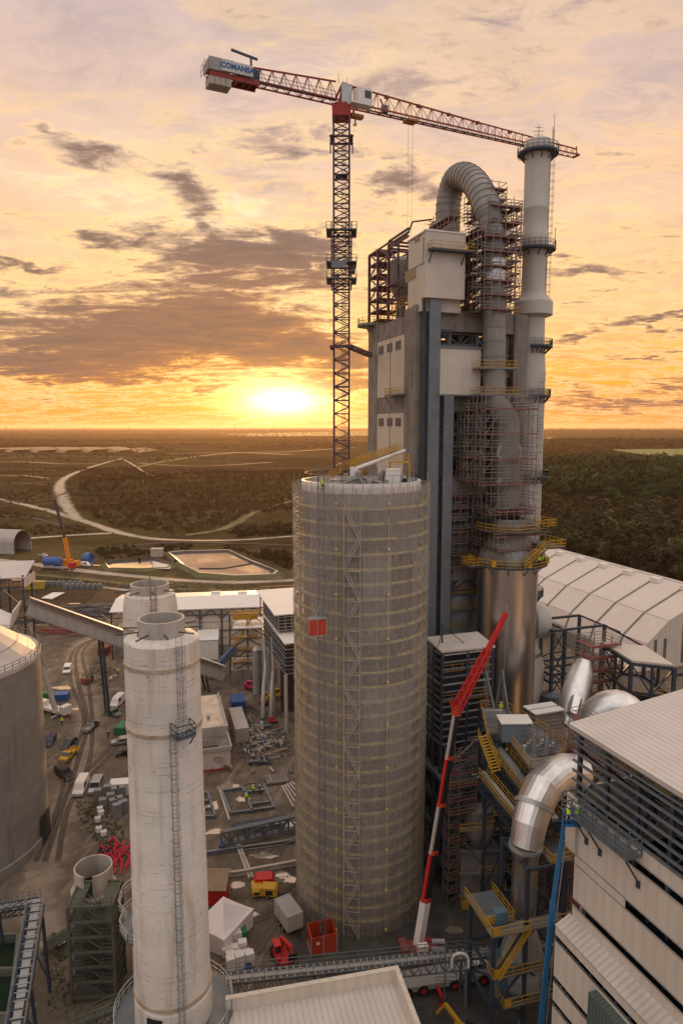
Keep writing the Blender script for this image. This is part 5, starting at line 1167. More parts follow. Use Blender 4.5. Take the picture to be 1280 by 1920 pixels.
zcn = P(1183,1238,100).z; cano = [G(1127,1205,zcn),G(1183,1238,zcn),G(1264,1247,zcn),G(1208,1213,zcn)]
ca = thing('canopy_building', 'white roofed open steel canopy beside the white hall', 'canopy', V((cano[1].x,cano[1].y,0)), 0)
o_ = V((cano[1].x,cano[1].y,0)); cl = [p-o_ for p in cano]; zcan = cl[1].z
cl = [V((p.x,p.y,zcan+(.2 if i in (0,3) else 0))) for i, p in enumerate(cl)]
b = B(); b.slab(cl[::1], .3) if (cl[1]-cl[0]).cross(cl[2]-cl[0]).z > 0 else b.slab(cl[::-1], .3); part('roof', b, roofing, ca)
b = B()
for p in cl: b.bar((p.x,p.y,0),(p.x,p.y,p.z-.4),.5)
for i in range(4): p, q = cl[i], cl[(i+1)%4]; b.bar(p-V((0,0,.6)),q-V((0,0,.6)),.4); b.bar(p-V((0,0,5)),q-V((0,0,5)),.35); b.bar(p-V((0,0,.6)),p.lerp(q,.5)-V((0,0,5)),.22); b.bar(q-V((0,0,.6)),p.lerp(q,.5)-V((0,0,5)),.22); m_ = p.lerp(q,.5); b.bar((m_.x,m_.y,0),(m_.x,m_.y,m_.z-.6),.35); b.bar(p-V((0,0,11)),q-V((0,0,11)),.3); b.bar(p-V((0,0,5)),q-V((0,0,11)),.2)
e_ = cl[2]; b.bar(e_-V((0,0,1.5)), e_+V((6,3,-2.0)), .5); b.bar((e_.x+3,e_.y+1,0),(e_.x+3,e_.y+1,e_.z+.6),.6); part('steel_frame', b, steel_navy, ca)
b = B(); m0, m1 = cl[0]-V((0,0,5)), cl[1]-V((0,0,5)); b.rail([m0,m1,cl[2]-V((0,0,5.2))], r=.05); b.rail([m0-V((0,0,6)),m1-V((0,0,6))], r=.05); part('guard_rail', b, yellow, ca)
b = B(); b.slab([cl[0].lerp(cl[1],t)*1 - V((0,0,d)) for t, d in ((0,5.1),(1,5.1))]+[cl[2]-V((0,0,5.3)), cl[3]-V((0,0,5.3))], .2); b.lathe([(2.4,0),(2.4,zcan-7)], ((cl[0].x+cl[2].x)/2,(cl[0].y+cl[2].y)/2), 20); part('inner_floor', b, grey_paint, ca)
def boxscaf(name, label, o, rz, boxes, seed, red_every=1):
    t = thing(name, label, 'scaffold', o, rz); rr = random.Random(seed); tb, dk = B(), B()
    for (x0,x1,y0,y1,z0,z1) in boxes:
        nx_, ny_ = max(1,round((x1-x0)/2)), max(1,round((y1-y0)/2))
        for i in range(nx_+1):
            for j in range(ny_+1): x, y = x0+(x1-x0)*i/nx_, y0+(y1-y0)*j/ny_; tb.bar((x,y,z0),(x,y,z1+rr.uniform(.2,1.6)),.085)
        k = max(1,round((z1-z0)/2))
        for i in range(k+1):
            z = z0+(z1-z0)*i/k
            for dz_ in (0,.6,1.1):
                for y in (y0,y1): tb.bar((x0-.3,y,z+dz_),(x1+.3,y,z+dz_),.075)
                for x in (x0,x1): tb.bar((x,y0-.3,z+dz_),(x,y1+.3,z+dz_),.075)
            if i%red_every == 0: dk.box(x0,y0-.02,z-.14,x1,y0+1,z); dk.box(x0-.02,y0+1.01,z-.14,x0+1,y1,z); dk.box(x0,y0-.06,z,x1,y0-.03,z+.2)
            if i < k: tb.bar((x0,y0-.08,z),(x0+(x1-x0)/nx_,y0-.08,z+2),.07); tb.bar((x1,y0-.08,z),(x1-(x1-x0)/nx_,y0-.08,z+2),.07)
    part('tube_frame', tb, tube_grey, t); part('deck', dk, deck_red, t); return t
q = P(1104,1330,104); boxscaf('pipe_scaffold', 'tall scaffold tower with red decks at the left end of the white canopy', V((q.x,104,0)), ROT, [(0,5.5,0,4,0,P(1115,1215,104).z),(-2,2,-6,-3,0,P(1095,1375,100).z)], 8)
q = P(1066,1440,88); boxscaf('pipe_scaffold', 'grey scaffold between the yellow railed gantry and the corner of the clad building', V((q.x-2.5,84,0)), ROT, [(-3.6,2.4,0,3,4,P(1050,1385,84).z),(1.0,3.2,-4,0,4,P(1066,1370,80).z)], 9, 2)
# bright ducts
dk_ = thing('bright_duct', 'crumpled looking bright metal transition duct slanting down in front of the navy frame', 'duct', (0,0,0))
pp = [P(1094,1240,104),P(1088,1262,103),P(1078,1300,101),P(1068,1335,99),P(1062,1362,98)]
b = B(); b.path(pp, [1.2,1.9,2.1,1.8,1.4], 20); part('duct_shell', b, alu, dk_, True)
b = B(); b.path([pp[2]+V((-.6,-2,0)), pp[3]+V((-.4,-2.0,.4))], [1.0,.9], 6); part('duct_shell', b, alu, dk_)
dk2 = thing('bright_duct', 'rounded bright metal duct hump just above the clad building roof', 'duct', (0,0,0))
pc = P(1150,1345,92); b = B(); b.path([V((pc.x-3.0+2.9*(1-cos(t)), 92+1.2*sin(t)*0-.9*(1-cos(t)), pc.z-3.2+5.0*sin(t))) for t in [pi*k/16 for k in range(17)]], 2.5, 28); part('duct_shell', b, alu, dk2, True)
# the big elbow
el_ = thing('elbow_duct', 'large bright metal elbow duct curving down beside the clad building', 'duct', (0,0,0))
ep = [P(1084,1450,81),P(1058,1448,80),P(1035,1460,78.6),P(1015,1480,77.0),P(1001,1510,75.5),P(992,1545,74.4),P(985,1585,73.8)]
b = B(); b.path(ep, [2.3,2.3,2.3,2.25,2.15,2.0,1.85], 26); part('elbow_shell', b, alu, el_)
d = (ep[5]-ep[4]).normalized(); b = B(); b.path([ep[4]-d*.25, ep[4]+d*.25], 2.32, 30); b.path([ep[6]-V((0,0,.2)), ep[6]+V((0,0,.2))], 1.95, 30); part('flange', b, steel_pale, el_, True)
pe = P(985,1590,73.8); pz_ = [(1.45,P(985,1765,73.8).z),(1.45,P(985,1690,73.8).z),(1.5,P(985,1688,73.8).z),(1.5,P(985,1610,73.8).z),(1.75,pe.z)]
b = B(); b.lathe(pz_[::-1], (pe.x,73.8), 28); part('down_pipe', b, stainless, el_, True)
b = B(); zz = P(985,1735,73.8).z; b.lathe([(1.5,zz),(3.0,zz-5),(3.0,zz-6.5),(1.2,zz-10)], (pe.x,73.8), 10, pi/4, pi/4+2*pi); part('hopper', b, steel_pale, el_)
# its support tower with yellow railed galleries
so2 = V((pe.x,73.8,0)); sup = thing('duct_support_tower', 'navy steel tower with yellow railed galleries round the foot of the big elbow duct', 'tower', so2, ROT-4)
b = B(); zs_ = pe.z-.5
for x in (-5.2,-1.2,3.6):
    for y in (-2.6,3.2): b.bar((x,y,0),(x,y,zs_ if x > -5 else zs_-7),.42)
for z in (4.5, zs_-12.5, zs_-7.2, zs_-.3):
    for y in (-2.6,3.2): b.bar((-5.2 if z < zs_-5 else -1.2,y,z),(3.6,y,z),.32)
    for x in ((-5.2,-1.2,3.6) if z < zs_-5 else (-1.2,3.6)): b.bar((x,-2.6,z),(x,3.2,z),.32)
b.bar((-5.2,-2.6,4.5),(-1.2,-2.6,zs_-12.5),.2); b.bar((3.6,-2.6,4.5),(-1.2,-2.6,zs_-12.5),.2); b.bar((-5.2,-2.6,zs_-12.5),(-1.2,-2.6,zs_-7.2),.2); b.bar((-1.2,3.2,zs_-7),(-6,3.4,zs_),.25); b.bar((-5.2,3.2,4.5),(-5.2,-2.6,zs_-12.5),.2)
part('steel_frame', b, steel_navy, sup)
for z, x0, x1, y0, y1 in ((zs_-7.0,-5.8,5.0,-3.4,-1.75),(zs_-6.9,-5.8,-2.2,-1.7,3.6),(zs_-.1,1.8,4.6,-2.6,3.2),(zs_-12.4,-5.4,4.2,-3.2,-1.7),(4.6,-4,4,-3.2,-1)):
    b = B(); b.box(x0,y0,z-.15,x1,y1,z); g_ = part('gallery', b, steel_grey, sup)
    b = B(); b.rail([(x0,y1,z),(x0,y0,z),(x1,y0,z),(x1,y1,z)], r=.045, step=1.2, mids=2); b.box(x0+.1,y0-.06,z+.1,x0+.9,y0+.02,z+1.0); part('guard_rail', b, yellow, g_)
b = B(); b.stair((-4.8,-3.0,zs_-12.4),(-1.0,-3.0,zs_-7.0),.9); part('stair', b, yellow, sup)
b = B(); b.box(-3.8,-1.5,zs_-16,-2.0,1.4,zs_-12.8); b.box(-4.6,-2,zs_-7.9+1,-3.2,-1,zs_-5.4); b.lathe([(.9,.1),(.9,3.5),(.3,4.2)],(2.5,-4.8),16); b.box(3.2,-3,0,4.0,-2.2,1.2); b.box(-1.6,-3,0,-.8,-2.2,1.6); part('fan_unit', b, M('slate_blue_paint', (.10,.17,.23), .5, var=.2), sup)
# ---------------------------------------------------------------- gantry with yellow railings left of the elbow
ZG = 28.0; gq = lambda px, py, z=ZG: G(px, py, z)
go = gq(960,1400); go = V((go.x,go.y,0)); gt = thing('equipment_gantry', 'navy steel gantry with yellow railed decks and a pale plant box, below the stainless cylinder', 'gantry', go, 0)
dl_ = [gq(*p)-go for p in ((900,1326),(912,1374),(944,1374),(994,1441),(1042,1432),(1064,1404),(1020,1372),(950,1330))]
dl_ = dl_[::1]; b = B(); b.prism([(p.x,p.y) for p in dl_[::1]], ZG-.3, ZG); part('deck', b, steel_grey, gt)
b = B(); b.rail([V((p.x,p.y,ZG)) for p in dl_+[dl_[0]]], r=.045, step=1.3, mids=2)
part('guard_rail', b, yellow, gt)
q = gq(968,1392)-go; b = B(); b.box(q.x-2.0,q.y,ZG+.003,q.x+1.9,q.y+2.6,ZG+2.6); bx_ = part('plant_box', b, M('plant_box_grey', (.17,.21,.25), .5, var=.15), gt); b = B(); b.box(q.x-2.2,q.y-.2,ZG+2.6,q.x+2.1,q.y+2.8,ZG+2.72); part('roof', b, white_paint, bx_)
b = B(); q = gq(1005,1410)-go
for i in range(8): b.lathe([(.3,ZG),(.3,ZG+.9),(.12,ZG+1.1)], (q.x-1.5+i*.55+R.uniform(-.1,.1), q.y+.8*(i%3)), 8)
q = gq(925,1348)-go; b.box(q.x-1.6,q.y,ZG,q.x+1.4,q.y+.8,ZG+1.2); part('valve_set', b, steel_pale, gt)
b = B(); rr_g = random.Random(4)
cols = [gq(*p)-go for p in ((912,1374),(944,1374),(994,1441),(1042,1432),(1064,1404),(900,1326),(1020,1372))]
for p in cols: b.bar((p.x,p.y,0),(p.x,p.y,ZG-.3),.42)
for z in (4,10,16,22):
    for p, q in zip(cols, cols[1:]): b.bar((p.x,p.y,z),(q.x,q.y,z),.26); b.bar((p.x,p.y,z),(q.x,q.y,z+6 if z < 22 else ZG-.3),.18)
    b.bar((cols[0].x,cols[0].y,z),(cols[5].x,cols[5].y,z),.26); b.bar((cols[2].x,cols[2].y,z),(cols[6].x,cols[6].y,z+3),.22)
part('steel_frame', b, steel_navy, gt)
def inclined(par, a, c, w_, nm='inclined_walkway'):
    a, c = V(a)-go, V(c)-go; b = B(); b.bar(a,c,w_,.35); b.truss(a-V((0,0,1.6)),c-V((0,0,1.6)),1.5,w_,10,.12); o = part(nm, b, steel_navy, par)
    d = (c-a).normalized(); s_ = d.cross(V((0,0,1))).normalized()*w_/2; b = B()
    for o_ in (1,-1): b.rail([a+s_*o_+V((0,0,.2)), c+s_*o_+V((0,0,.2))], r=.045, step=1.3, mids=2)
    part('guard_rail', b, yellow, o); b = B(); b.bar(a+V((0,0,.5)),c+V((0,0,.5)),w_*.4,.5); part('belt_cover', b, steel_pale, o)
inclined(gt, P(935,1412,88), P(1040,1545,75), 2.2); inclined(gt, P(962,1396,90), P(1048,1495,78), 1.6); inclined(gt, P(905,1455,86), P(985,1555,77), 1.3)
b = B(); b.stair(P(903,1378,87)-go, P(930,1448,84)-go, 1.3); part('stair', b, yellow, gt)
for i, (px, py, w_, d_, h_) in enumerate(((900,1640,6,6,14),(940,1600,5,5,19),(1015,1580,5,6,16),(885,1560,4,6,20),(1060,1640,3,5,12),(1030,1470,5,5,22))):
    p = G(px, py+60)-go; b = B(); b.box(p.x-w_/2,p.y,0,p.x+w_/2,p.y+d_,h_*.55); b.lathe([(1.0,h_*.55),(w_*.36,h_*.7),(w_*.36,h_),(.3,h_+.8)], (p.x,p.y+d_/2), 14)
    for k in range(4): b.bar((p.x-w_/2-.3,p.y-.4,h_*k/4+2),(p.x+w_/2+.3,p.y-.4,h_*k/4+2),.3)
    part('process_vessel', b, (duct_grey, steel_navy, steel_grey)[i%3], gt)
b = B()
for i in range(16): p = G(900+i*10, 1590+(i*37)%90)-go; z = 3+(i*5)%17; b.path([(p.x,p.y,0),(p.x,p.y,z),(p.x+.4,p.y+.2,z+.5),(p.x+3+(i%3),p.y+1.5,z+.6)], .16+.05*(i%3), 6)
part('pipework', b, steel_pale, gt)
b = B()
for px, py, z in ((895,1560,13),(930,1640,7),(1000,1600,11),(960,1530,18),(915,1690,5),(1040,1560,16)):
    p = G(px,py,z)-go; b.rail([(p.x-2.5,p.y,z),(p.x+2.5,p.y+.8,z),(p.x+3,p.y+3,z)], r=.045, mids=2, step=1.2)
part('lower_rail', b, yellow, gt)
b = B(); p, q = P(958,1240,100)-go, P(1000,1345,98)-go; b.bar(P(940,1255,97)-go, P(925,1345,97)-go,.3); b.bar(P(940,1255,97)-go, P(955,1355,95)-go,.3); b.bar(P(910,1260,97)-go,P(928,1340,95)-go,.26); part('raking_strut', b, steel_grey, gt)
q = P(1030,1330,96); xb = thing('dust_filter_box', 'small grey steel casing with bright lid between the gantry and the slanting duct', 'filter', V((q.x,96,0)), ROT)
b = B(); b.box(-2.4,0,0,2.4,3,q.z-.5); part('casing', b, duct_grey, xb); b = B(); b.box(-2.6,-.2,q.z-.5,2.5,1.2,q.z-.3); b.box(-2.6,1.6,q.z-.5,2.5,3,q.z-.3); part('lid', b, white_paint, xb); b = B(); b.rail([(-3,-1,q.z-6),(3,-1,q.z-6),(3,2,q.z-6)], r=.045, mids=2, step=1.2); b.rail([(-5,-2,q.z-9),(4,-2,q.z-9)], r=.045, mids=2, step=1.2); part('guard_rail', b, yellow, xb)
# ---------------------------------------------------------------- red telescopic crane
mo = G(815,1846); mc = thing('mobile_crane', 'red and white telescopic crane truck, boom raised beside the netted silo', 'crane', mo, 12)
ml = Loc(mo, 12); b = B(); b.box(-6.8,-1.4,.75,6.4,1.4,1.45); b.box(3.2,-1.3,1.451,5.0,1.3,2.0); b.box(-6.4,-1.35,1.451,-4.2,1.35,1.9); part('chassis', b, M('dusty_white', (.34,.32,.30), .6, var=.2), mc)
b = B(); b.box(5.0,-1.35,1.0,7.4,1.35,2.9); part('driver_cab', b, white_paint, mc)
for x in (-5.6,-4.1,-2.0,2.1,3.6,5.9):
    for s_ in (-1,1):
        b = B(); b.lathe([(.05,-.25),(.72,-.25),(.72,.25),(.05,.25)], (0,0), 18); b.v = [(x+p[0], s_*1.3+p[2], .74+p[1]) for p in b.v]; wv = part('wheel', b, rubber, mc)
        b = B(); b.lathe([(.02,-.27),(.36,-.27),(.36,.27),(.02,.27)], (0,0), 12); b.v = [(x+p[0], s_*1.3+p[2], .74+p[1]) for p in b.v]; part('rim', b, red, wv)
for x in (-6.3,-.2,6.9):
    for s_ in (-1,1):
        b = B(); b.box(x-.2,s_*1.4 if s_>0 else -3.4,.8,x+.2,3.4 if s_>0 else -1.4,1.1); b.box(x-.13,s_*3.25-.13,.1,x+.13,s_*3.25+.13,1.4); b.box(x-.35,s_*3.25-.35,0,x+.35,s_*3.25+.35,.1); part('outrigger', b, red, mc)
bt = ml.w if 0 else None
def tl(p): return Matrix.Rotation(-radians(12),3,'Z') @ (p-mo)
base = tl(P(779,1802,82)); e1 = tl(P(797,1690,83.0)); e2_ = tl(P(855,1336,87)); tip = tl(P(948,1150,94))
b = B(); b.box(base.x-1.2,base.y-1.1,1.46,base.x+2.6,base.y+1.1,2.3); b.box(base.x-2.2,base.y-1.1,1.7,base.x-1.201,base.y+1.1,2.9); part('superstructure', b, deck_red, mc)
b = B(); b.box(base.x-.3,base.y-2.0,2.2,base.x+1.0,base.y-1.25,3.7); part('crane_cab', b, white_paint, mc)
b = B(); b.bar(base, e1, .95, 1.05); bm = part('boom_base', b, white_paint, mc)
b = B(); b.bar(base+(e1-base)*.4+V((0.9,-.3,-.2)), base+V((1.8,0,-.8)), .5); part('luffing_ram', b, red, mc)
for i in range(4):
    p, q = e1.lerp(e2_, i/4), e1.lerp(e2_, (i+1)/4); w_ = .84-.06*i; sdv = (q-p).normalized().cross(V((0,1,0))).normalized()
    hs = V((1,0,0))*w_*.26; b = B(); b.bar(p+hs, q+hs, w_*.5, w_*1.1); sg = part('boom_section', b, black, mc)
    b = B(); off = sdv*(-w_*.5-.04); off = off if off.x < 0 else -off; dd = V((0,-w_*.42,0)); b.bar(p-hs*.98, q-hs*.98, w_*.5, w_*1.0); part('side_stripe', b, (concrete_pale if i in (1,3) else red), sg)
    b = B(); b.bar(p, p+(q-p).normalized()*.45, w_+.16, w_*1.1+.16); part('boom_collar', b, red_orange, sg)
b = B(); b.bar(e2_-(e2_-e1).normalized()*.4, e2_+(e2_-e1).normalized()*.9, .95); b.bar(e2_+V((-.6,0,.3)), e2_+V((-.9,0,1.9)), .2); part('boom_head', b, red_orange, mc)
b = B(); b.lattice(e2_+(e2_-e1).normalized()*.6, e2_.lerp(tip,.62), 1.0, .7, 14, .085); b.bar(e2_.lerp(tip,.6), tip, .6, .55); part('lattice_jib', b, red, mc)
b = B(); b.bar(tip+V((0,0,-.2)), tip+V((.1,0,1.4)), .12); b.bar(tip, tip-V((0,0,15)), .05); part('jib_tip', b, steel_pale, mc)
# blue boom lift with its basket
bo = P(1008,1960,66); bo = V((bo.x,66,0)); bl = thing('boom_lift', 'blue telescopic boom lift holding its basket against the clad building', 'boom lift', bo, 0)
pb_ = [P(p[0],p[1],Y)-bo for p, Y in (((1012,1930),64.0),((1036,1690),62.2),((1052,1575),60.9),((1058,1536),60.2))]
b = B(); b.box(-1.4,-2.2,.5,1.4,2.2,1.8); b.box(-1.2,-1,1.8,1.2,1.6,2.6); part('chassis', b, light_blue, bl)
for x in (-1.3,1.3):
    for y in (-1.7,1.7):
        b = B(); b.lathe([(.05,-.2),(.55,-.2),(.55,.2),(.05,.2)], (0,0), 14); b.v = [(x+p[2], y+p[0], .55+p[1]) for p in b.v]; part('wheel', b, rubber, bl)
b = B(); b.bar(V((0,0,2.2)), pb_[0], .52); b.bar(pb_[0], pb_[1], .46); part('lower_boom', b, light_blue, bl)
b = B(); b.bar(pb_[1], pb_[2], .34); b.bar(pb_[1].lerp(pb_[0],.03), pb_[1]-(pb_[1]-pb_[0]).normalized()*.5, .55); part('middle_boom', b, light_blue, bl)
b = B(); b.bar(pb_[2], pb_[3], .3); part('fly_boom', b, light_blue, bl)
b = B(); b.path([pb_[0]+V((.5,-.2,0)), pb_[1]+V((.42,-.2,0)), pb_[2]+V((.3,-.2,0))], .06, 6); part('hose_track', b, steel_pale, bl)
bk = pb_[3]+V((.7,-.1,-.35)); b = B(); b.box(bk.x-.9,bk.y-.45,bk.z-.1,bk.x+.9,bk.y+.45,bk.z); b.rail([(bk.x-.9,bk.y-.45,bk.z),(bk.x+.9,bk.y-.45,bk.z),(bk.x+.9,bk.y+.45,bk.z),(bk.x-.9,bk.y+.45,bk.z),(bk.x-.9,bk.y-.45,bk.z)], r=.04, step=.9); part('basket', b, light_blue, bl)
BASKET = bo+bk
# ---------------------------------------------------------------- stair tower with open tank, lower left
to = G(172,1880); to = V((to.x,to.y,0)); tq = Loc(to, 4)
tt = thing('stair_tower', 'mossy green steel stair tower carrying an open round tank, left of the chimneys', 'stair tower', to, 4)
zt3 = tq(172,1700,y=0).z; x0, x1 = tq(130,1760,y=0).x, tq(213,1760,y=0).x; b = B()
for x in (x0, x1):
    for y in (0, 4.6): b.bar((x,y,0),(x,y,zt3),.32)
nl = 6
for i in range(nl+1):
    z = .8+(zt3-.8)*i/nl
    for y in (0,4.6): b.bar((x0,y,z),(x1,y,z),.28)
    for x in (x0,x1): b.bar((x,0,z),(x,4.6,z),.25)
part('steel_frame', b, moss, tt)
for i in range(1, nl+1):
    z = .8+(zt3-.8)*i/nl; zp = .8+(zt3-.8)*(i-1)/nl
    b = B(); b.box(x0,0,z-.12,x0+1.5,4.6,z); b.box(x1-1.4,0,z-.12,x1,4.6,z); part('landing', b, moss, tt)
    b = B(); b.stair((x1-1.4,.8,zp),(x0+1.5,.8,z),1.0); part('stair', b, moss, tt)
    b = B(); b.rail([(x0,-.05,z),(x0+1.5,-.05,z)], r=.045); b.rail([(x1-1.4,-.05,z),(x1,-.05,z)], r=.045); part('guard_rail', b, moss, tt)
b = B(); b.box(x0+.2,1.6,0,x1-.2,4.4,zt3*.75); part('core_wall', b, M('mossy_concrete', (.13,.125,.105), .9, var=.3, col2=(.06,.07,.045), s2=.3, amt=.7), tt)
rt = 2.35; tc = (tq(177,1660,y=5.6).x, 5.6); zb_ = tq(175,1686,y=tc[1]-rt).z; zt_2 = tq(175,1645,y=tc[1]-rt).z
b = B(); b.ring(tc,rt-.18,rt,zb_,zt_2,48,-pi/2+.22,1.5*pi-.22); b.ring(tc,0,rt+.5,zb_-.4,zb_,48); part('tank_wall', b, MATS['concrete_pale'], tt, True)
b = B(); b.disc(tc,rt-.2,zb_+.12,40); part('tank_water', b, M('green_water', (.015,.03,.02), .1, var=.2), tt)
b = B(); b.lathe([(rt*.8,0),(rt*.8,zb_-.4)], tc, 24); part('tank_support', b, moss, tt)
# sludge basins at the lower left
bsn = thing('sludge_basin', 'sunken mossy concrete basin beside the lower left conveyors', 'basin', G(10,1840)); q = lambda px,py: G(px,py)-G(10,1840)
for pts in ([(-40,1775),(36,1772),(20,1925),(-60,1925)],):
    pp = [q(*p) for p in pts]; b = B()
    for i in range(4): p, r_ = pp[i], pp[(i+1)%4]; b.bar(p+V((0,0,.9)), r_+V((0,0,.9)), .4, 1.8)
    m_ = pp[0].lerp(pp[3],.45), pp[1].lerp(pp[2],.45); b.bar(m_[0]+V((0,0,.8)),m_[1]+V((0,0,.8)),.35,1.6); part('basin_wall', b, MATS['mossy_concrete'], bsn)
    b = B(); b.add([p+V((0,0,.5)) for p in pp], [(0,1,2,3)]); part('sludge', b, MATS['green_water'], bsn)
rp = thing('pipe_rack', 'low rack of dark pipes crossing behind the lower left stair tower', 'pipe rack', G(110,1790)); b = B(); o_ = G(110,1790)
for i in range(5): p, r_ = G(84,1800-i*4)-o_, G(132,1772-i*4)-o_; b.path([p+V((0,0,1.2)), r_+V((0,0,1.2))], .14, 8)
for f in (0,.5,1): p = (G(84,1792)-o_).lerp(G(132,1764)-o_, f); b.bar(p, p+V((0,0,1.4)), .25); b.bar(p+V((0,-1.2,1.0)), p+V((0,1.2,1.0)), .2)
part('pipe', b, moss, rp)
# ---------------------------------------------------------------- crowded process steelwork below the gantry
pf_o = G(882,1752); pf = thing('process_frame', 'dark crowded steel process frame with pipes and vessels in the shade below the yellow gantry', 'frame', pf_o, ROT); rp_ = random.Random(21)
b = B(); XS, YS, ZS = (0,5,10,14.5), (7,12,17,22), (4.5,9,13.5,17.5)
for x in XS:
    for y in YS: b.bar((x,y,0),(x,y,ZS[-1]),.34)
for z in ZS:
    for x in XS: b.bar((x,YS[0],z),(x,YS[-1],z),.28)
    for y in YS: b.bar((XS[0],y,z),(XS[-1],y,z),.28)
for i in range(14):
    x, y, z = rp_.randrange(3), rp_.randrange(3), rp_.randrange(4); zl_, zh = (ZS[z-1] if z else 0), ZS[z]
    b.bar((XS[x],YS[0],zl_),(XS[x+1],YS[0],zh),.16); b.bar((XS[0],YS[y],zh),(XS[0],YS[y+1],zl_),.16)
part('steel_frame', b, steel_navy, pf)
for z in ZS:
    for i in range(3):
        b = B(); x = XS[i]; b.box(x+.2,YS[i%2]+.2,z+.14,XS[i+1]-.2,YS[2+(i%2)]-.2,z+.2); part('grating', b, steel_grey, pf)
    b = B(); b.rail([(0,YS[0]-.2,z+.15),(14.5,YS[0]-.2,z+.15)], r=.045, step=1.5); part('guard_rail', b, yellow, pf)
for i in range(9):
    x, y, z = rp_.uniform(1,13), rp_.uniform(8,20), rp_.choice((0,)+ZS[:3]); r = rp_.uniform(.6,1.4); b = B(); b.lathe([(.2,z+.2),(r,z+.6),(r,z+3.2),(.3,z+3.9)], (x,y), 16); part('vessel', b, (duct_grey, stainless, steel_grey)[i%3], pf, True)
for i in range(12):
    b = B(); z = rp_.choice(ZS)-rp_.uniform(.5,2.5); y = rp_.uniform(6.6,20); x = rp_.uniform(0,6); b.path([(x,y,z-3),(x,y,z),(x+.3,y,z+.3),(x+rp_.uniform(3,8),y,z+.3),(x+8.4,y+.3,z+.3),(x+8.4,y+3,z+.3)], rp_.choice((.12,.18,.3)), 8); part('pipe', b, (steel_pale, duct_grey, stainless)[i%3], pf, True)
# ---------------------------------------------------------------- long warehouse
LWo = P(335,1142,203); LWz = LWo.z; LWo = V((LWo.x,203,0)); lw = Loc(LWo, 8)
wh = thing('long_warehouse', 'long low warehouse with bright white roof and banded cream wall, behind the white chimneys', 'warehouse', LWo, 8)
xl_, xr_ = lw(202,1152,z=LWz).x, 52; dep = 21
b = B(); b.slab([(xl_,-.6,LWz),(xr_,-.6,LWz),(xr_,dep*.5,LWz+1.3),(xl_,dep*.5,LWz+1.3)], .3); b.slab([(xl_,dep*.5,LWz+1.3),(xr_,dep*.5,LWz+1.3),(xr_,dep,LWz),(xl_,dep,LWz)], .3); part('roof', b, M('white_roof', (.72,.67,.63), .5, var=.05), wh)
x0w = lw(322,1200,y=0).x
for i, (f0, f1) in enumerate(((.86,.99),(.70,.85),(.52,.69),(.36,.51),(.20,.35))):
    b = B(); b.box(x0w,0,LWz*f0,xr_,.25,LWz*f1-.08); part('wall_band', b, (cladding_side if i else concrete_pale), wh, label='tan coloured top band' if i == 0 else None)
b = B(); b.box(x0w,.3,0,xr_,.5,LWz*.98); part('inner_wall', b, grey_paint, wh); b = B(); b.box(xl_+1,.5,0,x0w+4,1.0,LWz*.5); part('base_wall', b, concrete, wh)
b = B()
for x in np.linspace(xl_+.5, xr_, 12): b.bar((x,-.35,0),(x,-.35,LWz-.3),.4); b.bar((x,-.3,LWz-3.4),(x+3,-.3,LWz-.6),.2); b.bar((x,-.3,LWz-3.4),(x-3,-.3,LWz-.6),.2)
for z in (LWz*.52,LWz*.86): b.bar((xl_,-.3,z),(xr_,-.3,z),.22)
part('steel_frame', b, steel_navy, wh)
for px in (455,405,520): q = lw(px,1112,z=LWz+1); b = B(); b.box(q.x-1.5,q.y-.6,LWz+.4,q.x+1.5,q.y+.6,LWz+1.6); part('roof_vent', b, white_paint, wh)
q = lw(395,1215,y=-3); b = B(); b.slab([(q.x-4,-5,LWz*.42),(q.x+2.5,-5,LWz*.42),(q.x+2.5,-.4,LWz*.55),(q.x-4,-.4,LWz*.55)], .25); b.box(q.x-4,-4.8,0,q.x+2.3,-.5,LWz*.41); part('lean_to', b, white_paint, wh)
# ---- screening structure in front of it
so_ = P(432,1262,188); so_ = V((so_.x,188,0)); s2 = Loc(so_, 8)
scn = thing('screening_plant', 'screening plant with yellow stairs and small white roof in front of the long warehouse', 'plant', so_, 8)
zz = s2(470,1170,y=0).z; x1 = s2(497,1165,y=0).x; b = B(); b.slab([(1,-2,zz-.5),(x1,-2,zz-.5),(x1,5,zz+.6),(1,5,zz+.6)], .25); part('roof', b, white_paint, scn)
b = B()
for x in (0,x1*.5,x1):
    for y in (0,5): b.bar((x,y,0),(x,y,zz+3),.35)
for z in np.linspace(3,zz+3,5): b.bar((0,0,z),(x1,0,z),.28); b.bar((0,0,z-3),(x1*.5,0,z),.2); b.bar((x1,0,z-3),(x1*.5,0,z),.2)
part('steel_frame', b, steel_navy, scn)
b = B(); b.box(.4,.3,0,x1-.4,4.6,3); b.box(x1*.2,.2,5,x1*.85,4.5,zz-4.5); b.box(x1*.5,.2,zz-4,x1*.8,3,zz-2); part('casing', b, cladding_side, scn)
b = B()
for z in np.linspace(3,zz+3,5): b.rail([(0,-.2,z),(x1,-.2,z)], r=.07, mids=3, step=1.2)
b.stair((-.5,-.6,zz-8),(3.4,-.6,zz-3),.9); b.stair((3.4,-.6,zz-3),(7,-.6,zz+3),.9); b.bar((1,-.7,zz+2.2),(8,-.7,zz+2.2),.2,1.4); part('guard_rail', b, yellow, scn)
b = B(); b.bar((-6,-4,1),(1.5,-1,8),1.6,1.6); part('feed_conveyor', b, M('dusty_blue', (.06,.10,.17), .6), scn)
q = s2(468,1250,z=0); b = B(); b.box(q.x-5,-9,0,q.x+9,-8.6,4.2); b.box(q.x-5,-8.6,0,q.x-4.6,-2,4.2); b.box(q.x-3.4,-9.06,.2,q.x-1.8,-9.01,3); part('retaining_wall', b, concrete, scn)
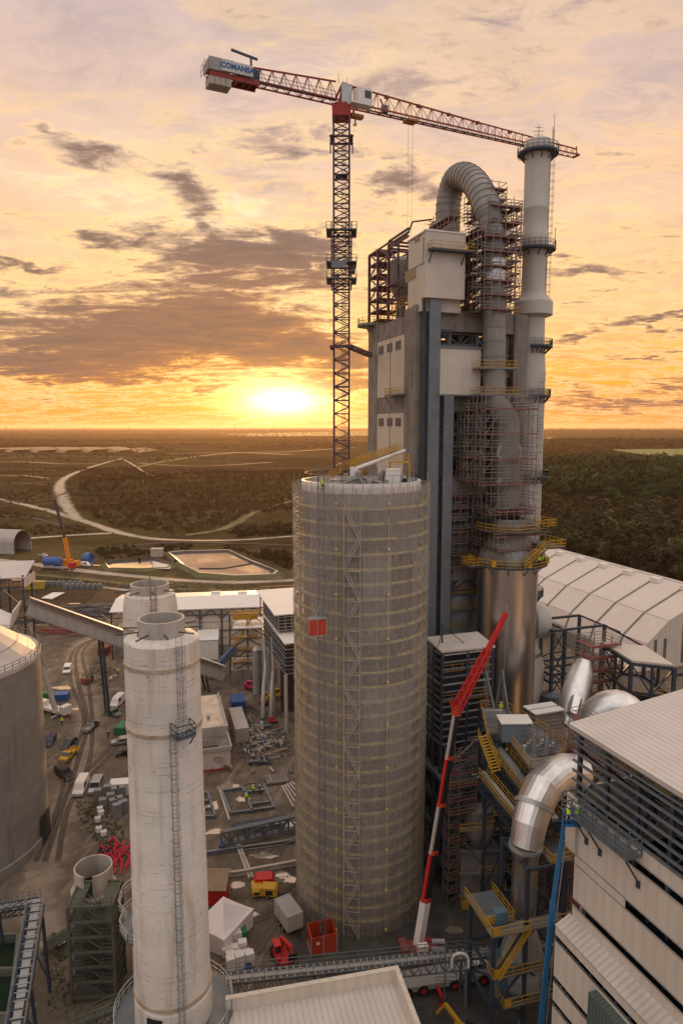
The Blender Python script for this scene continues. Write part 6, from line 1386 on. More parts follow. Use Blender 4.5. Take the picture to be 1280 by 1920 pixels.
b = B(); q = s2(520,1110,y=7); b_ = b
for x in (q.x-5,q.x+1,q.x+6):
    for y in (6,10): b.bar((x,y,LWz),(x,y,q.z+1),.3)
for z in (q.z-1.5,q.z+1): b.bar((q.x-5,6,z),(q.x+6,6,z),.25); b.bar((q.x-5,10,z),(q.x+6,10,z),.25)
part('head_frame', b, M('brown_red_steel', (.22,.06,.045), .6), scn)
for px, pz_t, m in ((505,1225,steel_pale),(482,1240,steel_pale),(497,1232,duct_grey)):
    q = s2(px,1300,z=0); b = B(); z = 12; b.lathe([(1.1,0),(1.1,z),(.2,z+1)], (q.x,q.y), 14); part('process_column', b, m, scn, True)
b = B(); q = s2(500,1235,z=0); b.rail([(q.x-2,q.y-1.5,13),(q.x+3,q.y-1.5,13),(q.x+3,q.y+2,13)], r=.07, mids=3); part('column_rail', b, yellow, scn)
# ---- small slatted filter house left of the netted silo
mo_ = P(535,1206,150); mz = mo_.z; mo_ = V((mo_.x,150,0)); m2 = Loc(mo_, ROT)
fh = thing('filter_house', 'slatted filter house on tall columns with two white roofs, tucked behind the netted silo', 'building', mo_, ROT)
b = B(); yl = m2(492,1181,x=0).y; b.slab([(-.3,-.3,mz),(13,-.3,mz),(13,yl,mz+1),(-.3,yl,mz+1)], .25); part('roof', b, white_paint, fh)
b = B(); z2 = mz+5.0; b.slab([(-1,yl*.25,z2),(13,yl*.25,z2),(13,yl*1.1,z2+1.2),(-1,yl*1.1,z2+1.2)], .25); part('upper_roof', b, white_paint, fh)
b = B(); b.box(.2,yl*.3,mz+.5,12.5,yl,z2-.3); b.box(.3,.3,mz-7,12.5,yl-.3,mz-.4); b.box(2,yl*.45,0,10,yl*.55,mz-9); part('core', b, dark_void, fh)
for i in range(8):
    z = mz-.6-i*.95; b = B(); b.box(-.12,-.12,z-.1,13,.05,z+.1); b.box(-.12,.051,z-.1,.05,yl,z+.1); part('girt', b, steel_pale if i%2 else steel_grey, fh)
b = B()
for i in range(5): z = mz+1+i*.8; b.bar((0,yl*.27,z),(13,yl*.27,z),.16); b.bar((0,yl*.27,z),(0,yl,z),.16)
for k in range(8): b.bar((k*1.6,yl*.26,mz+.5),(k*1.6,yl*.26,z2-.2),.14)
part('window_frame', b, steel_pale, fh)
for x in (0,4.2,8.4,12.4):
    for y in (0,yl*.5,yl): b = B(); b.tube((x,y,0),(x,y,mz-7.5),.42,10); part('column', b, concrete_pale, fh, True)
b = B()
for x in (-.5, 1.5): b.path([(x-1.2,yl*.6,mz-3),(x-1.2,yl*.55,mz-10),(x-2.6,yl*.4,mz-14),(x-3.2,yl*.35,.5)], .5, 10)
part('down_pipe', b, steel_pale, fh, True)
# ---------------------------------------------------------------- conveyor gallery, transfer tower
ga, gb_ = P(52,1136,150), P(418,1262,178)
gl_ = thing('conveyor_gallery', 'long enclosed grey conveyor gallery sloping down behind the white chimneys', 'conveyor', (0,0,0))
d = (gb_-ga).normalized(); sd = d.cross(V((0,0,1))).normalized(); up = sd.cross(d)
def gal(s0, s1, u0, u1): return B().add([p+sd*a_+up*c_ for p in (ga, gb_) for a_, c_ in ((s0,u0),(s1,u0),(s1,u1),(s0,u1))], [(0,1,2,3)[::-1],(4,5,6,7),(0,1,5,4),(1,2,6,5),(2,3,7,6),(3,0,4,7)])
part('side_wall', gal(1.25,1.5,-1.8,.9), M('grey_cladding', (.40,.375,.35), .6, var=.08, corr=3.0, corrd=.15), gl_); part('side_wall', gal(-1.5,-1.25,-1.8,1.8), MATS['grey_cladding'], gl_)
part('roof', gal(-1.7,.2,1.8,1.95), white_paint, gl_); part('walkway_floor', gal(-1.25,2.3,-1.95,-1.8), dark_strip, gl_)
part('belt', gal(-.9,1.0,.2,.35), rust, gl_, label='rust coloured belt'); part('side_flashing', gal(1.3,1.75,.9,1.0), wood, gl_)
b = B()
for f in (.35,.62,.9): p = ga.lerp(gb_,f); b.bar(p-up*1.9-sd*1.4, V((p.x-sd.x*1.4,p.y-sd.y*1.4,0)), .5); b.bar(p-up*1.9+sd*1.4, V((p.x+sd.x*1.4,p.y+sd.y*1.4,0)), .5)
part('trestle', b, steel_navy, gl_)
tto = P(48,1160,150); tto = V((tto.x,150,0)); t2 = Loc(tto, 8)
trn = thing('transfer_tower', 'navy steel transfer tower with a white sloping roof at the left edge', 'tower', tto, 8)
zr_, zb2 = t2(48,1062,y=0).z, t2(48,1100,y=0).z; b = B(); b.slab([(-16,-.5,zr_-2.4),(.6,-.5,zr_-2.4),(.6,7,zr_),(-16,7,zr_)], .3); b.box(.3,-.4,zb2,.6,6.8,zr_-2.6); part('roof', b, roofing, trn)
b = B()
for x in (-16,-10,-5,0):
    for y in (0,6): b.bar((x,y,0),(x,y,zr_-2),.42)
for z in np.linspace(6,zb2,5):
    for y in (0,6): b.bar((-16,y,z),(0,y,z),.36)
    b.bar((-5,0,z),(0,0,z-5),.22); b.bar((-10,0,z-5),(-5,0,z),.22); b.bar((0,0,z),(0,6,z),.3)
part('steel_frame', b, steel_navy, trn)
b = B()
for i in range(14): x, z = R.uniform(-10,-1), R.choice(list(np.linspace(6,zb2,5))); b.box(x,1.5,z+.2,x+R.uniform(.6,2),R.uniform(2.5,5),z+R.uniform(.8,2.6))
part('machinery', b, steel_grey, trn)
b = B()
for z in np.linspace(6,zb2,5): b.rail([(-15,-.2,z+.2),(0,-.2,z+.2)], r=.06)
part('guard_rail', b, rust, trn)
b = B(); q = t2(18,1150,y=-3); b.slab([(q.x-8,-8,q.z+2.4),(q.x+1.2,-8,q.z-2.6),(q.x+1.2,-2,q.z-1.0),(q.x-8,-2,q.z+4)], .3); b.slab([(q.x+1.2,-8,q.z-2.6),(q.x+2.2,-8,q.z+1.6),(q.x+2.2,-2,q.z+2.6),(q.x+1.2,-2,q.z-1.0)], .2); part('chute_hood', b, white_paint, trn)
# ---------------------------------------------------------------- half-barrel hangar
ho = G(44,1035); hg = thing('barrel_hangar', 'half barrel corrugated steel hangar with open dark end, far left', 'hangar', ho, -14)
b = B(); r = 7.2; n_ = 20; L = 45
for y in (0, 1): pass
arc = [(r*sin(-pi/2+pi*k/n_), 5+r*1.05*cos(-pi/2+pi*k/n_)) for k in range(n_+1)]
ring_ = lambda x, s: [(x, p[0]*s, p[1] if s == 1 else 5+(p[1]-5)*s) for p in arc]
b.v = ring_(0,1)+ring_(-L,1)+ring_(0,.95)+ring_(-L,.95); m = n_+1
for k in range(n_): b.f += [(k,k+1,m+k+1,m+k), (2*m+k,3*m+k,3*m+k+1,2*m+k+1), (k,2*m+k,2*m+k+1,k+1)]
part('vault', b, M('hangar_sheet', (.42,.38,.35), .45, .4, var=.1, corr=1.2, ax='x', corrd=.5), hg)
b = B(); b.box(-L,-r-.15,0,0,-r*.95,5); b.box(-L,r*.95,0,0,r+.15,5); b.box(-L,-r,0,-L+.3,r,11.5); part('plinth_wall', b, concrete_pale, hg); b = B(); b.box(-L+1,-r*.94,.05,-3,r*.94,.08); part('inner_floor', b, dark_void, hg)
# ---------------------------------------------------------------- flat roofed office block
oo = G(436,1440); o2 = Loc(oo, ROT-3); ob = thing('flat_roof_block', 'low flat roofed concrete block with wet pale roof right of the white chimneys', 'building', oo, ROT-3)
hb_ = 4.6; y1 = 26; b = B(); b.box(-16,.3,0,-.3,y1,hb_-.7); part('body', b, cladding_side, ob)
b = B(); b.box(-16,7,hb_-.69,-.3,y1-.3,hb_-.55+1.9); part('upper_body', b, concrete_pale, ob); b = B(); b.add([(-16,7.3,hb_+1.36),(-.7,7.3,hb_+1.36),(-.7,y1-.6,hb_+1.36),(-16,y1-.6,hb_+1.36)],[(0,1,2,3)]); part('roof', b, gravel_roof, ob)
b = B(); b.box(-16,6.7,hb_-.7,.0,7,hb_+1.7); b.box(-.3,7.001,hb_-.7,.0,y1,hb_+1.7); b.box(-16,0,hb_-.7,0,.299,hb_+.2); b.box(-.3,.3,hb_-.7,0,6.69,hb_+.2); part('parapet', b, concrete_pale, ob)
b = B(); b.box(-16,.3,hb_-.699,-.301,6.69,hb_-.6)
for i in range(7): b.box(-6+i*.5,2,hb_-.6,-5.7+i*.5,5.5,hb_-.1)
part('low_roof', b, dark_strip, ob)
b = B(); b.box(-7.2,-.05,1.2,-6.2,.295,2.6); part('window', b, glass, ob); b = B(); b.box(-3.6,-.04,0,-2.4,.295,2.2); part('door', b, white_paint, ob); b = B(); b.box(-3.8,-1.2,2.5,-2.2,.295,2.62); part('door_canopy', b, wood, ob)
b = B(); b.box(-16,-.08,.0,-.1,-.005,.35); part('plinth', b, red, ob)
b = B(); b.box(-9,9,hb_+1.37,-8.2,9.8,hb_+2.2); b.box(-4,12,hb_+1.37,-3.4,12.6,hb_+2.0); part('roof_hatch', b, grey_paint, ob)
# ---------------------------------------------------------------- containers, boxes, skips
def container(name, label, px, py, rz, l_, w_, h_, m, group=None):
    o = G(px, py); t = thing(name, label, 'container', o, rz, group); b = B(); b.box(-l_/2,-w_/2,.12,l_/2,w_/2,h_); part('body', b, m, t)
    b = B()
    for x in (-l_/2,l_/2):
        for y in (-w_/2,w_/2): b.box(x-.08,y-.08,0,x+.08,y+.08,h_+.04)
    b.box(-l_/2-.03,-w_/2-.03,h_+.002,l_/2+.03,w_/2+.03,h_+.05); part('frame', b, m, t)
    b = B(); b.box(-l_/2-.06,-w_/2+.15,.3,-l_/2-.005,-.03,h_-.15); part('door', b, m, t); b = B(); b.box(-l_/2-.06,.03,.3,-l_/2-.005,w_/2-.15,h_-.15); part('door', b, m, t)
    return t
corr_ = lambda n_, c: M(n_, c, .55, var=.1, corr=.35, corrd=.35)
container('site_cabin', 'long pale grey site cabin along the flat roofed block', 448, 1372, ROT+87, 12, 3, 3.4, corr_('cabin_grey',(.42,.38,.35)))
container('shipping_container', 'dark blue container with white top beside the pale grey site cabin', 446, 1335, ROT+85, 5, 3.2, 3.6, corr_('container_blue',(.02,.08,.26)))
container('shipping_container', 'yellow container standing alone in the far storage yard', 63, 1104, 12, 9, 3, 3.2, corr_('container_yellow',(.42,.30,.05)))
container('rubbish_skip', 'dark green skip beside the white tent', 444, 1762, 20, 2.6, 1.8, 1.5, green)
container('rubbish_skip', 'bright green skip by the left edge of the nearer white chimney', 231, 1372, 80, 4, 2.2, 1.8, green)
container('rubbish_skip', 'green skip beside the blue skip near the pale pump truck', 90, 1308, 8, 3, 2, 1.5, green)
container('rubbish_skip', 'blue skip beside the green skip near the pale pump truck', 112, 1312, 8, 4.5, 2.4, 1.7, blue)
container('machine_unit', 'red generator unit beside the base wall of the long warehouse', 196, 1226, 80, 4, 2.2, 2.2, deck_red)
container('tool_shed', 'small red shed with brown timber roof peeping out behind the white tent', 394, 1682, 15, 5, 4, 2.8, red)
q = G(394,1682); b = B(); b.slab([(q.x-2.9,q.y-2.6,2.9),(q.x+2.9,q.y-2.6,2.9),(q.x+2.9,q.y,3.9),(q.x-2.9,q.y,3.9)], .12); b.slab([(q.x-2.9,q.y,3.9),(q.x+2.9,q.y,3.9),(q.x+2.9,q.y+2.6,2.9),(q.x-2.9,q.y+2.6,2.9)], .12); ro_ = part('roof', b, wood, None); ro_.parent = [o for o in sc.objects if o.name.startswith('tool_shed')][0]; ro_.matrix_parent_inverse = (Matrix.Translation(q) @ Matrix.Rotation(radians(15),4,'Z')).inverted()
# tent
to_ = G(420,1752); tn = thing('white_tent', 'white pyramid roofed tent beside the nearer white chimney', 'tent', to_, 62)
b = B(); s_ = 2.6; L_ = 3.3; b.add([(-L_,-s_,0),(L_,-s_,0),(L_,s_,0),(-L_,s_,0),(-L_,-s_,2.6),(L_,-s_,2.6),(L_,s_,2.6),(-L_,s_,2.6)], [(0,1,5,4),(1,2,6,5),(2,3,7,6),(3,0,4,7)]); part('side_wall', b, tarp, tn)
b = B(); k_ = 14; 
rg = []
for j in range(7):
    f = j/6; zz = 2.55+2.3*f**1.25
    for i in range(4):
        c0, c1 = [(-1,-1),(1,-1),(1,1),(-1,1)][i], [(1,-1),(1,1),(-1,1),(-1,-1)][i]
        for u in range(4): t = u/4; g_ = 1.04*(1-f)+.0; b.v.append(((c0[0]+(c1[0]-c0[0])*t)*L_*g_*(1-.05*sin(pi*t)*(1 if j == 0 else 0)), (c0[1]+(c1[1]-c0[1])*t)*s_*g_, zz))
b.f = [(j*16+i, j*16+(i+1)%16, (j+1)*16+(i+1)%16, (j+1)*16+i) for j in range(6) for i in range(16)]; part('roof_canvas', b, tarp, tn)
# ---------------------------------------------------------------- pallets of sacks
rs = random.Random(5)
SPOT = ['by the white tent corner','against the tent side','behind the front row','at the right end of the heap','leaning at the left of the heap','in the middle of the heap','nearest the green skip','on the front left','on the front right','at the back left','topmost of the left pile','topmost of the middle pile','nearest the conveyor bridge']
for i, (px, py) in enumerate([(416,1768),(432,1764),(445,1764),(424,1786),(432,1796),(440,1784),(455,1780),(433,1814),(450,1808),(446,1794),(462,1792),(468,1804),(428,1774)]):
    o = G(px, py+6); t = thing('sack_pallet', 'pallet of white sacks '+SPOT[i], 'pallet', o, 20+rs.uniform(-9,9), 'white sack pallets between tent and bridge')
    b = B(); hh = rs.choice([1.1,1.4,1.7,1.9])
    for k in range(int(hh/.2)): z = .15+k*.2; j = rs.uniform(-.03,.03); b.box(-.55+j,-.5,z,.55+j,.5,z+.19)
    part('sack_stack', b, sack, t); b = B(); b.box(-.6,-.55,.1,.6,.55,.149)
    for y in (-.5,0,.5): b.box(-.6,y-.05,0,.6,y+.05,.1)
    part('pallet', b, wood, t)
b = B(); q = G(467,1824); b.lathe([(.4,0),(.42,.5),(.4,1.1),(.35,1.12)], (q.x,q.y), 14); tag(part('barrel', b, blue), 'blue barrel beside the conveyor bridge', 'barrel')
for i, (px, py) in enumerate([(188,1522),(190,1529),(184,1541),(186,1560),(195,1567)]):
    o = G(px, py); b = B(); b.lathe([(.1,0),(.55,.1),(.62,.5),(.55,.95),(.2,1.05),(.15,1.2)], (o.x,o.y), 9); tag(part('bulk_bag', b, sack, None, True), 'white bulk bag, '+['farthest of the five by the grey pallets','second from the grey pallets in the row of five','middle one of the five on the verge','left one of the pair next to the red hoses','right one of the pair next to the red hoses'][i], 'bag', 'white bulk bags on the verge')
pl0 = None
for i, (px, py) in enumerate([(184,1500),(194,1512),(203,1496),(208,1508),(217,1500),(224,1512),(228,1498),(220,1532),(214,1516),(232,1522)]):
    o = G(px, py); t = thing('pallet_stack', 'grey stack of pallets, number' if 0 else ['far left stack of grey pallets behind the white bags','short grey pallet stack nearest the white bags','grey pallet stack behind the second row','grey pallet stack in the middle of the cluster','tall grey pallet stack in the back row','grey pallet stack right of the middle one','grey pallet stack by the white cabin corner','front grey pallet stack standing apart on the grass','grey pallet stack just behind the front one','grey pallet stack touching the white chimney edge'][i], 'pallets', o, 10+i*3, 'grey pallet stacks beside the white chimney')
    b = B(); hgt_ = [2.2,1.6,2.6,2.4,2.8,2.0,2.6,2.6,2.0,2.4][i]
    for k in range(int(hgt_/.2)): z = k*.2; j = rs.uniform(-.05,.05); b.box(-.7+j,-.6,z+.11,.7+j,.6,z+.16); [b.box(-.7+j,y-.05,z,.7+j,y+.05,z+.11) for y in (-.5,0,.5)]
    part('pallet', b, M('pallet_grey', (.24,.245,.25), .85, var=.2) if 'pallet_grey' not in MATS else MATS['pallet_grey'], t)
container('site_cabin', 'small white cabin half hidden by the nearer white chimney', 228, 1487, 8, 4, 2.4, 2.4, white_paint)
# red hose pile
b = B(); rh = random.Random(3)
o0 = G(215,1612)
for i in range(46):
    p0 = V((rh.uniform(-3.4,3.6), rh.uniform(-3,3), .1)); a = rh.uniform(1.0,2.2); L_ = rh.uniform(2.5,5); pts = []
    for k in range(8): f = k/7; pts.append(p0+V((cos(a)*L_*(f-.5)+.4*sin(f*5+i), sin(a)*L_*(f-.5), .12+1.3*sin(pi*f)*rh.uniform(.8,1)*max(.2,1-abs(p0.x)/5))))
    b.path(pts, .085, 6)
pts = [G(205,1578,.2)-o0, G(213,1570,.5)-o0, G(218,1575,.3)-o0, G(216,1588,.3)-o0, G(222,1602,.4)-o0]; b.path(pts, .2, 6)
t = thing('hose_pile', 'tangled pile of red hoses on the verge left of the white chimneys', 'hoses', o0); part('hose', b, pipe_red, t)
b = B(); q = G(199,1600)-o0
for i in range(10): a = i*.6; b.path([(q.x+1.1*cos(a),q.y+1.1*sin(a),.2+.1*i),(q.x+1.2*cos(a+1),q.y+1.1*sin(a+1),.4+.1*i),(q.x+1.0*cos(a+2),q.y+.9*sin(a+2),.3+.1*i)], .12, 6)
part('dark_hose', b, navy_cloth, t, label='dark blue coil on the red pile')
# ---------------------------------------------------------------- steelwork lying in the yard
def lay(name, label, cat, m, segs, w_=.35, h_=None, z=.1, group=None, tubes=False):
    pts = [(G(a[0],a[1]), G(c[0],c[1])) for a, c in segs]; o = sum((p+q for p, q in pts), V())/(2*len(pts)); t = thing(name, label, cat, o, 0, group)
    for p, q in pts:
        b = B(); hh = h_ or w_; zz = V((0,0,z+hh/2))
        if tubes: b.tube(p-o+zz, q-o+zz, w_/2, 8)
        else:
            pp, qq = p-o+zz, q-o+zz; b.bar(pp+V((0,0,hh*.42)), qq+V((0,0,hh*.42)), w_, hh*.16); b.bar(pp-V((0,0,hh*.42)), qq-V((0,0,hh*.42)), w_, hh*.16); b.bar(pp, qq, w_*.25, hh*.68)
        part('member', b, m, t)
    return t
lay('beam_grid', 'rectangular steel frame laid flat on wet ground where workers stand', 'frame', steel_grey, [((417,1488),(432,1528)),((417,1486),(455,1480)),((455,1480),(474,1525)),((432,1528),(512,1517)),((456,1489),(495,1485)),((494,1473),(514,1518)),((473,1511),(508,1506))], .45)
lay('beam_grid', 'small steel frame lying half hidden behind the nearer white chimney', 'frame', steel_grey, [((376,1490),(390,1490)),((390,1490),(404,1534)),((376,1506),(395,1504)),((376,1520),(400,1518)),((376,1534),(404,1534))], .45)
lay('steel_beam', 'topmost of three parallel dark steel beams on the yard', 'beam', steel_navy, [((436,1552),(533,1537))], .6, .7)
lay('steel_beam', 'middle of three parallel dark steel beams on the yard', 'beam', steel_navy, [((437,1556),(533,1542))], .6, .7)
lay('steel_beam', 'nearest of three parallel dark steel beams, with a paler flange', 'beam', steel_grey, [((438,1564),(535,1549))], .6, .7)
p, q = G(415,1592), G(556,1560); tr = thing('roof_truss', 'long zigzag steel truss lying on trestles below the parallel beams', 'truss', p, 0); b = B(); b.truss(V((0,0,.8)), q-p+V((0,0,.8)), 2.2, .5, 9, .22); part('truss', b, steel_grey, tr); b = B(); b.box(-.3,-.8,0,.5,.8,1.1); part('blue_end_plate', b, M('truss_blue', (.05,.08,.16), .6), tr)
lay('steel_beam', 'very long pale edged beam lying below the zigzag truss', 'beam', steel_grey, [((384,1604),(552,1580))], .5, .6)
lay('rail_track', 'narrow pale rail track crossing the yard towards the compressors', 'track', concrete_pale, [((441,1580),(468,1650)),((446,1579),(474,1648)),((412,1484),(430,1540))], .35)
for i in range(9):
    lay('pipe', ['leftmost','second from left','third from left','fourth from left','middle','fifth from right' if 0 else 'fourth from right','third from right','second from right','rightmost'][i]+' of the short pipes laid side by side near the silo', 'pipe', M('pipe_dark', (.20,.19,.18), .5, .3, var=.2) if 'pipe_dark' not in MATS else MATS['pipe_dark'], [((498+i*4.6,1457-i*.3),(503+i*4.6,1474-i*.6))], .5, None, .1, 'short pipes laid side by side', True)
for i in range(5):
    lay('pipe', ['leftmost','second from left','middle','second from right','rightmost'][i]+' of the long slanting pipes beside the silo foot', 'pipe', concrete_pale, [((529+i*4.6,1477-i*2),(551+i*2.5,1516-i*9))], .42, None, .1, 'long slanting pipes by the silo', True)
lay('kerb_wall', 'low concrete kerb wall running to the silo foot', 'kerb', concrete_pale, [((392,1648),(450,1642)),((450,1642),(556,1622))], .5, .8)
for nm, lb, px, py, m in (('scrap_heap','heap of mixed steel and yellow formwork parts beside the flat roofed block',462,1382,None),('scrap_heap','heap of pale tubes and fittings on the yard beyond the steel frame',490,1412,None)):
    o = G(px,py); t = thing(nm, lb, 'heap', o); cnt = {}
    for m_ in (steel_grey, MATS['concrete'], steel_pale, wood, grey_paint, steel_navy):
        b = B()
        for i in range(16): x, y = R.gauss(0,3.6), R.gauss(0,5); a = R.choice((.33,1.9))+R.gauss(0,.12); l_ = R.uniform(.6,2.8); b.bar((x,y,R.uniform(.1,.7)),(x+l_*cos(a),y+l_*sin(a),R.uniform(.1,.9)),R.uniform(.15,.5))
        part('scrap_piece', b, m_, t)
b = B(); o = G(497,1360); 
q = G(512,1356); t = thing('fire_hydrant_cart', 'small bright red trolley standing alone on the yard', 'trolley', q, 20); b = B(); b.box(-.9,-.5,.5,.9,.5,.7); b.box(-.7,-.3,.7,.1,.3,1.6); b.bar((.8,0,.7),(1.3,0,1.6),.1); part('body', b, red, t)
for x in (-.6,.6): b = B(); b.tube((x,-.55,.35),(x,.55,.35),.34,12); part('wheel', b, rubber, t)
# ---------------------------------------------------------------- vehicles
def wheel_at(x, y, r, wd, par, rimm=None):
    b = B(); b.lathe([(.04,-wd/2),(r*.96,-wd/2),(r,-wd/2+.03),(r,wd/2-.03),(r*.96,wd/2),(.04,wd/2)], (0,0), 14); b.v = [(x+p[2], y+p[0], r+p[1]) for p in b.v]; w_ = part('wheel', b, rubber, par)
    b = B(); b.lathe([(.02,-wd/2-.015),(r*.55,-wd/2-.015),(r*.55,wd/2+.015),(.02,wd/2+.015)], (0,0), 10); b.v = [(x+p[2], y+p[0], r+p[1]) for p in b.v]; part('rim', b, rimm or steel_pale, w_)
def road_car(name, label, cat, px, py, rz, kind, m, group=None):
    "front faces local -y"
    o = G(px, py); t = thing(name, label, cat, o, rz, group)
    L_, Wd, r = {'van':(5.4,2.0,.36),'minivan':(4.9,1.95,.34),'car':(4.3,1.78,.32),'pickup':(5.2,1.85,.36)}[kind]; h = L_/2; w2 = Wd/2
    if kind == 'van': pf = [(-h,.4),(-h,.95),(-h+.75,1.25),(-h+1.5,2.15),(-h+1.8,2.35),(h-.1,2.38),(h,2.2),(h,.4)]; gl = [(-h+.85,1.32),(-h+1.5,2.1)]
    elif kind == 'minivan': pf = [(-h,.35),(-h,.8),(-h+.9,1.1),(-h+1.7,1.85),(-h+2.0,1.95),(h-.15,1.95),(h,1.1),(h,.35)]; gl = [(-h+.98,1.15),(-h+1.66,1.8)]
    elif kind == 'car': pf = [(-h,.32),(-h,.68),(-h+1.1,.88),(-h+1.85,1.42),(-h+2.1,1.47),(h-.75,1.45),(h-.12,.95),(h,.85),(h,.32)]; gl = [(-h+1.16,.92),(-h+1.84,1.40)]
    else: pf = [(-h,.45),(-h,.95),(-h+.9,1.12),(-h+1.55,1.75),(-h+1.75,1.82),(-h+2.3,1.82),(-h+2.45,1.0),(-h+2.45,.45)]; gl = [(-h+.96,1.16),(-h+1.52,1.72)]
    b = B(); b.extrude(pf, -w2, w2); 
    b.v = [(x*(1-.10*max(0, z-1.0)), y, z) for x, y, z in b.v]; bd = part('body', b, m, t)
    (ya, za), (yb_, zb_) = gl; f = lambda z: w2*(1-.10*max(0,z-1.0))-.08
    b = B(); nn = V((0,-(zb_-za),(yb_-ya)*1.0)).normalized()*.02; b.add([V((-f(za),ya,za))+nn,V((f(za),ya,za))+nn,V((f(zb_),yb_,zb_))+nn,V((-f(zb_),yb_,zb_))+nn], [(0,1,2,3)]); part('windscreen', b, glass, t)
    top = max(p[1] for p in pf); y0 = yb_-.1; y1 = {'van':-h+2.7,'minivan':h-.4,'car':h-.85,'pickup':-h+2.25}[kind]; z0 = za+.05; z1 = top-.18
    for s_ in (-1,1):
        b = B(); g0, g1 = s_*(w2*(1-.10*max(0,z0-1))+.012), s_*(w2*(1-.10*max(0,z1-1))+.012); b.add([(g0,y0-.25,z0),(g0,y1,z0),(g1,y1-.12,z1),(g1,y0+.22,z1)], [(0,1,2,3)]); part('side_window', b, glass, t)
        b = B(); b.box(s_*(w2-.42)-.18,-h-.03,.62,s_*(w2-.42)+.18,-h+.02,.82); part('headlight', b, steel_pale, t)
        b = B(); e = h if kind != 'pickup' else h; b.box(s_*(w2-.16)-.1,e-.02,.75,s_*(w2-.16)+.1,e+.03,1.05); part('tail_light', b, red, t)
        for y in (-h+.85, h-.95): wheel_at(s_*(w2-.1), y, r, .22, t)
    b = B(); b.box(-w2+.05,-h-.05,.3,w2-.05,-h-.001,.55); part('bumper', b, grey_paint, t)
    if kind == 'pickup':
        b = B(); b.box(-w2,-h+2.55,.75,w2,h,.87); b.box(-w2,-h+2.55,.87,-w2+.06,h,1.3); b.box(w2-.06,-h+2.55,.87,w2,h,1.3); b.box(-w2+.06,h-.06,.87,w2-.06,h,1.3); b.box(-w2+.06,-h+2.55,.87,w2-.06,-h+2.62,1.75); b.box(-.5,-h+2.45,.45,.5,h-.1,.74); part('load_bed', b, steel_pale if m is not yellow else m, t)
    return t
car_dark = M('dark_car_paint', (.03,.035,.045), .25, .2, var=.1); car_grey = M('silver_car_paint', (.38,.38,.38), .3, .4, var=.05); car_blue = M('navy_car_paint', (.02,.035,.08), .25, .2, var=.1)
YG = 'vehicles parked in the left yard'
road_car('parked_van', 'white van driving on the bare track, nearest the long warehouse', 'van', 127, 1260, 14, 'minivan', white_paint, YG)
road_car('parked_van', 'tall white van facing the viewer beside the two white chimneys', 'van', 221, 1322, -6, 'van', white_paint, YG)
road_car('parked_car', 'dark green grey hatchback with red tail, in front of the tall white van', 'car', 213, 1341, 60, 'car', M('green_grey_paint', (.10,.13,.12), .3, .2), YG)
road_car('pickup_truck', 'grey flatbed pickup seen from behind with red tail lights', 'pickup', 171, 1368, 172, 'pickup', car_dark, YG)
road_car('parked_car', 'navy car half hidden by the broad round silo', 'car', 95, 1392, 6, 'car', car_blue, YG)
road_car('parked_car', 'dark car parked just beyond the yellow pickup', 'car', 130, 1398, -8, 'car', car_dark, YG)
road_car('pickup_truck', 'yellow flatbed pickup facing the viewer', 'pickup', 130, 1421, -8, 'pickup', yellow, YG)
road_car('parked_van', 'black van turned sideways at the yard edge', 'van', 121, 1456, 48, 'minivan', black, YG)
road_car('parked_van', 'white van facing the viewer nearest the grey pallets', 'van', 153, 1483, 6, 'van', white_paint, YG)
road_car('pickup_truck', 'small pale pickup just right of the nearest white van', 'pickup', 181, 1480, 6, 'minivan', car_grey, YG)
road_car('parked_car', 'silver car nose out from behind the nearer white chimney', 'car', 228, 1394, -72, 'car', car_grey, YG)
road_car('parked_car', 'black car almost wholly hidden behind the nearer white chimney', 'car', 238, 1416, -80, 'car', black, YG)
road_car('parked_van', 'tiny white van beside the far blue load', 'van', 161, 1062, 70, 'van', white_paint)
road_car('parked_van', 'tiny white pickup beside the half barrel hangar', 'van', 81, 1044, 80, 'pickup', white_paint)
def telehandler(name, label, px, py, rz, m, boom_deg=15, L_=4.2):
    t = thing(name, label, 'loader', G(px,py), rz); b = B(); b.box(-.75,-2.1,.7,.75,2.0,1.25); b.box(-1.05,-1.6,.85,-.5,.9,1.6); b.box(-.7,1.0,1.25,.7,2.0,1.7); part('chassis', b, m, t)
    b = B(); b.box(-1.05,-.5,1.6,-.2,.8,2.55); c = part('cab', b, glass, t); b = B(); b.box(-1.1,-.55,2.551,-.15,.85,2.63); 
    for x in (-1.05,-.2):
        for y in (-.5,.8): b.box(x-.05,y-.05,1.6,x+.05,y+.05,2.55)
    part('cab_frame', b, m, c)
    a = radians(boom_deg); b = B(); p = V((.45,1.6,1.9)); e = p+V((0,-L_*cos(a),L_*sin(a)-.5)); b.bar(p,e,.42,.5); b.bar(e,e+V((0,-.5,-.9)),.3); part('boom', b, m, t)
    b = B(); q = e+V((0,-.5,-.9)); b.box(q.x-.6,q.y-.1,q.z-.3,q.x+.6,q.y,q.z+.5); b.bar(q+V((-.35,0,-.3)), q+V((-.35,-1.1,-.3)), .1); b.bar(q+V((.35,0,-.3)), q+V((.35,-1.1,-.3)), .1); part('fork', b, black, t)
    for x in (-.95,.95):
        for y in (-1.35,1.35): wheel_at(x, y, .58, .42, t, m)
    return t
telehandler('telehandler', 'red telehandler working between the netted silo and the conveyor bridge', 528, 1800, 22, red, 28, 5)
telehandler('telehandler', 'magenta telehandler at the far side of the yard', 472, 1293, 60, magenta, 12, 6)
telehandler('wheel_loader', 'yellow loader with lowered bucket near the filter house columns', 500, 1318, -20, M('machine_yellow', (.50,.27,.03), .5, var=.2), 3, 4)
telehandler('wheel_loader', 'smaller yellow loader closest to the filter house columns', 522, 1308, 50, MATS['machine_yellow'], 10, 3.4)
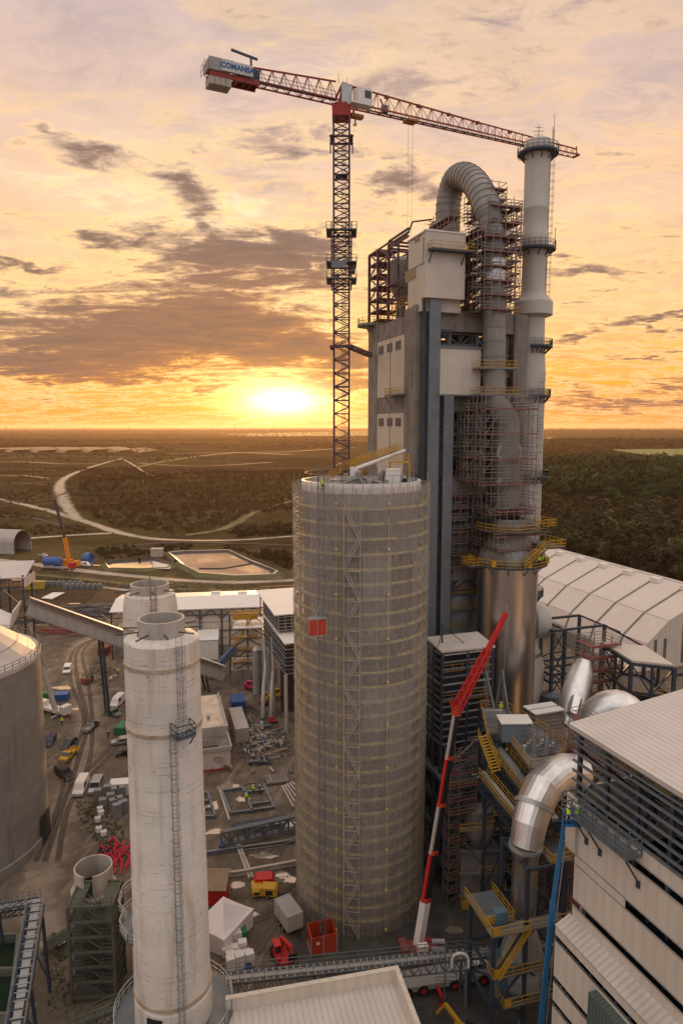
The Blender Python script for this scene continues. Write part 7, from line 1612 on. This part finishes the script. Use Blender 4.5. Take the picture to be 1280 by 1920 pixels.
# forklift
ft = thing('forklift', 'dark red forklift truck on the track beside the grass patch', 'forklift', G(165,1281), 150); b = B(); b.box(-.9,-1.3,.4,.9,1.6,1.3); b.box(-.9,.9,1.3,.9,1.6,1.7); part('body', b, deck_red, ft)
b = B()
for x in (-.8,.8): b.bar((x,-.9,1.3),(x,-.8,2.6),.1); b.bar((x,.9,1.3),(x,.8,2.6),.1)
b.box(-.95,-1,2.6,.95,.95,2.7); part('roll_cage', b, black, ft); b = B()
for x in (-.5,.5): b.bar((x,-1.5,.2),(x,-1.5,4.0),.16); b.bar((x,-1.6,.25),(x,-2.8,.25),.14,.06)
b.box(-.7,-1.62,1,.7,-1.56,1.6); part('mast', b, black, ft)
for x in (-.9,.9):
    for y in (-1,1): wheel_at(x, y, .42, .3, ft)
# compressors and trailer
def compressor(label, px, py, rz, m, s=1.0):
    t = thing('air_compressor', label, 'compressor', G(px,py), rz); b = B(); b.extrude([(-1.3*s,.5),(-1.3*s,1.2*s),(-1.0*s,1.6*s),(.9*s,1.6*s),(1.3*s,1.1*s),(1.3*s,.5)], -.75*s, .75*s); part('canopy', b, m, t)
    b = B(); b.box(-.76*s,-.7*s,.7,-.752*s+.0,.3*s,1.3*s); b.box(.752*s,-.7*s,.7,.765*s,.3*s,1.3*s); b.box(-.4,-1.31*s,.7,.4,-1.302*s,1.15); part('vent_panel', b, black, t); b = B(); b.bar((0,-1.2*s,.45),(0,-2.1*s,.45),.1); part('drawbar', b, black, t)
    for x in (-.7*s,.7*s): wheel_at(x, .1, .34, .2, t)
    return t
compressor('long red compressor behind the two yellow ones', 495, 1664, 96, red, 1.25)
compressor('left yellow compressor of the pair by the silo', 481, 1676, 10, yellow, 1.0)
compressor('right yellow compressor, larger, of the pair by the silo', 504, 1680, 84, yellow, 1.1)
bt_ = thing('box_trailer', 'pale grey box trailer with black wheels standing at the silo foot', 'trailer', G(541,1735), 30); b = B(); b.box(-1.2,-2.2,.8,1.2,2.2,3.0); part('box', b, concrete_pale, bt_); b = B(); b.box(-1.22,-2.22,3.001,1.22,2.22,3.08); part('roof', b, grey_paint, bt_); b = B(); b.bar((0,-2.2,.7),(0,-3.6,.6),.12); b.box(-1.0,-2.0,.55,1.0,2.0,.8); part('frame', b, black, bt_)
for x in (-1.15,1.15):
    for y in (-.6,.5): wheel_at(x, y, .42, .25, bt_)
# pale concrete pump with folded-out boom next to the round silo
po = G(98,1336); pm = thing('concrete_pump', 'pale concrete pump truck with a long boom raised beside the broad round silo', 'pump truck', po, 62); b = B(); b.box(-1.2,-4,.8,1.2,4,1.5); b.box(-1.2,-5.8,.8,1.2,-4.1,2.8); b.box(-1,2,1.5,1,4,2.6); part('chassis', b, white_paint, pm)
for x in (-1.1,1.1):
    for y in (-4.6,-1,2,3.3): wheel_at(x, y, .5, .3, pm)
mi = Matrix.Rotation(-radians(62),3,'Z'); b = B(); pts = [mi@(p-po) for p in (G(104,1330,2.2), P(80,1250,po.y), P(57,1168,po.y+3))]; b.bar(pts[0],pts[1],.9,.9); b.lattice(pts[1],pts[2],.9,.6,12,.12); part('boom', b, concrete_pale, pm)
b = B(); b.lathe([(.7,1.5),(.7,2.6)], (pts[0].x,pts[0].y), 14); b.box(-2.6,-3.2,.1,2.6,-2.9,.5); b.box(-2.6,3,.1,2.6,3.3,.5); part('turret', b, white_paint, pm)
# far mobile crane and wrapped loads
fo = G(126,1064); fc = thing('mobile_crane', 'distant orange and black mobile crane standing near the hangar', 'crane', fo, 0); b = B(); b.box(-6,-1.5,.9,6,1.5,1.9); b.box(3.5,-1.4,1.9,6,1.4,3.4); part('chassis', b, orange, fc)
for x in (-4.5,-2.8,2.5,4.3):
    for y in (-1.4,1.4): 
        b = B(); b.tube((x,y-.2,.75),(x,y+.2,.75),.75,12); part('wheel', b, rubber, fc)
c0, c1, c2_ = P(130,1054,fo.y)-fo, P(122,1008,fo.y)-fo, P(103,938,fo.y+6)-fo; b = B(); b.box(c0.x-2.5,-1.4,1.9,c0.x+1.6,1.4,4.2); b.bar(c0,c1,1.6,1.7); part('boom_base', b, orange, fc); b = B(); b.bar(c1,c2_,1.0,1.1); part('boom_section', b, black, fc)
tk = thing('flatbed_truck', 'distant red cabbed truck carrying a blue wrapped load', 'truck', G(112,1068), -6); b = B(); b.box(-9,-1.3,.9,5,1.3,1.4); part('trailer_bed', b, grey_paint, tk); b = B(); b.extrude([(-1.25,1.0),(-1.25,3.6),(1.25,3.6),(1.25,1.0)], 5.2, 8.0); part('cab', b, red, tk); b = B(); b.box(8.001,-1.1,2.2,8.05,1.1,3.3); part('windscreen', b, glass, tk)
for x in (-8,-6.6,-5,3.5,7): 
    for y in (-1.2,1.2): b = B(); b.tube((x,y-.2,.5),(x,y+.2,.5),.5,10); part('wheel', b, rubber, tk)
q = G(104,1066); b = B(); b.path([V((q.x-5.5,q.y,3.6)),V((q.x-5.2,q.y,3.6)),V((q.x-1.5,q.y,3.7)),V((q.x+3,q.y,3.5)),V((q.x+3.4,q.y,3.5))], [1.4,2.2,2.25,2.15,1.4], 16); tag(part('wrapped_load', b, M('blue_wrap', (.03,.10,.30), .4, var=.2, bump=.4, bs=2)), 'blue wrapped drum lying on the distant truck', 'load')
q = G(165,1058); b = B(); b.path([V((q.x-1.5,q.y+1,3)),V((q.x-1.2,q.y+1,3)),V((q.x+1.5,q.y-1,3)),V((q.x+1.6,q.y-1,3))], [2.2,3.0,3.0,2.3], 18); tag(part('wrapped_load', b, MATS['blue_wrap']), 'blue wrapped drum section standing beside the tiny white van', 'load')
b = B(); o = G(295,1043); b.box(o.x-3,o.y-2,0,o.x+3,o.y+2,4); b.box(o.x-3.3,o.y-2.3,4.001,o.x+3.3,o.y+2.3,4.4); b.box(o.x-1,o.y-2.06,0,o.x+.3,o.y-2.01,2.4); tag(part('pump_house', b, concrete_pale), 'small pale pump house between the two ponds', 'hut')
# far storage yard
for i, (px, py, n_, lb) in enumerate(((112,1098,9,'left'),(158,1103,7,'right'))):
    o = G(px,py); t = thing('rack_stack', 'long row of dark stacked racks in the far storage yard, '+('nearer the yellow container' if i == 0 else 'farther from the yellow container'), 'racks', o)
    for k in range(n_): b = B(); x = (k-n_/2)*2.4; b.box(x,-1.6,0,x+1.8,1.6,1.4); b.box(x+.3,-1.2,1.4,x+1.5,1.2,2.0); part('rack', b, steel_grey, t)
q = G(78,1116); b = B(); b.slab([G(78,1122,.4),G(100,1112,.4),G(122,1112,.4),G(98,1124,.4)], .3); tag(part('pale_sheet_stack', b, white_paint), 'flat pale stack of sheets beside the dark racks', 'stack')
for nm, (px,py), m_, cnt, lb in (('steel_stack',(150,1152),steel_navy,26,'dark steel sections stacked above the grey gallery'),('steel_stack',(176,1140),steel_grey,20,'grey steel bundles beside the warehouse roof corner'),('steel_stack',(75,1166),steel_navy,20,'dark bundles under the grey gallery'),('timber_stack',(120,1186),deck_red,14,'rusty red beams lying beyond the bare track'),('timber_stack',(95,1178),wood,10,'timber and yellow pieces beside the rusty red beams')):
    o = G(px,py); t = thing(nm, lb, 'stack', o)
    for k in range(cnt): b = B(); x, y = R.gauss(0,5), R.gauss(0,2.6); z = R.choice([.2,.2,.6,1.0]); b.bar((x-R.uniform(2,5),y,z),(x+R.uniform(2,5),y+R.uniform(-.6,1.2),z),R.uniform(.25,.5)); part('member', b, m_, t)
lay('steel_beam', 'grey beams lying in the gap right of the mobile crane truck', 'beams', MATS['dusty_blue'], [((920,1838),(938,1872)),((928,1842),(945,1870))], .5)
yj = thing('yellow_excavator', 'yellow machine arm and small excavator at the bottom edge right of the foreground roof', 'excavator', G(868,1962), -20); b = B(); b.box(-1.2,-1,.5,1.2,1.4,1.7); b.bar((-.2,.8,1.6),(-2.6,2.2,2.6),.4); b.bar((-2.6,2.2,2.6),(-3.6,2.6,.8),.3); part('body', b, yellow, yj); b = B(); b.box(-1.3,-1.4,0,-.7,1.5,.5); b.box(.7,-1.4,0,1.3,1.5,.5); part('track', b, rubber, yj)
b = B(); b.box(.1,-.9,1.7,1.1,.6,2.8); part('cab', b, glass, yj)
lp = thing('flood_light_mast', 'small floodlight mast with two tilted lamps beside the foreground roof', 'light mast', G(832,1895)); b = B(); b.bar((0,0,0),(0,0,9),.14); b.rail([(-1.2,-1.2,5),(1.2,-1.2,5),(1.2,1.2,5)], r=.04); part('mast', b, steel_grey, lp)
for dz_ in (8.2, 9.2): b = B(); b.box(-1.6,-.25,dz_-.15,-.1,.25,dz_+.1); part('lamp_head', b, steel_pale, lp)
wb = B(); o = G(862,1800,6.5); arc = [o+V((1.0*cos(t), 0, .9*sin(t))) for t in [pi*k/10 for k in range(11)]]; wb.path(arc, .16, 8); wb.bar(arc[0],arc[0]-V((0,0,1.0)),.3); wb.bar(arc[-1],arc[-1]-V((0,0,1.0)),.3); tag(part('vent_pipe_bend', wb, white_paint, None, True), 'white swan neck pipe bend sticking up behind the conveyor bridge', 'pipe')
yb2 = B(); o = G(882,1700); yb2.box(o.x-1.4,o.y-.8,.15,o.x+1.4,o.y+.8,1.3); yb2.box(o.x-1.2,o.y-.7,1.301,o.x+1.2,o.y+.7,1.4); yb2.box(o.x-1.3,o.y-.5,0,o.x-.9,o.y+.5,.149); yb2.box(o.x+.9,o.y-.5,0,o.x+1.3,o.y+.5,.149); tag(part('tool_chest', yb2, yellow), 'yellow steel chest at the foot of the red decked stair scaffold', 'chest')
# pylons and far buildings on the skyline
for i, (px, py, h_) in enumerate(((243,800,30),(160,801,22),(12,801,24),(440,799,26))):
    p = P(px, 806, 7000); b = B(); b.bar((p.x-6,7000,0),(p.x,7000,h_+46),2.0); b.bar((p.x+6,7000,0),(p.x,7000,h_+46),2.0)
    for z in (.7,.82,.92): b.bar((p.x-9,7000,(h_+46)*z),(p.x+9,7000,(h_+46)*z),1.3)
    tag(part('pylon', b, steel_navy), ['pylon on the skyline nearest the left pond column' if 0 else 'tallest pylon on the skyline left of the sun','small skyline pylon left of the tallest one','skyline pylon nearest the left edge of the view','skyline pylon closest to the sun'][i], 'pylon', 'pylons on the skyline')
# fences along the yard edge
for i, (pts, lb) in enumerate(([((455,1600),(530,1590),(556,1580)),'low mesh fence by the silo foot'],[((140,1300),(170,1306),(200,1296)),'low red and white barrier across the bare track'])):
    o = G(*pts[0]); t = thing('site_fence', lb, 'fence', o); b = B(); b.rail([G(*p)-o for p in pts], h=1.2, r=.05, step=2); part('panel', b, (steel_pale, deck_red)[i], t)
# ---------------------------------------------------------------- people
def make_person():
    t = thing('person', 'person', 'person'); bm = bpy.data.meshes.new('body')
    sk = {'pel':((0,0,.95),.15),'bel':((0,.01,1.12),.14),'che':((0,0,1.35),.165),'nec':((0,0,1.50),.06),'hea':((0,-.02,1.62),.095),'top':((0,-.01,1.72),.085),'ls':((.2,0,1.43),.075),'le':((.27,.02,1.14),.05),'lh':((.26,-.08,.90),.042),'lf':((.26,-.1,.82),.035),'rs':((-.2,0,1.43),.075),'re':((-.27,.02,1.14),.05),'rh':((-.26,-.10,.90),.042),'rf':((-.26,-.12,.82),.035),
          'lhip':((.1,0,.88),.10),'lk':((.12,-.03,.48),.07),'la':((.12,.02,.09),.05),'lt':((.13,-.16,.045),.04),'rhip':((-.1,0,.88),.10),'rk':((-.13,.0,.48),.07),'ra':((-.14,.05,.09),.05),'rt':((-.15,-.13,.045),.04)}
    ks = list(sk); ed = [('pel','bel'),('bel','che'),('che','nec'),('nec','hea'),('hea','top'),('che','ls'),('ls','le'),('le','lh'),('lh','lf'),('che','rs'),('rs','re'),('re','rh'),('rh','rf'),('pel','lhip'),('lhip','lk'),('lk','la'),('la','lt'),('pel','rhip'),('rhip','rk'),('rk','ra'),('ra','rt')]
    bm.from_pydata([sk[k][0] for k in ks], [(ks.index(a), ks.index(c)) for a, c in ed], []); o = link(bpy.data.objects.new('body', bm))
    md = o.modifiers.new('skin', 'SKIN'); 
    sv = bm.skin_vertices[0] if bm.skin_vertices else None
    if sv is None:
        import bmesh; x_ = bmesh.new(); x_.from_mesh(bm); x_.verts.layers.skin.verify(); x_.to_mesh(bm); x_.free(); sv = bm.skin_vertices[0]
    for i, k in enumerate(ks): sv.data[i].radius = (sk[k][1], sk[k][1]); sv.data[i].use_root = (k == 'pel')
    o.modifiers.new('sub', 'SUBSURF').levels = 1; o.modifiers['sub'].render_levels = 1
    dg = bpy.context.evaluated_depsgraph_get(); me = bpy.data.meshes.new_from_object(o.evaluated_get(dg)); sc.collection.objects.unlink(o); bpy.data.objects.remove(o)
    me.materials.clear(); me.materials.append(navy_cloth); me.materials.append(skin); me.shade_smooth()
    for p in me.polygons:
        if p.center.z > 1.5 or (abs(p.center.x) > .2 and p.center.z < .92 and p.center.z > .75): p.material_index = 1
    bo_ = link(bpy.data.objects.new('body', me)); bo_.parent = t
    b = B(); b.lathe([(.19,.92),(.20,1.1),(.225,1.35),(.20,1.46),(.09,1.50)], (0,0), 16); b.v = [(x*1.12, y*.82, z) for x, y, z in b.v]
    for s_ in (-1,1): b.path([(s_*.2,0,1.44),(s_*.275,.02,1.14),(s_*.265,-.06,.95)], [.10,.085,.075], 8)
    part('jacket', b, hivis, t, True)
    b = B(); b.lathe([(.14,1.66),(.135,1.72),(.10,1.79),(.02,1.815)], (0,-.01), 14); b.ring((0,-.03),.1,.16,1.655,1.672,14); part('helmet', b, white_paint, t, True); return t
per = make_person(); N0 = True
def person(label, loc, rz=0, jacket=None, first=[True]):
    if first[0]: first[0] = False; per.location = loc; per.rotation_euler = (0,0,radians(rz)); per['label'] = label; per['group'] = 'workers on the site'; return per
    t = dup(per, loc, rz, label, 'workers on the site')
    if jacket: recol(t, 'jacket', jacket)
    return t
person('worker in yellow jacket standing alone near the front of the laid out steel frame', G(463,1503), 20)
person('worker in yellow jacket at the back bar of the laid out steel frame', G(475,1487), -40)
person('worker in dark clothes beside the back bar of the laid out steel frame', G(487,1488), 90, navy_cloth)
person('worker in yellow jacket on the left yard next to one in red', G(117,1358), 30)
person('worker in red jacket on the left yard', G(132,1351), -30, red_orange)
person('worker in black walking alone toward the white chimneys', G(204,1384), 60, black)
person('worker in yellow jacket against the grey wall of the long warehouse', G(222,1264), 0)
q = gq(938,1338); person('worker in yellow jacket on the yellow railed gantry', (q.x,q.y,ZG), 40)
person('worker in yellow jacket at the left of the blue lift basket', (BASKET.x-.4,BASKET.y,BASKET.z), 100)
person('worker in yellow jacket at the right of the blue lift basket', (BASKET.x+.4,BASKET.y+.05,BASKET.z), 80)
for i, px in enumerate((984,996)):
    c_ = l.w(V((cq.x+(2.6+i*1.0), -5-rr_-.2+i*.5, zc+.27))); person('crouched looking yellow jacketed worker on the stainless cylinder gallery, '+('left one' if i == 0 else 'right one'), c_, 10+60*i)
q = P(604,893,SC.y-7.2); person('worker in yellow jacket behind the white rim of the netted silo, on its left', (q.x,q.y,ztop-1), 60)
q = P(758,893,SC.y-4.6); person('worker in dark clothes behind the white rim of the netted silo, on its right', (q.x,q.y,ztop-1), 150, navy_cloth)
# ---------------------------------------------------------------- woods, scrub and single trees
rng = np.random.default_rng(3)
def leafmat(name, stops):
    m = bpy.data.materials.new(name); m.use_nodes = True; nt = m.node_tree; n = Nd(nt); b_ = nt.nodes['Principled BSDF']
    at = n.new('ShaderNodeAttribute', attribute_name='tint').outputs['Fac']; n.put(b_.inputs['Base Color'], n.ramp(at, stops)); b_.inputs['Roughness'].default_value = .9; b_.inputs['Specular IOR Level'].default_value = .1; return m
brown_m = leafmat('winter_twigs', [(0,(.040,.024,.013)),(.4,(.062,.036,.018)),(.7,(.085,.052,.023)),(1,(.14,.09,.03))])
green_m = leafmat('evergreen', [(0,(.010,.020,.010)),(.5,(.019,.043,.016)),(.85,(.038,.062,.022)),(1,(.075,.055,.022))])
scrub_m = leafmat('scrub', [(0,(.022,.020,.011)),(.5,(.042,.034,.017)),(.8,(.05,.05,.022)),(1,(.085,.072,.03))])
def proto(kind, seed, n_):
    r = np.random.default_rng(seed); v = []; t = r.random(n_)
    if kind == 'conifer':
        h = .08+.92*t**.8; a = r.random(n_)*2*np.pi; rad = (1-h)*.25+.02
        for i in range(n_):
            d = np.array([np.cos(a[i]), np.sin(a[i]), 0]); s_ = np.array([-d[1], d[0], 0]); q = d*rad[i]; w_ = .045+.05*(1-h[i])
            v += [[0,0,h[i]+.06], q+s_*w_-[0,0,.05*r.random()], q-s_*w_-[0,0,.05*r.random()]]
        v += [[.02,0,0],[-.02,0,0],[0,0,1.0]]
    else:
        flat = .62 if kind == 'tree' else .8
        for i in range(n_):
            p = r.normal(size=3); p /= np.linalg.norm(p); p *= (.35+.65*r.random()**.5)*.42*(1+.25*np.sin(p[0]*5+seed)); p[2] = p[2]*flat*1.35+(.60 if kind == 'tree' else .34)
            d = p-np.array([0,0,.55 if kind == 'tree' else .3]); d /= np.linalg.norm(d)+1e-6; e = r.normal(size=3)*.13; e -= d*(e@d)*.75; f = r.normal(size=3)*.13; f -= d*(f@d)*.75; v += [p-e*.6-f*.4, p+e, p+f]
        if kind == 'tree':
            v += [[.025,0,0],[-.025,0,0],[0,0,.75],[0,.025,0],[0,-.025,0],[0,0,.75]]
            for k in range(5): a_ = k*1.25+seed; v += [[0,0,.25],[0,.02,.28],[.3*np.cos(a_),.3*np.sin(a_),.7]]
    return np.array(v, float)
def forest(name, kinds, pts, hts, m, nper, tint, kind='stuff', seed=1):
    protos = [proto(k, 10+i+seed, nper) for i, k in enumerate(kinds)]; vs = []; tn = []; r = np.random.default_rng(seed)
    ps = np.asarray(pts); hs = np.asarray(hts); pick = r.integers(0, len(protos), len(ps)); ang_ = r.random(len(ps))*6.28
    for i, p in enumerate(ps):
        q = protos[pick[i]]; c, s_ = np.cos(ang_[i]), np.sin(ang_[i]); h = hs[i]; w_ = h*(.85+.4*r.random())
        x = (q[:,0]*c-q[:,1]*s_)*w_+p[0]; y = (q[:,0]*s_+q[:,1]*c)*w_+p[1]; z = q[:,2]*h+p[2]; vs.append(np.stack([x,y,z],1)); tn.append(np.full(len(q), tint[i])+r.normal(size=len(q))*.04)
    v = np.concatenate(vs).astype(np.float32); tv = np.clip(np.concatenate(tn), 0, 1).astype(np.float32); nf = len(v)//3; me = bpy.data.meshes.new(name)
    me.vertices.add(len(v)); me.vertices.foreach_set('co', v.ravel()); me.loops.add(len(v)); me.loops.foreach_set('vertex_index', np.arange(len(v), dtype=np.int32)); me.polygons.add(nf); me.polygons.foreach_set('loop_start', np.arange(0, len(v), 3, dtype=np.int32)); me.update(calc_edges=True)
    a = me.attributes.new('tint', 'FLOAT', 'POINT'); a.data.foreach_set('value', tv); me.materials.append(m); o = link(bpy.data.objects.new(name, me)); o['kind'] = kind; return o
def scatter(poly_px, n_, seed, dens=None, lo=0.3):
    "random ground points inside a polygon given in photo pixels, even per square metre, thinned by noise"
    g = [G(*p) for p in poly_px]; pl = [(p.x,p.y) for p in g]; r = np.random.default_rng(seed); xs = [p[0] for p in pl]; ys = [p[1] for p in pl]; out = []
    k = 0
    while len(out) < n_ and k < n_*40:
        k += 1; x, y = r.uniform(min(xs),max(xs)), r.uniform(min(ys),max(ys))
        if inpoly(x, y, pl) and (dens is None or mn.noise((x/dens, y/dens, seed))+.5 > lo): out.append((x, y, hgt(x,y)-.1))
    return out
# right-hand wood: scrub in front, evergreens behind, brown wood beyond
p = scatter([(1000,946),(1330,955),(1330,1110),(1200,1075),(1000,1015)], 1500, 1, 40, .15); forest('scrub_wood', ['bush','tree','tree'], p, [4+9*rng.random()**1.8 for _ in p], scrub_m, 120, [.45+.5*mn.noise((q[0]/35,q[1]/35,2))+rng.normal()*.24 for q in p], seed=2)
p = scatter([(1000,868),(1340,872),(1340,962),(1170,950),(1000,944)], 2300, 2); forest('evergreen_wood', ['conifer','conifer','tree','tree'], p, [9+14*rng.random()**1.3 for _ in p], green_m, 100, [.42+.75*mn.noise((q[0]/60,q[1]/60,5))+rng.normal()*.22+(.25 if q[1] > 1050 else 0) for q in p], seed=4)
p = scatter([(990,833),(1360,828),(1360,847),(1145,850),(1135,864),(1340,868),(1340,876),(990,872)], 2600, 3); forest('brown_wood', ['tree','tree','bush'], p, [8+12*rng.random()**1.3 for _ in p], brown_m, 60, [.42+.7*mn.noise((q[0]/90,q[1]/90,1))+rng.normal()*.22 for q in p], seed=6)
p = scatter([(950,807),(1400,806),(1400,829),(950,834)], 2600, 7, 500, .2); forest('brown_wood', ['tree','bush'], p, [rng.uniform(11,20) for _ in p], brown_m, 26, [.35+.6*mn.noise((q[0]/300,q[1]/300,8))+rng.normal()*.1 for q in p], seed=8)
# left plain: plantation on the slope, hedges and far woods
rows = [q for q in scatter([(150,880),(250,876),(300,905),(420,890),(560,882),(690,885),(690,960),(560,965),(480,960),(410,992),(320,1002),(200,985),(150,950)], 4200, 9, 60, .05)]
rows = [(x, round(y/5.0)*5.0+rng.normal()*.5, hgt(x, y)-.1) for x, y, z in rows]; forest('plantation', ['bush','tree'], rows, [rng.uniform(2.2,5.0) for _ in rows], brown_m, 40, [.30+.55*mn.noise((q[0]/50,q[1]/50,4))+rng.normal()*.1 for q in rows], seed=11)
p = scatter([(430,1000),(690,975),(690,996),(560,1002),(440,1008)], 260, 12); forest('scrub', ['bush','tree'], p, [rng.uniform(3,6.5) for _ in p], scrub_m, 70, [.5+rng.normal()*.15 for _ in p], seed=12)
def bands(px0, px1, py0, py1, n_, per, seed, lx, ly):
    r = np.random.default_rng(seed); out = []
    for _ in range(n_):
        c = G(r.uniform(px0,px1), py0+(py1-py0)*r.random()); a, d_ = r.uniform(*lx)*c.y/2000, r.uniform(*ly)
        for _ in range(per): x, y = c.x+r.normal()*a*.5, c.y+r.uniform(-d_,d_)*.5; out.append((x, y, hgt(x,y)-1))
    return out
for k_, (py0, py1, n_, per, lx, ly, hh, sd) in enumerate(((824,842,26,150,(90,260),(25,70),(7,13),13),(812,824,30,130,(160,420),(40,120),(9,16),14),(803.5,812,44,110,(260,700),(80,300),(13,22),15))):
    p = bands(-80, 1380 if k_ > 1 else 690, py0, py1, n_, per, sd, lx, ly); forest('far_wood', ['bush','tree'], p, [rng.uniform(*hh) for _ in p], brown_m, 26-5*k_, [.28+.5*mn.noise((q[0]/300,q[1]/300,8))+rng.normal()*.1 for q in p], seed=sd)
p = scatter([(-60,838),(310,838),(430,862),(250,870),(-60,872)], 520, 16, 90, .45); forest('scrub', ['bush','tree'], p, [rng.uniform(3,8) for _ in p], scrub_m, 40, [.35+rng.normal()*.15 for _ in p], seed=16)
p = scatter([(-60,880),(100,880),(90,960),(-60,930)], 300, 17, 50, .4)+scatter([(-60,945),(210,1000),(-60,1005)], 260, 18, 40, .4)+scatter([(170,1028),(330,1025),(540,1035),(560,1075),(520,1060),(430,1028),(330,1032),(200,1050)], 330, 19, 15, .3); forest('scrub', ['bush'], p, [rng.uniform(1.2,3.6) for _ in p], scrub_m, 50, [.5+rng.normal()*.2 for _ in p], seed=18)
p = scatter([(0,1076),(230,1094),(560,1104),(560,1108),(300,1110),(0,1084)], 500, 20); forest('grass_tufts', ['bush'], p, [rng.uniform(.5,1.1) for _ in p], scrub_m, 24, [.85+rng.normal()*.1 for _ in p], seed=20)
p = scatter([(140,1500),(200,1510),(235,1560),(232,1590),(190,1590),(150,1540)], 420, 21)+scatter([(175,1240),(205,1245),(235,1270),(180,1290)], 260, 22)+scatter([(100,1750),(135,1750),(130,1900),(85,1900)], 160, 23); forest('weeds', ['bush'], p, [rng.uniform(.25,.7) for _ in p], leafmat('weeds', [(0,(.05,.07,.02)),(1,(.13,.13,.045))]), 20, [.5+rng.normal()*.25 for _ in p], seed=22)
# single bushes beside the ponds, each a thing
BS = [('bush','round brown bush at the far corner of the large pond',500,1040,5),('bush','broad brown bush just right of the round one at the pond',516,1048,6),('bush','tall brown bush close to the netted silo, beyond the pond',538,1052,7),('bush','low brown bush on the bank below the pump house',262,1052,2.6),('bush','low brown bush between the two ponds',330,1056,2.6)]
for i, (nm, lb, px, py, h) in enumerate(BS):
    g = G(px, py); o = forest('bush', ['bush'], [(0,0,0)], [h], scrub_m, 260, [.5], 'thing', 40+i); del o['kind']; o.location = (g.x,g.y,0); tag(o, lb, 'bush')
# ---------------------------------------------------------------- evening haze over the plain
b = B(); b.box(-31500,-420,-1.5,31500,46500,150); hm_ = bpy.data.materials.new('evening_haze'); hm_.use_nodes = True; nt = hm_.node_tree; nt.nodes.clear(); n = Nd(nt)
pv = n.new('ShaderNodeVolumePrincipled'); pv.inputs['Color'].default_value = (.95,.74,.52,1); pv.inputs['Density'].default_value = 4.0e-5; pv.inputs['Anisotropy'].default_value = .55
o_ = n.new('ShaderNodeOutputMaterial'); nt.links.new(pv.outputs[0], o_.inputs['Volume'])
hz_ = part('haze', b, hm_); hz_['kind'] = 'stuff'
